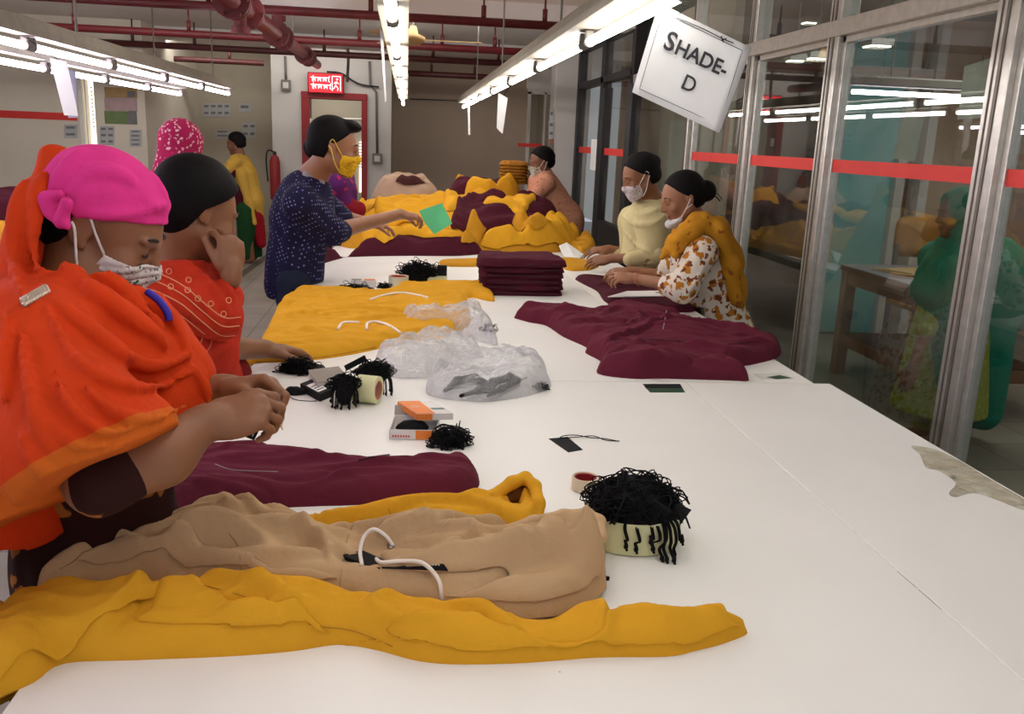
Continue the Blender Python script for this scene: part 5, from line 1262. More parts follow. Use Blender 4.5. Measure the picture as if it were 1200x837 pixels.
hand(B, wF, _u*.96-_r*.02, _r*.75-_f*.65, True, curls=[(52, 62, 30), (60, 62, 30), (66, 62, 30), (72, 60, 30)], spread=9, thumb=(22, 24), sc=1.12, k=.003)
legs(B, hp+[0, -.09, 0], hp+[0, .09, 0])
mesh_sdf('body', B, .0046, SKB, t)
face_bits(H, t, t)
def bun_(s_): s_.ell(H.p(-.098, 0, -.028), np.array([.040, .046, .044])*H.s, H.R, .01); s_.ell(H.p(-.055, 0, -.055), np.array([.04, .048, .03])*H.s, H.R, .01)
hair_cap(H, t, off=.020, front=.070, low=-.075, h=.005, extra=bun_)
s = Sh(); s.cone(neck+[-.02, 0, -.03], neck+[.03, .02, -.05], .075, .08, .04); s.cone(sN, sF, .075, .075, .05)
s.cone(sN+[0, 0, .0], PD(225, 365, 2.36), .080, .075, .04); s.cone(PD(210, 340, 2.42), PD(262, 372, 2.40), .085, .055, .04); s.cone(PD(190, 370, 2.5), PD(215, 390, 2.5), .12, .13, .05)
s.cone(PD(235, 340, 2.5), PD(262, 350, 2.52), .085, .06, .04); s.cone(PD(262, 350, 2.44), PD(268, 382, 2.42), .055, .03, .03)
bs = s.copy(); rp2 = Sh()
ropes(rp2, bs, [([(196, 290), (225, 310), (255, 345), (272, 375)], .012, .003), ([(180, 300), (200, 330), (230, 350), (265, 390)], .012, .003), ([(215, 285), (240, 300), (262, 330), (276, 352)], .012, .003), ([(200, 275), (222, 292), (240, 312)], .012, .002), ([(185, 330), (215, 362), (250, 385)], .010, .003)], .012)
q1, q2, q3 = PD(160, 376, 2.35), PD(272, 405, 2.33), PD(240, 395, 2.9); hn2 = nrm(np.cross(q2-q1, q3-q1)); hn2 = hn2 if hn2[2] < 0 else -hn2
def f2(P, bc=None, bR=None):
    d = smin(bs(P, bc, bR), rp2(P, bc, bR) if rp2.L else np.full(len(P), .5), .014)+folds3(P, nrm([.5, -.3, -.6]), 12, .005, 31); d = np.maximum(d, (P-q1)@hn2)
    q = H.loc(P); return np.maximum(d, -(np.sqrt(((q-np.array([.02, 0, .0]))**2*np.array([1, 1.1, .65])).sum(1))-.105))
lo, hi = bs.bounds(); so = sdf_obj('scarf', f2, lo, hi, .0058, RED, t, 1)
hs = caster([so]); m = MB()
def thread(pts, r=.0016): 
    P = [hs(x, y, .001) for x, y in cr(pts, 6)]; P = [p for i, p in enumerate(P) if p[1] < 3.2]; m.tube(P, r, 5)
B1 = [(163, 316), (185, 320), (215, 335), (240, 356), (262, 372), (282, 372)]
for dy in (0, 10, 21): thread([(x-dy*.15, y+dy) for x, y in B1])
thread([(166, 346), (190, 354), (215, 372), (240, 392)], .0013)
for k, (x, y) in enumerate(((178, 325), (198, 318), (200, 336), (220, 340), (221, 328), (247, 356), (262, 368), (268, 352), (232, 350))):
    P = [hs(x+3.2*math.cos(a), y+3.2*math.sin(a), .001) for a in np.linspace(0, 2*math.pi, 11)[:-1]]; m.tube(P, .0014, 5, closed=True)
m.build('embroidery', WTH, t, True)
s = Sh(); s.cone(sN, eN, .068, .064, .03); s.cone(eN, PD(252, 410, 2.56), .062, .052, .02); s.cone(sF, eF, .062, .052, .03); s.cone(ch, hp, .14, .155, .06); s.cone(neck, ch, .08, .13, .05)
tn = mesh_sdf('tunic', s, .008, REDS, t, fold((.7, .5, -.2), 12, .004, 5))
hs = caster([tn]); m = MB()
for pts in ([(224, 420), (234, 404), (240, 388)], [(236, 422), (246, 406), (250, 392)], [(205, 384), (218, 378), (230, 376)]): m.tube([hs(x, y, .001) for x, y in cr(pts, 4)], .0016, 5)
m.build('sleeve_trim', WTH, t, True)
s = Sh(); s.cone(hp+[0, 0, .12], (hp[0]-.0, hp[1], .12), .155, .21, .05); mesh_sdf('skirt', s, .012, REDD, t, fold((0, 0, 1), 12, .008, 6), zmin=.08)
bangle(PD(276, 408, 2.70), wN-eN, .034, GOLD, t, .003); bangle(PD(270, 314, 2.54), _u*1+_r*.1, .030, plain('brass bangle', (226, 206, 90), .35, metal=.6), t, .003)
# ================================================================== PERSON: man in dotted navy shirt
def dotmat():
    m, nt, b = newmat('navy cotton with small pale dots'); v = coords(nt, (1, 1, 1), (.2, .3, .5)); vo = nt.nodes.new('ShaderNodeTexVoronoi'); vo.inputs['Scale'].default_value = 52; vo.inputs['Randomness'].default_value = .12
    nt.links.new(v, vo.inputs['Vector']); f = ramp(nt, vo.outputs['Distance'], [(.20, (1, 1, 1, 1)), (.25, (0, 0, 0, 1))])
    nt.links.new(mixc(nt, f, lin((28, 25, 56)), lin((128, 128, 176))), b.inputs['Base Color']); b.inputs['Roughness'].default_value = .85; b.inputs['Specular IOR Level'].default_value = .2
    bump(nt, b, noise(nt, v, 20, 4), .4, .005); return m
NAVY = dotmat(); DEN = fabric('dark denim', (34, 40, 56), wr=.4); YMSK = fabric('yellow mask cloth', (226, 178, 40), wr=.3)
t = person_obj('man in dotted navy shirt and yellow mask holding a green paper', (-.55, 4.6, 0))
H = Head(PY(392, 172, 4.55), math.radians(6), math.radians(12), 0, 1.16)
neck = PY(366, 208, 4.6); B = Sh(); H.add(B, True, neck)
sN = PY(352, 238, 4.42); sF = PY(366, 226, 4.80); ch = PY(355, 255, 4.6); hp = PY(346, 326, 4.62)
eN = PY(390, 272, 4.55); wN = PY(469, 251, 5.0); eF = PY(402, 255, 5.05); wF = PY(436, 262, 5.35)
B.cone(sN, sF, .065, .065, .05); B.cone(neck, ch, .06, .13, .05); B.cone(ch, hp, .12, .12, .06)
B.cone(sN, eN, .058, .05, .03); B.cone(eN, wN, .046, .028, .02); B.cone(sF, eF, .055, .045, .03); B.cone(eF, wF, .042, .027, .02)
hand(B, wN, _r*.95-_u*.12+_f*.2, -_f*.4+_u*.9, True, curls=[(30, 40, 25), (36, 45, 25), (40, 45, 30), (44, 45, 30)], spread=4, thumb=(30, 40), sc=1.08)
hand(B, wF, (1, .3, -.25), (0, 0, 1), False, curl=(20, 25, 15), sc=1.05)
legs(B, hp+[0, -.08, 0], hp+[0, .08, 0], r=.065)
mesh_sdf('body', B, .0075, SKL, t)
face_bits(H, t, t); mask(H, t, YMSK, t, plain('yellow elastic', (230, 196, 90), .8), h=.0045)
def qu(s_): s_.ell(H.p(.050, 0, .100), np.array([.046, .056, .026])*H.s, H.R, .01)
hair_cap(H, t, off=.011, front=.072, low=-.055, h=.006, extra=qu)
s = Sh(); s.cone(sN, sF, .082, .080, .05); s.cone(ch+[0, 0, .05], hp+[0, 0, .06], .145, .135, .08); s.cone(neck+[-.03, 0, -.08], ch, .12, .16, .06)
s.cone(sN, eN, .078, .070, .04); s.cone(eN, PY(398, 271, 4.6), .068, .064, .02); s.cone(sF, eF, .075, .06, .03)
s.cone(hp+[0, 0, .12], hp+[-.01, 0, -.03], .140, .150, .05)
rp3 = Sh(); b3 = s.copy(); ropes(rp3, b3, [([(365, 250), (372, 262), (384, 272)], .012, .004), ([(350, 300), (362, 290), (380, 285)], .014, .004), ([(338, 262), (336, 290), (340, 320)], .014, .004)], .015)
mesh_sdf('shirt', s, .0085, NAVY, t, lambda P, d: smin(d, rp3(P), .016)+folds3(P, (0, .2, 1), 10, .006, 9), zmin=hp[2]-.10)
neck = neck+[0, 0, .012]
s = Sh(); s.path([neck+[-.02, -.068, .0], neck+[.045, -.055, -.035], neck+[.075, 0, -.06], neck+[.045, .05, -.03]], [.020, .018, .014, .016], .012); s.path([neck+[-.02, -.068, .0], neck+[-.06, 0, .02], neck+[-.02, .055, .0]], .016, .012); mesh_sdf('collar', s, .005, fabric('pale grey collar', (150, 144, 140)), t)
s = Sh()
for y in (-.08, .08): s.cone(hp+[0, y, .0], hp*[1, 1, 0]+[0.02, y, .48], .098, .080, .04); s.cone(hp*[1, 1, 0]+[.02, y, .48], hp*[1, 1, 0]+[-.0, y, .06], .085, .065, .03)
mesh_sdf('jeans', s, .010, DEN, t, fold((0, 0, 1), 9, .006, 4), zmin=.05)
# green paper slip held in his fingers
GRN = fabric('green paper', (96, 184, 130), var=.05, wr=.1)
m = MB(); A = [PY(491, 247, 5.05), PY(518, 238, 5.12), PY(530, 262, 5.06), PY(509, 275, 5.0), PY(498, 262, 5.02)]; m.add(A+[a+[0, .002, 0] for a in A], [(0, 1, 2, 3, 4), (9, 8, 7, 6, 5)]+[(i, (i+1) % 5, (i+1) % 5+5, i+5) for i in range(5)])
wH = np.array([0., 0, 0]); tag(m.build('paper_slip', GRN), 'green paper slip held out by the man in the navy shirt', 'paper')
# ================================================================== PERSON: hidden behind the man, purple scarf
PUR = printmat('purple scarf cotton', (88, 34, 96), [((170, 40, 80), 14, .3, 1.0)], 1, 1); REDC = fabric('crimson tunic', (122, 22, 34))
t = person_obj('person in purple and crimson clothes mostly hidden behind the navy shirted man', (-.45, 6.3, 0))
H = Head(PY(378, 177, 6.3), math.radians(10), math.radians(15), 0, 1.0); neck = PY(384, 196, 6.3); B = Sh(); H.add(B, False, neck)
ch = PY(392, 225, 6.3); hp = PY(390, 268, 6.3); hp[2] = .85
sN = PY(392, 214, 6.15); sF = PY(402, 212, 6.5); eN = PY(404, 240, 6.2); wN = PY(420, 250, 6.35); eF = PY(412, 238, 6.5); wF = PY(424, 250, 6.6)
B.cone(sN, sF, .055, .055, .05); B.cone(neck, ch, .06, .11, .05); B.cone(ch, hp, .11, .12, .05)
for a, b_, c_ in ((sN, eN, wN), (sF, eF, wF)): B.cone(a, b_, .05, .042, .03); B.cone(b_, c_, .04, .026, .02)
hand(B, wN, (1, .1, -.3), (0, 0, 1), True); hand(B, wF, (1, .1, -.3), (0, 0, 1), False); legs(B, hp+[0, -.09, 0], hp+[0, .09, 0])
mesh_sdf('body', B, .010, SKD, t); hair_cap(H, t, off=.014, front=.07, low=-.07, h=.008, bun=((-.10, 0, .0), (.034, .036, .034)))
s = Sh(); s.cone(sN, sF, .09, .09, .05); s.cone(ch, hp, .15, .16, .05); s.cone(neck, ch, .085, .15, .05); s.cone(sN, eN, .075, .062, .03); mesh_sdf('scarf', s, .011, PUR, t, fold((.3, 0, 1), 12, .008, 2))
s = Sh(); s.cone(eN+[-.05, 0, 0], eN+[.08, .02, -.03], .075, .06, .03); s.cone(hp, hp*[1, 1, 0]+[0, 0, .1], .16, .2, .05); mesh_sdf('tunic', s, .012, REDC, t, fold((0, 0, 1), 10, .008, 2), zmin=.06)
# ================================================================== PERSON: yellow dupatta at the back
YD = fabric('golden yellow dupatta', (186, 146, 62), wr=.4); GPN = fabric('dark green trousers', (24, 60, 30)); MRT = fabric('maroon dark tunic', (66, 16, 26)); REDB = fabric('bright red tunic edge', (140, 20, 32))
F5 = PZ(292, 308, .0); t = person_obj('woman in golden dupatta and green trousers walking by the back wall', (F5[0], F5[1], 0)); Y5 = F5[1]
H = Head(PY(276, 168, Y5), math.radians(165), math.radians(12), 0, 1.02); neck = PY(281, 182, Y5); B = Sh(); H.add(B, True, neck)
sN = PY(276, 190, Y5-.12); sF = PY(288, 192, Y5+.14); ch = PY(286, 205, Y5); hp = PY(294, 240, Y5); eN = PY(268, 212, Y5-.14); wN = PY(262, 228, Y5-.1); eF = PY(290, 212, Y5+.2); wF = PY(280, 228, Y5+.2)
B.cone(sN, sF, .05, .05, .05); B.cone(neck, ch, .05, .11, .05); B.cone(ch, hp, .11, .12, .05)
for a, b_, c_, rt in ((sN, eN, wN, False), (sF, eF, wF, True)): B.cone(a, b_, .045, .04, .03); B.cone(b_, c_, .036, .025, .02); hand(B, c_, (-.4, 0, -.8), (0, -1, 0), rt)
legs(B, hp+[0, -.09, -.02], hp+[0.0, .09, -.02], fwd=(-1, 0)); mesh_sdf('body', B, .010, SKD, t)
hair_cap(H, t, off=.014, front=.066, low=-.06, h=.008, bun=((-.095, 0, .035), (.040, .040, .036)))
s = Sh(); s.cone(neck+[0, 0, -.02], ch, .075, .13, .05); s.cone(sN, sF, .085, .085, .05); s.path([ch, PY(296, 235, Y5-.02), PY(304, 262, Y5)], [.15, .13, .07], .05); s.cone(PY(270, 195, Y5-.15), PY(262, 206, Y5-.2), .075, .04, .03)
s.path([PY(283, 205, Y5-.15), PY(291, 235, Y5-.15), PY(299, 262, Y5-.14)], [.07, .05, .03], .03); mesh_sdf('dupatta', s, .010, YD, t, fold((.25, 0, -1), 12, .010, 2))
s = Sh(); s.cone(ch, hp+[-.05, -.03, -.1], .125, .14, .05); s.cone(sN, eN, .06, .055, .03); s.cone(sF, eF, .06, .055, .03); mesh_sdf('tunic', s, .011, MRT, t)
s = Sh(); s.cone(hp+[.03, 0, -.05], PY(306, 285, Y5), .12, .06, .04); mesh_sdf('tunic_edge', s, .011, REDB, t)
s = Sh(); s.cone(hp+[-.04, -.08, -.05], (hp[0]-.07, hp[1]-.08, .1), .125, .085, .05); s.cone(hp+[0, .07, -.05], (hp[0]+.02, hp[1]+.09, .1), .125, .085, .05); mesh_sdf('trousers', s, .011, GPN, t, fold((0, 0, 1), 12, .008, 2), zmin=.06)
# ================================================================== PERSON: pink patterned head scarf behind the red scarfed woman
PPAT = printmat('pink and white patterned cotton', (170, 34, 84), [((222, 176, 186), 48, .33, 1.0)], 1, 1)
t = person_obj('person in pink and white patterned head scarf behind the black haired woman', (-1.1, 4.6, 0))
H = Head(PY(213, 176, 4.6), math.radians(70), math.radians(10), 0, 1.08); neck = H.c+[-.03, -.04, -.20]; B = Sh(); H.add(B, False, neck); ch = neck+[0, 0, -.2]; hp = ch*[1, 1, 0]+[0, 0, .86]
sN = ch+[-.17, 0, .12]; sF = ch+[.17, 0, .12]; B.cone(sN, sF, .055, .055, .05); B.cone(neck, ch, .06, .11, .05); B.cone(ch, hp, .11, .12, .05)
for a, s_ in ((sN, True), (sF, False)): e_ = a+[0, .03, -.27]; w_ = e_+[.02, .22, .02]; B.cone(a, e_, .048, .04, .03); B.cone(e_, w_, .037, .025, .02); hand(B, w_, (0, 1, -.1), (0, 0, 1), not s_)
legs(B, hp+[-.09, 0, 0], hp+[.09, 0, 0], fwd=(0, 1)); mesh_sdf('body', B, .010, SKD, t)
s = Sh(); s.ell(H.p(-.012, 0, .035), np.array([.112, .094, .105])*H.s, H.R); s.cone(H.p(-.06, 0, -.03), H.p(-.075, 0, -.14), .075, .09, .03); mesh_sdf('head_scarf', s, .007, PPAT, t, lambda P, d: np.maximum(d+folds3(P, (0, 0, 1), 18, .002, 2), (H.loc(P)[:, 0]-.075)*H.s))
s = Sh(); s.cone(neck+[0, 0, -.06], ch, .10, .17, .05); s.cone(sN, sF, .09, .09, .05); s.cone(ch, hp, .17, .17, .05); s.cone(hp, hp*[1, 1, 0]+[0, 0, .12], .17, .2, .05); s.cone(sN, sN+[0, .03, -.27], .065, .055, .03); s.cone(sF, sF+[0, .03, -.27], .065, .055, .03); mesh_sdf('tunic', s, .012, fabric('magenta tunic', (140, 28, 76)), t, fold((0, 0, 1), 10, .008, 2), zmin=.06)
# ================================================================== PERSON: cream shawl, right side
CRM = fabric('cream yellow shawl cotton', (196, 182, 136), var=.04, wr=.3); MSK7 = printmat('white mask with small pink dots', (206, 196, 196), [((160, 120, 130), 70, .25, 1.0)], 1, 1)
t = person_obj('woman in cream shawl and white dotted mask at the right table edge', (1.62, 5.0, 0))
H = Head(PY(750, 207, 4.95), math.radians(186), math.radians(24), 0, 1.02); neck = PY(766, 238, 5.0); B = Sh(); H.add(B, True, neck)
sN = PY(764, 262, 4.82); sF = PY(742, 258, 5.2); ch = PY(762, 285, 5.0); hp = PY(795, 360, 5.0)
eN = PY(758, 303, 4.75); wN = PY(716, 303, 4.85); eF = PY(735, 297, 5.25); wF = PY(712, 292, 5.25)
B.cone(sN, sF, .052, .052, .05); B.cone(neck, ch, .055, .11, .05); B.cone(ch, hp, .11, .13, .05)
for a, b_, c_ in ((sN, eN, wN), (sF, eF, wF)): B.cone(a, b_, .046, .04, .03); B.cone(b_, c_, .036, .024, .02)
hand(B, wN, (-1, .15, -.22), (-.2, -.5, .8), False, curl=(16, 24, 15), spread=9, thumb=(38, 12)); hand(B, wF, (-1, -.1, -.1), (-.1, -.3, .9), True, curl=(16, 24, 15), spread=8, thumb=(38, 12))
legs(B, hp+[0, -.09, 0], hp+[0, .09, 0], fwd=(-1, 0)); mesh_sdf('body', B, .0065, SKB, t)
face_bits(H, t, t); mask(H, t, MSK7, t, WSTR, h=.0042)
hair_cap(H, t, off=.013, front=.070, low=-.06, h=.006, bun=((-.100, 0, .045), (.038, .042, .038)))
s = Sh(); s.cone(neck+[0, 0, .01], neck+[-.03, 0, -.03], .070, .082, .03); s.cone(sN, sF, .085, .085, .06); s.cone(ch+[0, 0, .08], ch+[.02, 0, -.10], .15, .185, .08); s.cone(sN, PY(762, 300, 4.78), .085, .075, .04); s.cone(sF, PY(738, 290, 5.2), .08, .06, .04); s.cone(ch+[.03, 0, -.08], PY(785, 320, 4.95), .18, .15, .05)
b7 = s.copy(); rp7 = Sh(); ropes(rp7, b7, [([(735, 240), (745, 250), (762, 250), (778, 240)], .014, .004), ([(728, 252), (742, 262), (765, 262), (782, 250)], .013, .004), ([(730, 270), (750, 290), (772, 300)], .012, .005), ([(725, 290), (745, 305), (765, 308)], .012, .005)], .012)
mesh_sdf('shawl', s, .007, CRM, t, lambda P, d: smin(d, rp7(P), .014)+folds3(P, (.4, .1, -.8), 11, .006, 12), zmin=PY(760, 312, 4.8)[2])
s = Sh(); s.cone(eN+[.05, 0, .02], eN+[-.09, .01, -.01], .055, .045, .02); s.cone(eF+[.05, 0, 0], eF+[-.06, 0, 0], .05, .042, .02); s.cone(ch, hp, .13, .15, .05); s.cone(hp, hp*[1, 1, 0]+[0, 0, .12], .15, .2, .05); mesh_sdf('tunic', s, .009, fabric('pale cream tunic', (196, 180, 134)), t, fold((0, 0, 1), 10, .006, 3), zmin=.06)
# ================================================================== PERSON: white tunic with ochre flowers
FLO = printmat('white cotton with ochre flowers', (222, 210, 194), [((176, 112, 36), 20, .40, 1.0), ((116, 62, 36), 24, .34, 1.0)], 1, 1); OCH = printmat('ochre dupatta', (192, 132, 34), [((150, 84, 30), 22, .25, 1.0)], 1, 1, wr=.5)
t = person_obj('woman in white tunic with ochre flowers and ochre dupatta, mask under chin', (1.6, 4.25, 0))
H = Head(PY(799, 232, 4.15), math.radians(184), math.radians(20), 0, 1.0); neck = PY(816, 262, 4.2); B = Sh(); H.add(B, True, neck)
sN = PY(822, 296, 4.0); sF = PY(800, 290, 4.4); ch = PY(822, 315, 4.2); hp = PY(846, 400, 4.2)
eN = PY(800, 338, 3.92); wN = PY(744, 326, 4.15); eF = PY(778, 325, 4.5); wF = PY(738, 318, 4.5)
B.cone(sN, sF, .052, .052, .05); B.cone(neck, ch, .055, .11, .05); B.cone(ch, hp, .11, .14, .05)
for a, b_, c_ in ((sN, eN, wN), (sF, eF, wF)): B.cone(a, b_, .048, .042, .03); B.cone(b_, c_, .038, .024, .02)
hand(B, wN, (-1, .25, .0), (-.1, -.45, .85), False, curls=[(20, 35, 20), (30, 40, 25), (36, 45, 25), (42, 45, 25)], spread=5, thumb=(30, 25), sc=.97); hand(B, wF, (-1, 0, -.05), (0, -.3, .9), True, curl=(22, 30, 20), sc=.97)
legs(B, hp+[0, -.09, 0], hp+[0, .09, 0], fwd=(-1, 0)); mesh_sdf('body', B, .0055, SKL, t)
face_bits(H, t, t)
LIP = plain('lips', (150, 74, 66), .5)
mk = Sh(); mk.path([H.p(.072, -.03, -.092), H.p(.092, 0, -.100), H.p(.072, .03, -.092)], [.014, .018, .014], .01); mk.path([H.p(.05, -.045, -.085), H.p(.068, 0, -.112), H.p(.05, .045, -.085)], [.012, .016, .012], .01); mko = mesh_sdf('face_mask', mk, .004, fabric('white mask cotton', (206, 204, 204), wr=.3), t)
for y in (-1, 1):
    for z in (-.084, -.098): MB().tube(cr([H.p(.055, y*.046, z), H.p(.022, y*.066, -.05), H.p(-.012, y*.083, .0 if z > -.09 else -.028)], 4), .0022, 6).build('ear_strap', WSTR, mko, True)
hair_cap(H, t, off=.011, front=.066, low=-.062, h=.005, bun=((-.122, 0, -.006), (.050, .052, .052)))
MB().tube(cr([H.p(-.14, 0, -.03), H.p(-.165, 0, -.05), H.p(-.178, 0, -.075)], 4), .003, 5).tube(cr([H.p(-.14, -.01, -.02), H.p(-.172, 0, -.035), H.p(-.19, 0, -.07)], 4), .002, 5).build('hair_strand', HAIR, t, True)
s = Sh(); s.cone(sN, sF, .072, .072, .05); s.cone(neck, ch, .07, .14, .05); s.cone(ch, hp, .150, .165, .06); s.cone(sN, eN, .078, .072, .03); s.cone(eN, eN+(wN-eN)*.25, .070, .062, .02); s.cone(sF, eF, .07, .06, .03); s.cone(hp, hp*[1, 1, 0]+[0, 0, .3], .17, .2, .05)
b8 = s.copy(); rp8 = Sh(); ropes(rp8, b8, [([(825, 310), (815, 330), (800, 350)], .012, .005), ([(845, 320), (842, 350), (850, 378)], .014, .004)], .014)
mesh_sdf('flowered_tunic', s, .007, FLO, t, lambda P, d: smin(d, rp8(P), .014)+folds3(P, (0, 0, 1), 10, .006, 3), zmin=.25)
s = Sh(); s.path([PY(792, 296, 4.0), PY(803, 276, 4.02), PY(820, 262, 4.05), PY(842, 270, 4.1)], [.035, .05, .055, .05], .03); s.path([PY(784, 286, 4.35), PY(802, 268, 4.38), PY(822, 260, 4.35), PY(842, 266, 4.28)], [.03, .045, .05, .05], .03); s.path([PY(840, 268, 4.15), PY(853, 300, 4.2), PY(860, 335, 4.15), PY(864, 356, 4.12)], [.065, .07, .062, .045], .04); s.path([PY(842, 270, 4.02), PY(856, 310, 4.06), PY(862, 350, 4.06)], [.045, .045, .035], .04); s.path([PY(776, 302, 4.05), PY(790, 284, 4.02), PY(812, 272, 4.0)], [.02, .035, .04], .02)
mesh_sdf('dupatta', s, .006, OCH, t, lambda P, d: np.maximum(d+folds3(P, (.6, .1, -.6), 20, .009, 3), -(np.sqrt(((H.loc(P)-np.array([0, 0, -.02]))**2*np.array([1, 1, .6])).sum(1))-.098)))
s = Sh(); s.cone(hp*[1, 1, 0]+[0, -.08, .4], hp*[1, 1, 0]+[0, -.08, .1], .10, .08, .04); s.cone(hp*[1, 1, 0]+[0, .08, .4], hp*[1, 1, 0]+[0, .08, .1], .10, .08, .04); mesh_sdf('trousers', s, .012, OCH, t, zmin=.06)
bangle(wN+(eN-wN)*.1, wN-eN, .031, plain('orange thread bracelet', (200, 110, 50), .7), t, .002)
# ================================================================== PERSON: pink tunic at the far right
PNK = printmat('pale pink flowered cotton', (196, 138, 112), [((160, 84, 76), 30, .25, 1.0)], 1, 1)
t = person_obj('woman in pale pink flowered tunic leaning over the far end of the heap', (1.45, 8.3, 0))
H = Head(PY(634, 190, 8.3), math.radians(192), math.radians(14), 0, 1.1); neck = PY(638, 204, 8.3); B = Sh(); H.add(B, True, neck)
sN = PY(640, 214, 8.15); sF = PY(630, 212, 8.5); ch = PY(640, 225, 8.3); hp = ch+[.20, 0, -.42]; eN = PY(626, 232, 8.1); wN = PY(612, 236, 8.1); eF = PY(622, 230, 8.55); wF = PY(610, 232, 8.5)
B.cone(sN, sF, .052, .052, .05); B.cone(neck, ch, .055, .11, .05); B.cone(ch, hp, .11, .13, .05)
for a, b_, c_, rt in ((sN, eN, wN, False), (sF, eF, wF, True)): B.cone(a, b_, .046, .04, .03); B.cone(b_, c_, .036, .024, .02); hand(B, c_, (-1, .1, -.2), (0, 0, 1), rt)
hp[2] = .84; legs(B, hp+[0, -.09, 0], hp+[0, .09, 0], fwd=(-1, 0)); mesh_sdf('body', B, .010, SKD, t); hair_cap(H, t, off=.016, front=.072, low=-.065, h=.008, bun=((-.098, 0, .03), (.036, .040, .036)))
mask(H, t, plain('pale mask', (200, 196, 180), .8), t, WSTR, h=.006)
s = Sh(); s.cone(sN, sF, .09, .09, .05); s.cone(neck, ch, .08, .16, .05); s.cone(ch, hp, .165, .17, .05); s.cone(hp, hp*[1, 1, 0]+[0, 0, .15], .17, .2, .05); s.cone(sN, eN, .075, .065, .03); s.cone(sF, eF, .07, .06, .03); mesh_sdf('tunic', s, .010, PNK, t, fold((.2, 0, -1), 12, .008, 2), zmin=.06)
# ================================================================== PERSON: green head scarf behind the glass
GRH = fabric('deep green scarf', (20, 128, 104), wr=.4); LIM = printmat('lime flowered cotton', (150, 156, 66), [((176, 180, 96), 30, .28, 1.0)], 1, 1)
t = person_obj('person in deep green scarf and lime tunic standing behind the glass partition', (2.95, 4.4, 0))
H = Head(PY(1122, 250, 4.4), math.radians(172), math.radians(12), 0, 1.0); neck = H.c+[.03, 0, -.18]; B = Sh(); H.add(B, True, neck); ch = neck+[.03, 0, -.22]; hp = ch*[1, 1, 0]+[0, 0, .86]
sN = ch+[0, -.16, .14]; sF = ch+[-.02, .16, .14]; eN = PY(1088, 378, 4.2); wN = PY(1070, 430, 4.15); eF = sF+[-.05, .02, -.28]; wF = eF+[-.04, .02, -.24]
B.cone(sN, sF, .052, .052, .05); B.cone(neck, ch, .055, .11, .05); B.cone(ch, hp, .11, .13, .05)
for a, b_, c_ in ((sN, eN, wN), (sF, eF, wF)): B.cone(a, b_, .046, .042, .03); B.cone(b_, c_, .038, .025, .02)
hand(B, wN, (-.25, 0, -1), (-.6, -.7, 0), False, curl=(15, 20, 15)); hand(B, wF, (-.1, 0, -1), (0, 1, 0), True); legs(B, hp+[0, -.09, 0], hp+[0, .09, 0], fwd=(-1, 0)); mesh_sdf('body', B, .008, SKB, t); face_bits(H, t, t)
s = Sh(); s.ell(H.p(-.010, 0, .035), np.array([.110, .094, .104])*H.s, H.R); s.cone(H.p(-.03, 0, -.04), H.p(-.02, 0, -.15), .085, .10, .03); s.cone(neck, ch, .12, .19, .05); s.cone(sN, sF, .11, .11, .05); s.cone(ch, PY(1120, 330, 4.35), .19, .20, .05); s.cone(PY(1120, 330, 4.35), PY(1110, 400, 4.35), .17, .10, .05); s.cone(PY(1150, 320, 4.5), PY(1140, 440, 4.5), .17, .10, .05); s.cone(PY(1150, 330, 4.45), PY(1150, 480, 4.45), .21, .12, .05); s.cone(PY(1165, 310, 4.5), PY(1190, 360, 4.5), .16, .14, .05); s.cone(PY(1110, 330, 4.2), PY(1120, 450, 4.2), .13, .10, .05); s.cone(sN, PY(1086, 340, 4.2), .10, .085, .04); s.cone(PY(1125, 380, 4.3), PY(1110, 470, 4.3), .11, .05, .05)
mesh_sdf('green_scarf', s, .0085, GRH, t, lambda P, d: np.maximum(d+folds3(P, (.15, 0, -1), 10, .009, 7), np.where(H.loc(P)[:, 2] > -.12, (H.loc(P)[:, 0]-.055-.1*np.abs(H.loc(P)[:, 1]))*1.0, -1)))
s = Sh(); s.cone(ch, hp, .16, .17, .05); s.cone(hp, hp*[1, 1, 0]+[-.0, 0, .22], .17, .25, .05); s.cone(sN, eN+(wN-eN)*.12, .07, .062, .03); mesh_sdf('lime_tunic', s, .010, LIM, t, fold((0, 0, 1), 10, .010, 4), zmin=.2)
s = Sh(); s.cone(hp*[1, 1, 0]+[0, -.09, .4], hp*[1, 1, 0]+[0, -.09, .1], .09, .07, .04); s.cone(hp*[1, 1, 0]+[0, .09, .4], hp*[1, 1, 0]+[0, .09, .1], .09, .07, .04); mesh_sdf('trousers', s, .012, LIM, t, zmin=.06)
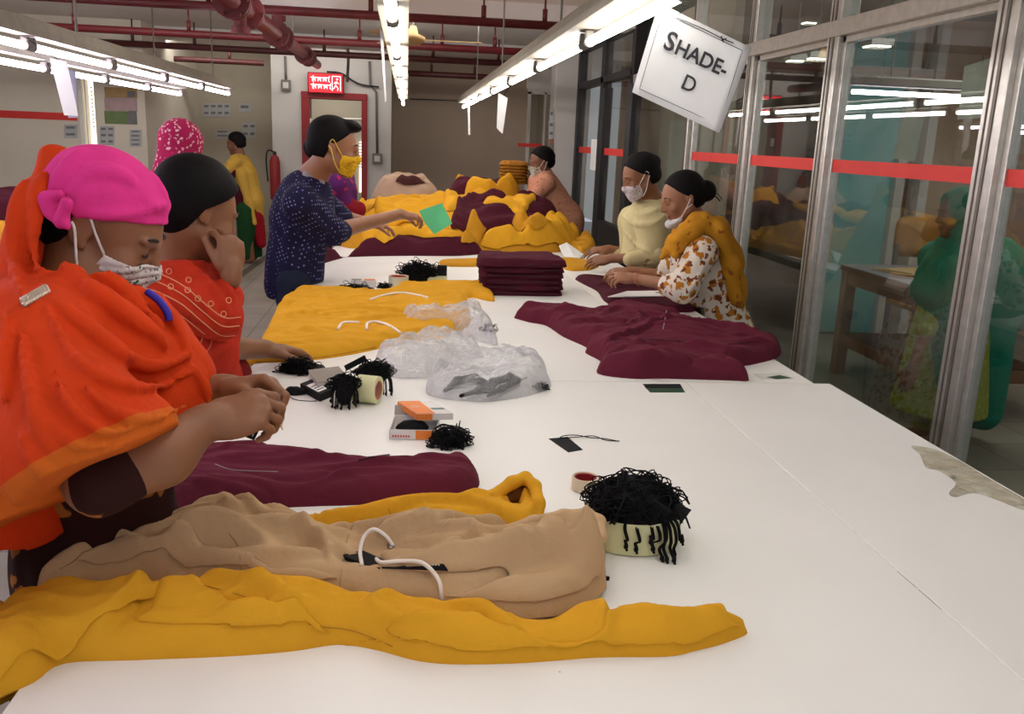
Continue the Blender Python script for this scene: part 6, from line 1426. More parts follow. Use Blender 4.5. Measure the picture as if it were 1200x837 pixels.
# ================================================================== THINGS ON THE TABLES
STR = plain('black waxed string', (10, 10, 12), .75, spec=.15); LTG = plain('pale lime paper tape', (214, 212, 164), .7, var=.05); LTG2 = plain('pale tub paper', (206, 204, 178), .75); REDC2 = plain('dark red core', (150, 30, 36), .6)
def wiggle(p, q, n, amp, rg, sag=0.0):
    p = np.asarray(p, float); q = np.asarray(q, float); k = np.linspace(0, 1, n)
    P = p+(q-p)*k[:, None]+rg.normal(0, amp, (n, 3))*np.sin(np.pi*k)[:, None]; P[:, 2] += sag*np.sin(np.pi*k); return P
def tangle(name, c, R, hgt, n, seed, parent, r=.0013, seglen=.05, mat=None):
    """loops of black string lying in a rounded heap"""
    rg = np.random.RandomState(seed); m = MB(); c = np.asarray(c, float); R = np.asarray(R, float)
    for i in range(n):
        a = rg.uniform(0, 2*math.pi); rr_ = math.sqrt(rg.uniform(0, .9)); p = np.array([math.cos(a)*rr_*R[0], math.sin(a)*rr_*R[1], 0]); p[2] = hgt*(1-rr_**2)*rg.uniform(.55, 1.05)
        d = rg.normal(0, 1, 3)*[1, 1, .45]; d = nrm(d); L = seglen*rg.uniform(.7, 1.5); e = nrm(np.cross(d, rg.normal(0, 1, 3)))*L*.22
        pts = [c+p-d*L/2, c+p-d*L*.2+e, c+p+d*L*.2+e*.8, c+p+d*L/2, c+p+d*L*.2-e, c+p-d*L*.25-e*.7]
        for q in pts: q[2] = max(q[2], c[2]+.001)
        m.tube(cr(pts, 3, True), r, 4, closed=True)
    o = m.build(name, mat or STR, parent, True); o['kind'] = 'stuff'; return o
def lump(name, c, R, parent, mat, seed=0, amp=.006, h=.004, fl=True):
    s = Sh(); s.ell(c, R); return mesh_sdf(name, s, h, mat, parent, lambda P, d: d+amp*(fbm(P*60, 2, seed)-.5)*2, zmin=c[2] if fl else None)
def knot_string(pts, parent, r=.0014, knot=True, loop=True):
    m = MB().tube(cr(pts, 5), r, 5)
    if loop: m.tube(cr(np.asarray(pts)+np.array([.0028, .001, 0]), 5), r, 5)
    if knot:
        e = np.asarray(pts[-1], float); m.lathe([(0, -.004), (.0032, -.003), (.0038, 0), (.0032, .003), (0, .004)], e, 8); m.tube([e, e+[.002, 0, -.007]], .0022, 6)
    return m.build('string', STR, parent, True)
def tub(name_, c, R, hgt, parent, mat, sq=(1, 1), inner=None):
    c = np.asarray(c, float)
    return MB().lathe([(R*.9, 0), (R, .002), (R, hgt-.001), (R-.001, hgt), (R-.004, hgt-.001), (R-.004, .004), (0, .004)], c, 40, (0, 0, 1), sq).build(name_, mat, parent, 'auto')
# ---- the big tub of tag strings
c = PZ(742, 640, TZ+.0005); c = np.array([c[0]-.0, c[1]+.02, TZ+.0006])
t = thing('hang_tag_tub', 'large pale lime tub heaped with black tag strings right of the beige hoodie', 'tub of tags', c)
tub('tub', c, .068, .052, t, LTG, (1.12, .95))
core = lump('tag_mass', c+[0, 0, .046], (.070, .062, .054), t, STR, 3, .008)
tangle('string_tangle', c+[0, 0, .054], (.072, .062), .046, 280, 11, t, .00115, .045)['kind'] = 'stuff'
rg = np.random.RandomState(5)
for k, (x0, z0, x1, y1) in enumerate(((.028, .05, .030, -.085), (.036, .05, .040, -.088), (.020, .045, .012, -.074), (.044, .048, .046, -.070), (.010, .048, .008, -.072), (-.012, .046, -.014, -.069), (.03, .052, .024, -.08), (.05, .05, .056, -.066), (-.03, .045, -.030, -.066))):
    low = .006 if k in (0, 1, 3, 6) else rg.uniform(.012, .03)
    knot_string([c+[x0*.6, -.045, z0+.02], c+[x0, -.062, z0+.004], c+[x0+.004, -.068-(.004 if k % 2 else 0), .030], c+[x1, -.070, max(low+.01, .012)], c+[x1+.003, y1 if k in (0, 1, 6) else -.070, max(low, .005)]], t)
for (a, b_, h_) in (((-.045, -.02), (-.095, -.03), .07), ((.06, .0), (.088, -.005), .09), ((.05, -.02), (.084, -.03), .06), ((-.02, .0), (-.01, .01), .13), ((.0, .01), (.03, .0), .115), ((-.05, -.03), (-.105, -.045), .035)):
    p = c+[a[0], a[1], .075]; q = c+[b_[0], b_[1], h_-.03 if h_ < .1 else .08]; MB().tube(cr([p, (p+q)/2+[0, 0, .035 if h_ > .1 else .015], q, (p+q)/2+[.004, -.004, .004], p+[.006, 0, 0]], 5), .0014, 5).build('string', STR, t, True)
for (dx, dy, dz, a) in ((.058, -.035, .05, .3), (.02, -.05, .062, -.4), (-.03, -.045, .066, .9)):
    MB().box(c+[dx, dy, dz], (.030, .002, .046), rotm(a, .5, .2), .0003).build('tag_card', BLK, t)
t.scale = (1.24, 1.24, 1.24); t.location = tuple(c+[.004, .012, 0])
c2_ = PZ(684, 575, TZ); c2_ = np.array([c2_[0]+.004, c2_[1]+.008, TZ+.0006])
t = thing('tape_core', 'dark red lined paper tape core behind the large tub of strings', 'tape core', c2_)
tub('paper_ring', c2_, .030, .030, t, plain('pale pinkish paper', (214, 196, 168), .7), (1, 1)); tub('core_lining', c2_+[0, 0, .002], .0255, .0265, t, REDC2)
# ---- single tag with its string
t = thing('hang_tag', 'single black hang tag with twisted string lying alone on the white table', 'hang tag', PZ(663, 520, TZ))
P = [PZ(x, y, TZ+.0012) for x, y in ((643, 514), (665, 512), (683, 527), (666, 530))]; mesh_obj('card', P+[p-[0, 0, .0009] for p in P], [(0, 1, 2, 3), (7, 6, 5, 4)]+[(i, (i+1) % 4, (i+1) % 4+4, i+4) for i in range(4)], BLK, t, False)
MB().tube([PZ(x, y, TZ+.0025) for x, y in cr([(654, 515), (660, 511), (675, 510), (692, 513), (708, 514), (724, 517)], 5)], .0012, 5).tube([PZ(x, y, TZ+.0025) for x, y in cr([(656, 513), (664, 513), (680, 512), (696, 511), (710, 516), (726, 517)], 5)], .0012, 5).build('string', STR, t, True)
# ---- boxes
ORN = plain('orange print on box', (232, 128, 44), .5); WBX = plain('white printed carton', (222, 216, 212), .55); GRYC = plain('grey carton inside', (150, 140, 130), .8)
def carton(name, label, a, b_, c_, h_, base=TZ+.0006, open_=False, group=None):
    """a, b_, c_ = picture points of near-left, near-right and far-left base corners"""
    A = PZ(*a, base); Bx = PZ(*b_, base)-A; Cy = PZ(*c_, base)-A; Z = np.array([0, 0, h_])
    t = thing(name, label, 'box', A); 
    if not open_: MB().prism([(0, 0), (1, 0), (1, 1), (0, 1)], Z, A, Bx, Cy).build('carton', WBX, t)
    else:
        m = MB(); w = .02
        m.prism([(0, 0), (1, 0), (1, w), (0, w)], Z, A, Bx, Cy).prism([(0, 1-w), (1, 1-w), (1, 1), (0, 1)], Z, A, Bx, Cy).prism([(0, 0), (w, 0), (w, 1), (0, 1)], Z, A, Bx, Cy).prism([(1-w, 0), (1, 0), (1, 1), (1-w, 1)], Z, A, Bx, Cy).prism([(0, 0), (1, 0), (1, 1), (0, 1)], Z*.04, A, Bx, Cy); m.build('carton', WBX, t)
    return t, A, Bx, Cy, Z
t, A, Bx, Cy, Z = carton('tag_box', 'open small white and orange carton below the closed orange one', (456, 515), (512, 516), (462, 497), .026, open_=True)
MB().prism([(0, 0), (1, 0), (1, 1), (0, 1)], nrm(Cy)*.001, A+Cy+Z, Bx, Z*.85+Cy*.12).build('box_flap', GRYC, t)
MB().prism([(.55, .05), (.98, .05), (.98, .95), (.55, .95)], -nrm(Cy)*.0006, A, Bx, Z).build('orange_panel', ORN, t)
m = MB()
for k in range(7): m.box(A+Bx*(.08+.055*k)+Z*.35-nrm(Cy)*.0008, (.0038, .0006, .0052), None)
m.build('printed_mark', plain('red print', (200, 60, 40), .6), t)
lump('string_bunch', A+Bx*.45+Cy*.5+[0, 0, .008], (.045, .03, .022), t, STR, 5, .005, .003)
zb = TZ+.0345
t, A, Bx, Cy, Z = carton('tag_box', 'closed orange and white carton resting tilted on the open one', (489, 487+6), (531, 486+6), (466, 470+8), .018, base=zb-.0)
MB().prism([(.0, .0), (.5, .0), (.62, 1), (.0, 1)], nrm(Z)*.0006, A+Z, Bx, Cy).build('orange_panel', ORN, t)
MB().prism([(0, .05), (1, .05), (1, .95), (0, .95)], -nrm(Bx)*.0006, A, Cy, Z).build('orange_panel', ORN, t)
MB().prism([(.0, .05), (.42, .05), (.42, .95), (.0, .95)], -nrm(Cy)*.0006, A, Bx, Z).build('orange_panel', ORN, t)
text_obj('print', 'Ck', .020, WBX, frame(A+Z+[0, 0, .0008]+Bx*.25+Cy*.55, Bx, Cy), t, .0002)
MB().prism([(.6, .3), (.95, .3), (.95, .42), (.6, .42)], nrm(Z)*.0009, A+Z, Bx, Cy).build('printed_mark', plain('green grey print', (110, 140, 130), .6), t)
# ---- bunches
def bunch(label, px, py, R, hgt, n, seed, cards=(), dang=0, base=TZ+.0006, cat='bunch of tags'):
    c = PZ(px, py, TZ); c = np.array([c[0], c[1], base]); t = thing('hang_tag_bunch', label, cat, c); rg = np.random.RandomState(seed)
    lump('tag_mass', c, (R[0]*.8, R[1]*.8, hgt*.75), t, STR, seed, .005, .0035)
    tangle('string_tangle', c+[0, 0, .002], R, hgt, n, seed, t, .0013, min(.05, R[0]*1.2))
    for (dx, dy, dz, w, l, a, p_) in cards: MB().box(c+[dx, dy, dz], (w, l, .0022), rotm(a, p_, 0), .0004).build('tag_card', BLK, t)
    for k in range(dang):
        a = rg.uniform(-2.6, -.4); p = c+[math.cos(a)*R[0]*.7, math.sin(a)*R[1]*.7, hgt*.5]; q = c+[math.cos(a)*R[0]*1.35, math.sin(a)*R[1]*1.4, .003]; knot_string([p, (p+q)/2+[0, 0, .01], q+[0, 0, .006], q], t)
    return t
bunch('bunch of black tag strings spilling right of the open carton', 527, 521, (.042, .034), .042, 90, 21, [(.02, .01, .030, .03, .055, .5, .35), (.028, .012, .036, .03, .055, .45, .3)], 4)
bunch('coil of black tag strings nearest the red scarfed woman hand', 350, 437, (.060, .035), .036, 110, 22, [(.058, .01, .018, .05, .06, .3, .15)])
# ---- grey lidded carton, black box with white label
t = thing('carton', 'grey topped small carton left of the yellow tape rolls', 'box', PZ(385, 452, TZ))
A = PZ(372, 462, TZ+.0006); Bx = PZ(408, 457, TZ+.0006)-A; Cy = PZ(362, 447, TZ+.0006)-A; Z = np.array([0, 0, .034]); MB().prism([(0, 0), (1, 0), (1, 1), (0, 1)], Z, A, Bx, Cy).build('carton', WBX, t); MB().prism([(-.02, -.02), (1.02, -.02), (1.02, 1.02), (-.02, 1.02)], np.array([0, 0, .002]), A+Z, Bx, Cy).build('lid', GRYC, t)
t = thing('label_box', 'black box with white label between the woman hands and tape rolls', 'box', PZ(370, 465, TZ))
A = PZ(375, 471, TZ+.0006); Bx = PZ(389, 465, TZ+.0006)-A; Cy = PZ(352, 458, TZ+.0006)-A; Z = np.array([0, 0, .022]); MB().prism([(0, 0), (1, 0), (1, 1), (0, 1)], Z, A, Bx, Cy).build('case', BLK, t); MB().prism([(.12, .15), (.85, .15), (.85, .75), (.12, .75)], np.array([0, 0, .0008]), A+Z, Bx, Cy).build('label', M['paper'], t)
for k in range(3): MB().prism([(.2, .25+.14*k), (.75, .25+.14*k), (.75, .29+.14*k), (.2, .29+.14*k)], np.array([0, 0, .0004]), A+Z+[0, 0, .0009], Bx, Cy).build('printed_line', BLK, t)
cl = lump('string_bunch', PZ(345, 462, TZ)+[0, 0, .001], (.035, .022, .022), t, STR, 7, .005, .0035)
MB().tube([PZ(x, y, TZ+.002) for x, y in cr([(336, 462), (345, 468), (360, 470), (372, 470)], 5)], .0012, 5).build('string', STR, t, True)
# ---- two lime tape rolls under bunches of tag strings
def roll(label, px, py, R, W, ax):
    c = PZ(px, py, TZ+.0); c = np.array([c[0], c[1], TZ+R+.0006]); ax = nrm(ax); t = thing('tape_roll', label, 'tape roll', c-[0, 0, R])
    MB().lathe([(R*.62, -W/2), (R, -W/2), (R, W/2), (R*.62, W/2), (R*.62, -W/2)], c, 36, ax).build('tape', LTG, t, 'auto')
    MB().lathe([(R*.61, -W/2-.001), (R*.70, -W/2-.001), (R*.70, W/2+.001), (R*.61, W/2+.001), (R*.61, -W/2-.001)], c, 30, ax).build('core', plain('pinkish core board', (190, 130, 110), .7), t, 'auto'); return t
roll('lime tape roll standing under black strings, right one of two', 432, 472, .040, .060, (.95, -.35, 0)); roll('lime tape roll standing under black strings, left one of two', 404, 474, .032, .030, (.8, .5, 0))
def drape_bunch(label, px, py, R, z0_, hgt, n, seed, dang):
    c = PZ(px, py, TZ); c = np.array([c[0], c[1], TZ]); t = thing('hang_tag_bunch', label, 'bunch of tags', c); rg = np.random.RandomState(seed)
    s = Sh(); s.ell(c+[0, 0, z0_], (R[0], R[1], hgt)); s.ell(c+[0, -R[1]*.7, z0_*.6], (R[0]*.7, R[1]*.5, z0_*.45)); mesh_sdf('tag_mass', s, .0035, STR, t, lambda P, d: d+.006*(fbm(P*60, 2, seed)-.5)*2)
    tangle('string_tangle', c+[0, 0, z0_-.006], (R[0]*1.1, R[1]*1.1), hgt*1.25, n, seed, t, .0013, .045)
    for k in range(dang):
        a = -2.8+2.5*k/max(1, dang-1)+rg.normal(0, .1); u = np.array([math.cos(a)*R[0], math.sin(a)*R[1], 0]); low = rg.uniform(.004, .02)
        knot_string([c+u*.8+[0, 0, z0_+.01], c+u*1.15+[0, 0, z0_*.75], c+u*1.22+[0, 0, z0_*.4], c+u*1.25+[0, 0, low]], t)
    return t
t = drape_bunch('black tag strings draped over the left lime tape roll', 404, 476, (.032, .030), .062, .022, 110, 31, 10)
t = drape_bunch('black tag strings draped over the right lime tape roll, card standing up', 438, 462, (.046, .034), .066, .026, 140, 32, 14)
q = PZ(415, 455, TZ); MB().box((q[0]+.005, q[1]-.012, TZ+.082), (.07, .004, .018), rotm(.35, -.42, 0), .001).build('tag_card', BLK, t)
# ---- small brass clip
tag(MB().tube([PZ(x, y, TZ+.002) for x, y in cr([(314, 501), (319, 499), (325, 498), (329, 500), (331, 503)], 5)], .0016, 6).tube([PZ(x, y, TZ+.002) for x, y in cr([(324, 498), (323, 494), (328, 493), (331, 496), (329, 500)], 5)], .0011, 6).build('brass_clip', GOLD, None, True), 'tiny brass clip lying right of the orange shawled woman hands', 'clip')
# ---- clear bags with tags inside
def bag_mat():
    m, nt, b = newmat('clear crumpled polythene'); nt.nodes.remove(b); out = nt.nodes['Material Output']; v = coords(nt)
    tr = nt.nodes.new('ShaderNodeBsdfTransparent'); tr.inputs[0].default_value = (.97, .97, .98, 1); gl = nt.nodes.new('ShaderNodeBsdfGlossy'); gl.inputs['Roughness'].default_value = .16
    df = nt.nodes.new('ShaderNodeBsdfDiffuse'); df.inputs[0].default_value = (.95, .95, .97, 1); lw = nt.nodes.new('ShaderNodeLayerWeight'); lw.inputs[0].default_value = .35
    bn = nt.nodes.new('ShaderNodeBump'); bn.inputs['Strength'].default_value = 1.0; bn.inputs['Distance'].default_value = .012; nt.links.new(noise(nt, v, 38, 4, .6), bn.inputs['Height'])
    for s_ in (gl, df, lw): nt.links.new(bn.outputs[0], s_.inputs['Normal'])
    m1 = nt.nodes.new('ShaderNodeMixShader'); nt.links.new(mathn(nt, 'MULTIPLY_ADD', lw.outputs[1], .5) if False else mathn(nt, 'ADD', mathn(nt, 'MULTIPLY', lw.outputs[1], .36), .13), m1.inputs[0]); nt.links.new(tr.outputs[0], m1.inputs[1]); nt.links.new(df.outputs[0], m1.inputs[2])
    m2 = nt.nodes.new('ShaderNodeMixShader'); nt.links.new(mathn(nt, 'ADD', mathn(nt, 'MULTIPLY', lw.outputs[0], .25), .08), m2.inputs[0]); nt.links.new(m1.outputs[0], m2.inputs[1]); nt.links.new(gl.outputs[0], m2.inputs[2])
    nt.links.new(m2.outputs[0], out.inputs[0]); return m
BAG = bag_mat()
def bag(label, ol, T, seed, bumps=()):
    o = patch('plastic_bag', ol, T, .05, BAG, None, (), bumps, res=.0055, wr=.014, wlen=.035, wasp=1.6, wdir=.8, seed=seed, nf=60, fl=.12, fa=.016, fwid=.007, dome=.75, under=.004)
    return tag(o, label, 'plastic bag', 'clear plastic bags of tags')
bag('clear plastic bag nearest of three, black tags showing inside', [(500, 462, .0), (503, 440, .02), (520, 425, .04), (550, 412, .06), (590, 408, .06), (622, 410, .05), (640, 420, .04), (640, 435, .02), (646, 450, .01), (628, 462, 0), (600, 468, 0), (568, 472, 0), (540, 470, 0), (520, 468, 0)], .055, 201)
bag('clear plastic bag in the middle of three, puffed and empty looking', [(440, 432, 0), (444, 412, .02), (470, 398, .05), (500, 386, .06), (530, 384, .06), (556, 396, .05), (566, 410, .03), (540, 420, .01), (515, 436, 0), (500, 443, 0), (460, 443, 0)], .055, 202)
bag('clear plastic bag farthest of three, over the mustard hoodie edge', [(470, 378, .01), (474, 366, .03), (500, 362, .05), (530, 358, .06), (560, 358, .05), (572, 368, .04), (583, 395, .02), (578, 405, 0), (550, 396, .0), (520, 388, .0), (490, 388, 0)], .06, 203)
for k, (pts, lab) in enumerate((([(521, 458), (536, 446), (556, 443), (574, 452), (560, 458), (540, 464)], 'left'), ([(560, 458), (578, 448), (598, 442), (606, 446), (588, 456), (572, 464)], 'right'))):
    c = np.mean([PZ(x, y, TZ+.006) for x, y in pts], 0); t = thing('hang_tag_bunch', 'black tags inside the nearest plastic bag, %s' % ('larger clump by the orange carton' if k == 0 else 'smaller clump under the bag middle'), 'bunch of tags', c)
    s = Sh(); s.path([PZ(x, y, TZ+.016) for x, y in pts], [.006, .012, .013, .010, .009, .006], .012); mesh_sdf('tag_mass', s, .003, STR, t)
    rg = np.random.RandomState(k)
    for j in range(5):
        q = PZ(pts[j][0], pts[j][1], TZ+.02); MB().tube(cr([q, q+rg.normal(0, .02, 3)*[1, 1, .3], q+rg.normal(0, .03, 3)*[1, 1, .2]], 4), .0013, 5).build('string', STR, t, True)
t = bunch('grey tag strings sticking out of the nearest bag right corner', 634, 457, (.022, .016), .018, 26, 41)
t = bunch('dark tags inside the farthest plastic bag right end', 572, 388, (.030, .03), .024, 30, 42)
MB().tube([PZ(x, y, TZ+.03) for x, y in cr([(468, 424), (474, 426), (482, 428)], 4)], .0025, 5)
# ---- far small things beyond the middle mustard hoodie
def sbox(label, px, py, w, d, h_, mat, rz=0, lid=None):
    p = PZ(px, py, TZ+.0006); t = thing('small_box', label, 'box', p); R_z = rotm(rz); MB().box(p+[0, 0, h_/2], (w, d, h_), R_z, .001).build('carton', mat, t)
    if lid: MB().box(p+[0, 0, h_+.001], (w*.8, d*.8, .002), R_z).build('printed_top', lid, t)
    return t
sbox('small grey white carton left of two behind the middle mustard hoodie', 418, 336, .060, .05, .035, WBX, .1, GRYC)
sbox('small orange printed carton right of two behind the middle mustard hoodie', 433, 336, .066, .05, .035, WBX, .1, ORN)
bunch('thin row of black tags before the two small cartons', 415, 339, (.085, .02), .016, 50, 51)
p = PZ(467, 337, TZ+.0006); t = thing('tag_tub', 'white paper tub with red inside behind the middle mustard hoodie', 'tub', p); tub('tub', p, .050, .060, t, LTG2); tub('lining', p+[0, 0, .004], .0455, .053, t, plain('red lining', (180, 60, 40), .6))
sbox('pale lime box behind the far heap of black strings', 512, 333, .10, .05, .040, LTG, .0)
sbox('small black card box on the right of the far black strings', 518, 327, .05, .03, .075, BLK, 0)
c = PZ(493, 333, TZ); t = thing('hang_tag_bunch', 'far heap of black tag strings between white tub and lime box', 'bunch of tags', c)
s = Sh(); s.ell(c+[0, .02, .05], (.085, .05, .045)); s.ell(c+[-.04, 0, .04], (.06, .04, .03)); mesh_sdf('tag_mass', s, .005, STR, t, lambda P, d: d+.010*(fbm(P*40, 2, 3)-.5)*2, zmin=TZ+.001); tangle('string_tangle', c+[-.01, .01, .05], (.11, .05), .06, 160, 61, t, .0016, .07)
bunch('small bunch of black tags left of the white tub', 452, 338, (.035, .02), .02, 30, 52)
# ---- sheets at the cream shawled woman, stickers, tape, marks
P = [PZ(655, 288, TZ+.05), PZ(664, 284, TZ+.07), PZ(684, 298, TZ+.02), PZ(676, 306, TZ+.012), PZ(660, 300, TZ+.02)]
tag(mesh_obj('paper_sheet', P+[p-[0, 0, .002] for p in P], [(0, 1, 2, 3, 4), (9, 8, 7, 6, 5)]+[(i, (i+1) % 5, (i+1) % 5+5, i+5) for i in range(5)], M['paper'], None, False), 'white paper sheet before the cream shawled woman hands', 'paper')
GRS = plain('dark green sticker', (24, 70, 44), .4); WHS = plain('white sticker', (214, 212, 204), .5)
t = thing('label_sticker', 'black and green label sticking out below the large maroon garment', 'sticker', PZ(778, 455, TZ)); 
for pts, mt in (([(753, 450), (797, 450), (800, 455), (757, 455)], BLK), ([(757, 455), (800, 455), (803, 460), (762, 460)], GRS)):
    o = decal('label_band', pts, mt, None, None); o.parent = t; o.matrix_parent_inverse = wmat(t).inverted()
t = thing('label_sticker', 'white label with green curve near the right table corner', 'sticker', PZ(905, 442, TZ))
o = decal('label_paper', [(882, 438), (918, 437), (930, 444), (892, 445)], WHS, None, None); o.parent = t; o.matrix_parent_inverse = wmat(t).inverted()
o = decal('green_mark', [(898, 442), (914, 439.5), (927, 443), (910, 444.5)], GRS, None, None, TZ+.0010); o.parent = t; o.matrix_parent_inverse = wmat(t).inverted()
def tape_mat():
    m, nt, b = newmat('old clear tape'); b.inputs['Base Color'].default_value = lin((206, 196, 170)); b.inputs['Roughness'].default_value = .25; b.inputs['Alpha'].default_value = .5; v = coords(nt); bump(nt, b, noise(nt, v, 45, 4), .8, .006)
    b.inputs['Base Color'].default_value = lin((206, 196, 170)); nt.links.new(ramp(nt, noise(nt, v, 30, 4), [(.35, lin((214, 206, 184))), (.62, lin((196, 182, 150))), (.7, lin((120, 106, 84)))]), b.inputs['Base Color']); nt.links.new(ramp(nt, noise(nt, v, 14, 3), [(.3, (.25, .25, .25, 1)), (.7, (.75, .75, .75, 1))]), b.inputs['Alpha']); return m
tag(patch('clear_tape', [(1068, 523), (1095, 527), (1120, 538), (1150, 556), (1180, 574), (1203, 588), (1200, 598), (1165, 585), (1140, 578), (1120, 583), (1112, 578), (1120, 566), (1100, 552), (1085, 548), (1078, 533)], .0016, .004, tape_mat(), res=.006, wr=.0012, seed=5), 'peeling clear tape stuck along the near right table edge', 'tape')
pm_ = plain('pencil mark', (150, 146, 148), .8)
for k, (a, b_, lab) in enumerate((((1052, 670), (1074, 689), 'faint pencil dash at right on the near table, upper one'), ((1076, 691), (1104, 715), 'faint pencil dash at right on the near table, lower one'))):
    A = PZ(*a, TZ+.0008); B_ = PZ(*b_, TZ+.0008); tag(MB().tube([A, B_], .0006, 4).build('pencil_mark', pm_), lab, 'pencil mark')
tag(lump('lint_speck', PZ(656, 788, TZ+.001), (.0018, .0018, .001), None, pm_, 1, .0003, .0006), 'tiny lint speck before the front mustard hoodie', 'lint')
tag(knot_string([PZ(700, 678, TZ+.002), PZ(706, 676, TZ+.002), PZ(712, 678, TZ+.003)], None), 'stray black string knot by the beige hoodie hood', 'string')
# ================================================================== SIGNS AND PAPERS
def paper(label, pts, Y, cat='paper', name='hanging_paper', mat=None, th=.0012, parent=None):
    P = [PY(x, y, Y if np.isscalar(Y) else Y[i]) for i, (x, y) in enumerate(pts)]; n = len(P)
    return tag(mesh_obj(name, P+[p+[0, th, 0] for p in P], [tuple(range(n)), tuple(range(n, 2*n))[::-1]]+[(i, (i+1) % n, (i+1) % n+n, i+n) for i in range(n)], mat or M['paper'], parent, False), label, cat)
Ys = 2.42; c4 = [(772, 3), (881, 56), (842, 156), (741, 108)]
t = thing('shade_sign', 'tilted white SHADE-D sheet hanging from the right light fixture', 'sign', PY(812, 80, Ys))
P = [PY(x, y, Ys+(.02 if i in (1, 2) else 0)) for i, (x, y) in enumerate(c4)]
nx_ = 10; V = []; Fq = []
nv = nrm(np.cross(P[1]-P[0], P[3]-P[0]))
for i in range(nx_+1):
    for j in range(nx_+1):
        u, v_ = i/nx_, j/nx_; p = (P[0]*(1-u)+P[1]*u)*(1-v_)+(P[3]*(1-u)+P[2]*u)*v_; V.append(p+nv*(.006*math.sin(u*2.6+v_*1.7)-.003)*.6)
for i in range(nx_):
    for j in range(nx_): a = i*(nx_+1)+j; Fq.append((a, a+nx_+1, a+nx_+2, a+1))
nn = len(V); V2 = V+[v+nv*.0006 for v in V]
rim = [i*(nx_+1) for i in range(nx_+1)]+[nx_*(nx_+1)+j for j in range(1, nx_+1)]+[i*(nx_+1)+nx_ for i in range(nx_-1, -1, -1)]+[j for j in range(nx_-1, 0, -1)]
mesh_obj('sheet', V2, Fq+[tuple(x+nn for x in f[::-1]) for f in Fq]+[(rim[i], rim[i-1], rim[i-1]+nn, rim[i]+nn) for i in range(len(rim))], M['paper'], t, True)
toc = -nv if nv @ (CP-P[0]) < 0 else nv
ex = nrm(P[1]-P[0]); ey = nrm(P[0]-P[3]); W_ = np.linalg.norm(P[1]-P[0]); H_ = np.linalg.norm(P[0]-P[3]); cc = sum(P)/4+toc*.0045
off_ = lambda u, v: cc+ex*u*W_+ey*v*H_
PRN = plain('black print', (52, 50, 54), .7)
def word(s_, x0, v, sz, small): pass
text_obj('lettering', 'S', .068, PRN, frame(off_(-.275, .17), ex, ey), t, .0002, 'CENTER', .0012)
text_obj('lettering', 'HADE-', .054, PRN, frame(off_(.065, .15), ex, ey), t, .0002, 'CENTER', .0012)
text_obj('lettering', 'D', .056, PRN, frame(off_(.02, -.16), ex, ey), t, .0002, 'CENTER', .0005)
for a, b_ in (((-.43, .43), (.43, .43)), ((.43, .43), (.43, -.43)), ((.43, -.43), (-.43, -.43)), ((-.43, -.43), (-.43, .43))):
    MB().tube([off_(*a)-toc*.002, off_(*b_)-toc*.002], .0007, 4).build('printed_border', PRN, t)
MB().tube(cr([off_(-.28, .44), off_(.0, .455), off_(.2, .45), off_(.32, .46)], 4), .0011, 5).tube([off_(.18, .47), off_(.22, .42)], .0014, 5).tube([off_(.24, .47), off_(.2, .43)], .0014, 5).build('tie_string', BLK, t, True)
MB().tube([off_(-.28, .47), off_(-.2, .60), np.array([.665, off_(0, .6)[1], 1.93])], .001, 5).build('tie_string', BLK, t, True)
t = thing('hanging_paper', 'two overlapping printed sheets hanging from the left tube row', 'paper', PY(75, 75, 4.5))
MB().tube([PY(68, 70, 4.5), [-1.74, PY(68, 70, 4.5)[1], 1.92]], .002, 5).build('string', STR, t)
paper(None, [(58, 68), (78, 72), (92, 136), (75, 135)], 4.5, None, 'sheet', None, .001, t); paper(None, [(76, 80), (89, 84), (91, 138), (80, 138)], 4.55, None, 'sheet', plain('bluish paper', (176, 178, 200), .8), .001, t)
for o in t.children: o.pop('label', None); o.pop('category', None)
o = paper('narrow white sheet seen edge on beside the middle tube row', [(445, 34), (449, 34), (453, 118), (451, 120)], 4.2)
MB().tube([PY(447, 34, 4.2), [-.05, 4.2, 1.94]], .002, 5).build('string', STR, o)
o = paper('small white sheet hanging from the right tube row far away', [(584, 109), (595, 115), (589, 157), (582, 150)], 5.6)
MB().tube([PY(590, 112, 5.6), [.665, 5.6, 1.94]], .002, 5).build('string', STR, o)

tag(MB().tube([PY(549, 116, 9.6), PY(550, 158, 9.6)], .012, 5).build('hanging_paper', M['paper']), 'thin curled paper strip hanging at the far end of right lights', 'paper')
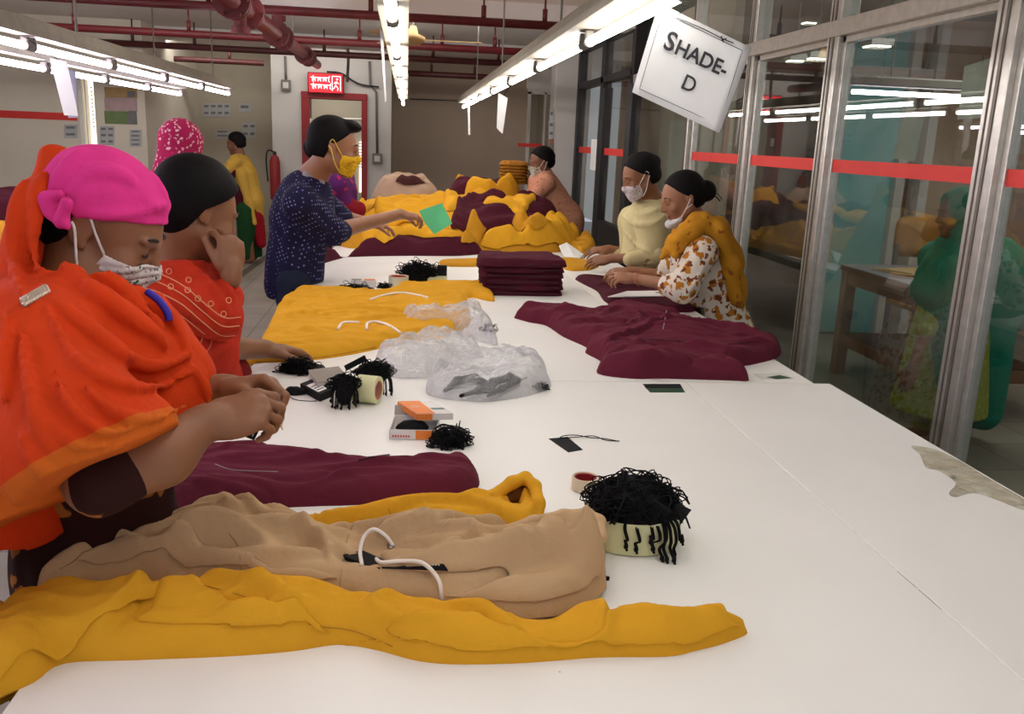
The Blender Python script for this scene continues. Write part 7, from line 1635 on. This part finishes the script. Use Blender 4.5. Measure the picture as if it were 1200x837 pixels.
# posters and notices
POS = [plain('green poster band', (110, 130, 84), .8), plain('pink grey poster band', (176, 150, 150), .8), plain('ochre poster band', (170, 140, 92), .8), plain('white notice', (176, 176, 176), .8), plain('grey print block', (116, 114, 118), .8)]
t = thing('wall_poster', 'coloured poster in three bands on the pale pier by the left window', 'poster', PY(141, 120, Yl-.006))
for (y0, y1, mt) in ((102, 114, POS[2]), (114, 130, POS[1]), (130, 145, POS[0])):
    o = paper(None, [(122, y0), (160, y0+1), (161, y1+1), (123, y1)], Yl-.006, None, 'poster_band', mt, .004, t); o.pop('label', None); o.pop('category', None)
for (x0, y0, x1, y1, mt) in ((149, 107, 158, 114, POS[4]), (150, 130, 160, 145, POS[4])):
    o = paper(None, [(x0, y0), (x1, y0), (x1, y1), (x0, y1)], Yl-.010, None, 'poster_picture', mt, .003, t)
def notice(label, x0, y0, x1, y1, Y, rows=3, cols=2, grp='notices on the left back walls', mt=None):
    t = thing('wall_notice', label, 'notice', PY((x0+x1)/2, (y0+y1)/2, Y), 0, grp)
    paper(None, [(x0, y0), (x1, y0), (x1, y1), (x0, y1)], Y, None, 'sheet', mt or POS[3], .004, t)
    for i in range(rows):
        for j in range(cols):
            a = x0+(x1-x0)*(j+.15)/cols; b_ = x0+(x1-x0)*(j+.8)/cols; c_ = y0+(y1-y0)*(i+.25)/rows; d_ = y0+(y1-y0)*(i+.6)/rows
            paper(None, [(a, c_), (b_, c_), (b_, d_), (a, d_)], Y-.003, None, 'printed_block', POS[4], .002, t)
notice('white notice under the coloured poster, left of two', 117, 148, 134, 170, Yl-.006)
notice('yellowish notice under the coloured poster, right of two', 152, 152, 166, 172, Yl-.006, 4, 1)
notice('white paper pinned on the left wall under red stripe', 75, 146, 91, 162, Yl-.006, 2, 1)
Yb2 = 14.29
notice('pale notice with a dark figure on the beige back wall', 198, 119, 218, 134, Yb2, 1, 1); notice('notice of four dark blocks, upper on beige back wall', 238, 121, 254, 137, Yb2, 2, 2); notice('notice of dark blocks right beside the four block one', 254, 121, 270, 137, Yb2, 2, 2)
notice('small grey notice right of the block notices', 280, 121, 294, 131, Yb2, 1, 1); notice('sheet with dark heading under the figure notice', 200, 142, 228, 162, Yb2, 4, 2); notice('wide thin notice above the golden dupatta woman', 252, 152, 270, 162, Yb2, 2, 1); notice('small picture notice left of the door column', 284, 144, 300, 162, Yb2, 2, 2)
notice('tall orange marked notice on the right pillar', 643, 142, 649, 162, 11.14, 2, 1, 'notices on the right pillar'); notice('reddish notice lowest on the right pillar', 643, 163, 649, 184, 11.14, 1, 1, 'notices on the right pillar', plain('reddish notice paper', (150, 104, 84), .8)); notice('black pictogram notice highest on the right pillar', 644, 128, 649, 140, 11.14, 1, 1, 'notices on the right pillar')
# fire extinguisher by the door column
p = PY(322, 205, 13.38); t = thing('fire_extinguisher', 'red fire extinguisher hanging left on the exit door column', 'fire extinguisher', (p[0], 13.42, p[2]))
MB().lathe([(0, -.36), (.07, -.35), (.075, -.32), (.075, .18), (.05, .26), (.02, .28), (0, .28)], (p[0], 13.41, p[2]), 20).build('cylinder', M['red'], t, 'auto')
MB().lathe([(0, .28), (.025, .28), (.025, .33), (0, .33)], (p[0], 13.41, p[2]), 12).build('valve', M['black'], t, 'auto'); MB().tube(cr([(p[0], 13.41, p[2]+.32), (p[0]-.09, 13.41, p[2]+.34), (p[0]-.12, 13.41, p[2]+.2), (p[0]-.1, 13.41, p[2]-.1)], 5), .012, 6).build('hose', M['black'], t, True)
# floor gutter
tag(mesh_obj('floor_gutter', [PZ(245, 344, .003), PZ(252, 349, .003), PZ(330, 291, .003), PZ(325, 289, .003)]+[PZ(245, 344, .001), PZ(252, 349, .001), PZ(330, 291, .001), PZ(325, 289, .001)], [(0, 1, 2, 3), (7, 6, 5, 4), (0, 4, 5, 1), (1, 5, 6, 2), (2, 6, 7, 3), (3, 7, 4, 0)], plain('dark gutter', (84, 74, 60), .7), None, False), 'dark narrow strip set in the tiled floor behind the red scarfed woman', 'floor strip')
# ================================================================== NEXT ROOM: wooden table, boards, sheets
t = thing('wooden_table', 'brown wooden table with patterned cover seen through the glass', 'table', (3.5, 5.2, 0))
A = PZ(985, 308, .80); Bv = PZ(1078, 330, .80)
x0, x1, y0, y1 = 3.08, 4.0, 4.85, 6.0
MB().span((x0, y0, .75), (x1, y1, .785), .004).build('tabletop', M['wood'], t); MB().span((x0-.01, y0-.01, .786), (x1+.01, y1+.01, .792), .002).build('table_cover', plain('grey patterned cover', (120, 116, 122), .6, var=.2, nscale=30), t)
for x in (x0+.05, x1-.05):
    for y in (y0+.05, y1-.05): MB().span((x-.04, y-.04, 0), (x+.04, y+.04, .75), .004).build('leg', M['wood'], t)
MB().span((x0+.02, y0+.03, .66), (x1-.02, y0+.06, .75)).span((x0+.02, y0+.05, .66), (x0+.05, y1-.05, .75)).build('apron', M['wood'], t); MB().span((x0+.03, y0+.03, .22), (x1-.03, y0+.08, .30)).span((x0+.03, y0+.05, .22), (x0+.07, y1-.05, .30)).span((x0+.05, y0+.05, .28), (x1-.05, y1-.05, .30)).build('shelf', M['wood'], t)
for k in range(3): tag(MB().box((3.40+.02*k, 5.62-.03*k, .797+.007*k), (.42, .30, .006), rotm(.2+.05*k), .001).build('pattern_board', M['card']), ['lowest', 'middle', 'topmost'][k]+' brown board of the small pile on the wooden table behind glass', 'board', 'boards on the wooden table')
t = thing('ochre_chair_back', 'ochre rounded seat back beyond the wooden table behind glass', 'chair', (3.95, 6.5, 0)); s = Sh(); s.box((3.93, 6.5, .95), (.20, .05, .17), None, .09); mesh_sdf('backrest', s, .015, plain('ochre vinyl', (150, 100, 40), .6), t)
for x in (3.76, 4.10):
    for y in (6.1, 6.48): MB().span((x-.015, y-.015, 0), (x+.015, y+.015, .9 if y > 6.3 else .45)).build('leg', M['steel'], t)
MB().span((3.74, 6.08, .43), (4.12, 6.5, .47), .01).build('seat', plain('ochre vinyl', (150, 100, 40), .6), t)
xs_ = XG+.03
P = [PX(x, y, xs_) for x, y in ((1130, 78), (1190, 58), (1186, 136), (1122, 140))]
tag(mesh_obj('window_sheet', P+[p+[.002, 0, 0] for p in P], [(0, 1, 2, 3), (7, 6, 5, 4)]+[(i, (i+1) % 4, (i+1) % 4+4, i+4) for i in range(4)], plain('greyish sheet', (196, 196, 186), .8), None, False), 'large pale sheet taped high inside the right glass pane', 'sheet')
P = [PX(x, y, xs_) for x, y in ((1063, 134), (1083, 139), (1072, 190), (1045, 184))]
tag(mesh_obj('window_sheet', P+[p+[.002, 0, 0] for p in P], [(0, 1, 2, 3), (7, 6, 5, 4)]+[(i, (i+1) % 4, (i+1) % 4+4, i+4) for i in range(4)], plain('greenish sheet', (150, 160, 150), .8), None, False), 'smaller tilted greenish sheet behind glass left of the person in green', 'sheet')
q = PZ(1197, 575, .55); tag(MB().box((1.75, 1.55, .28), (.4, .4, .56), rotm(.1), .004).build('cardboard_box', M['card']), 'brown cardboard box corner low at the right picture edge beside table', 'box')
# ================================================================== LEFT WORKTABLE with garments, at the frame edge
table(-3.6, -2.15, 3.2, 7.5, 'white worktable on the far left behind the orange shawled woman', [])
def lay(label, ol, T, mat, seed, z0=TZ, **kw): return tag(patch('garment', ol, T, .10, mat, None, pz=False, z0=z0, res=.02, wr=.015, wlen=.1, seed=seed, nf=20, fl=.4, fa=.03, fwid=.02, **kw), label, 'garment', 'garments on the far left table')
lay('mustard garment on the far left table', [(-3.2, 4.9), (-2.4, 4.7), (-2.2, 5.3), (-2.3, 5.9), (-3.0, 6.0), (-3.3, 5.5)], .14, YEL2, 301)
lay('dark maroon garment behind the mustard one on the far left table', [(-3.3, 6.3), (-2.4, 6.2), (-2.2, 6.8), (-2.5, 7.3), (-3.2, 7.3)], .24, MARD, 302)
lay('mustard garment lying nearer on the far left table', [(-3.3, 3.9), (-2.5, 3.7), (-2.25, 4.2), (-2.5, 4.55), (-3.2, 4.55)], .10, YEL, 303)
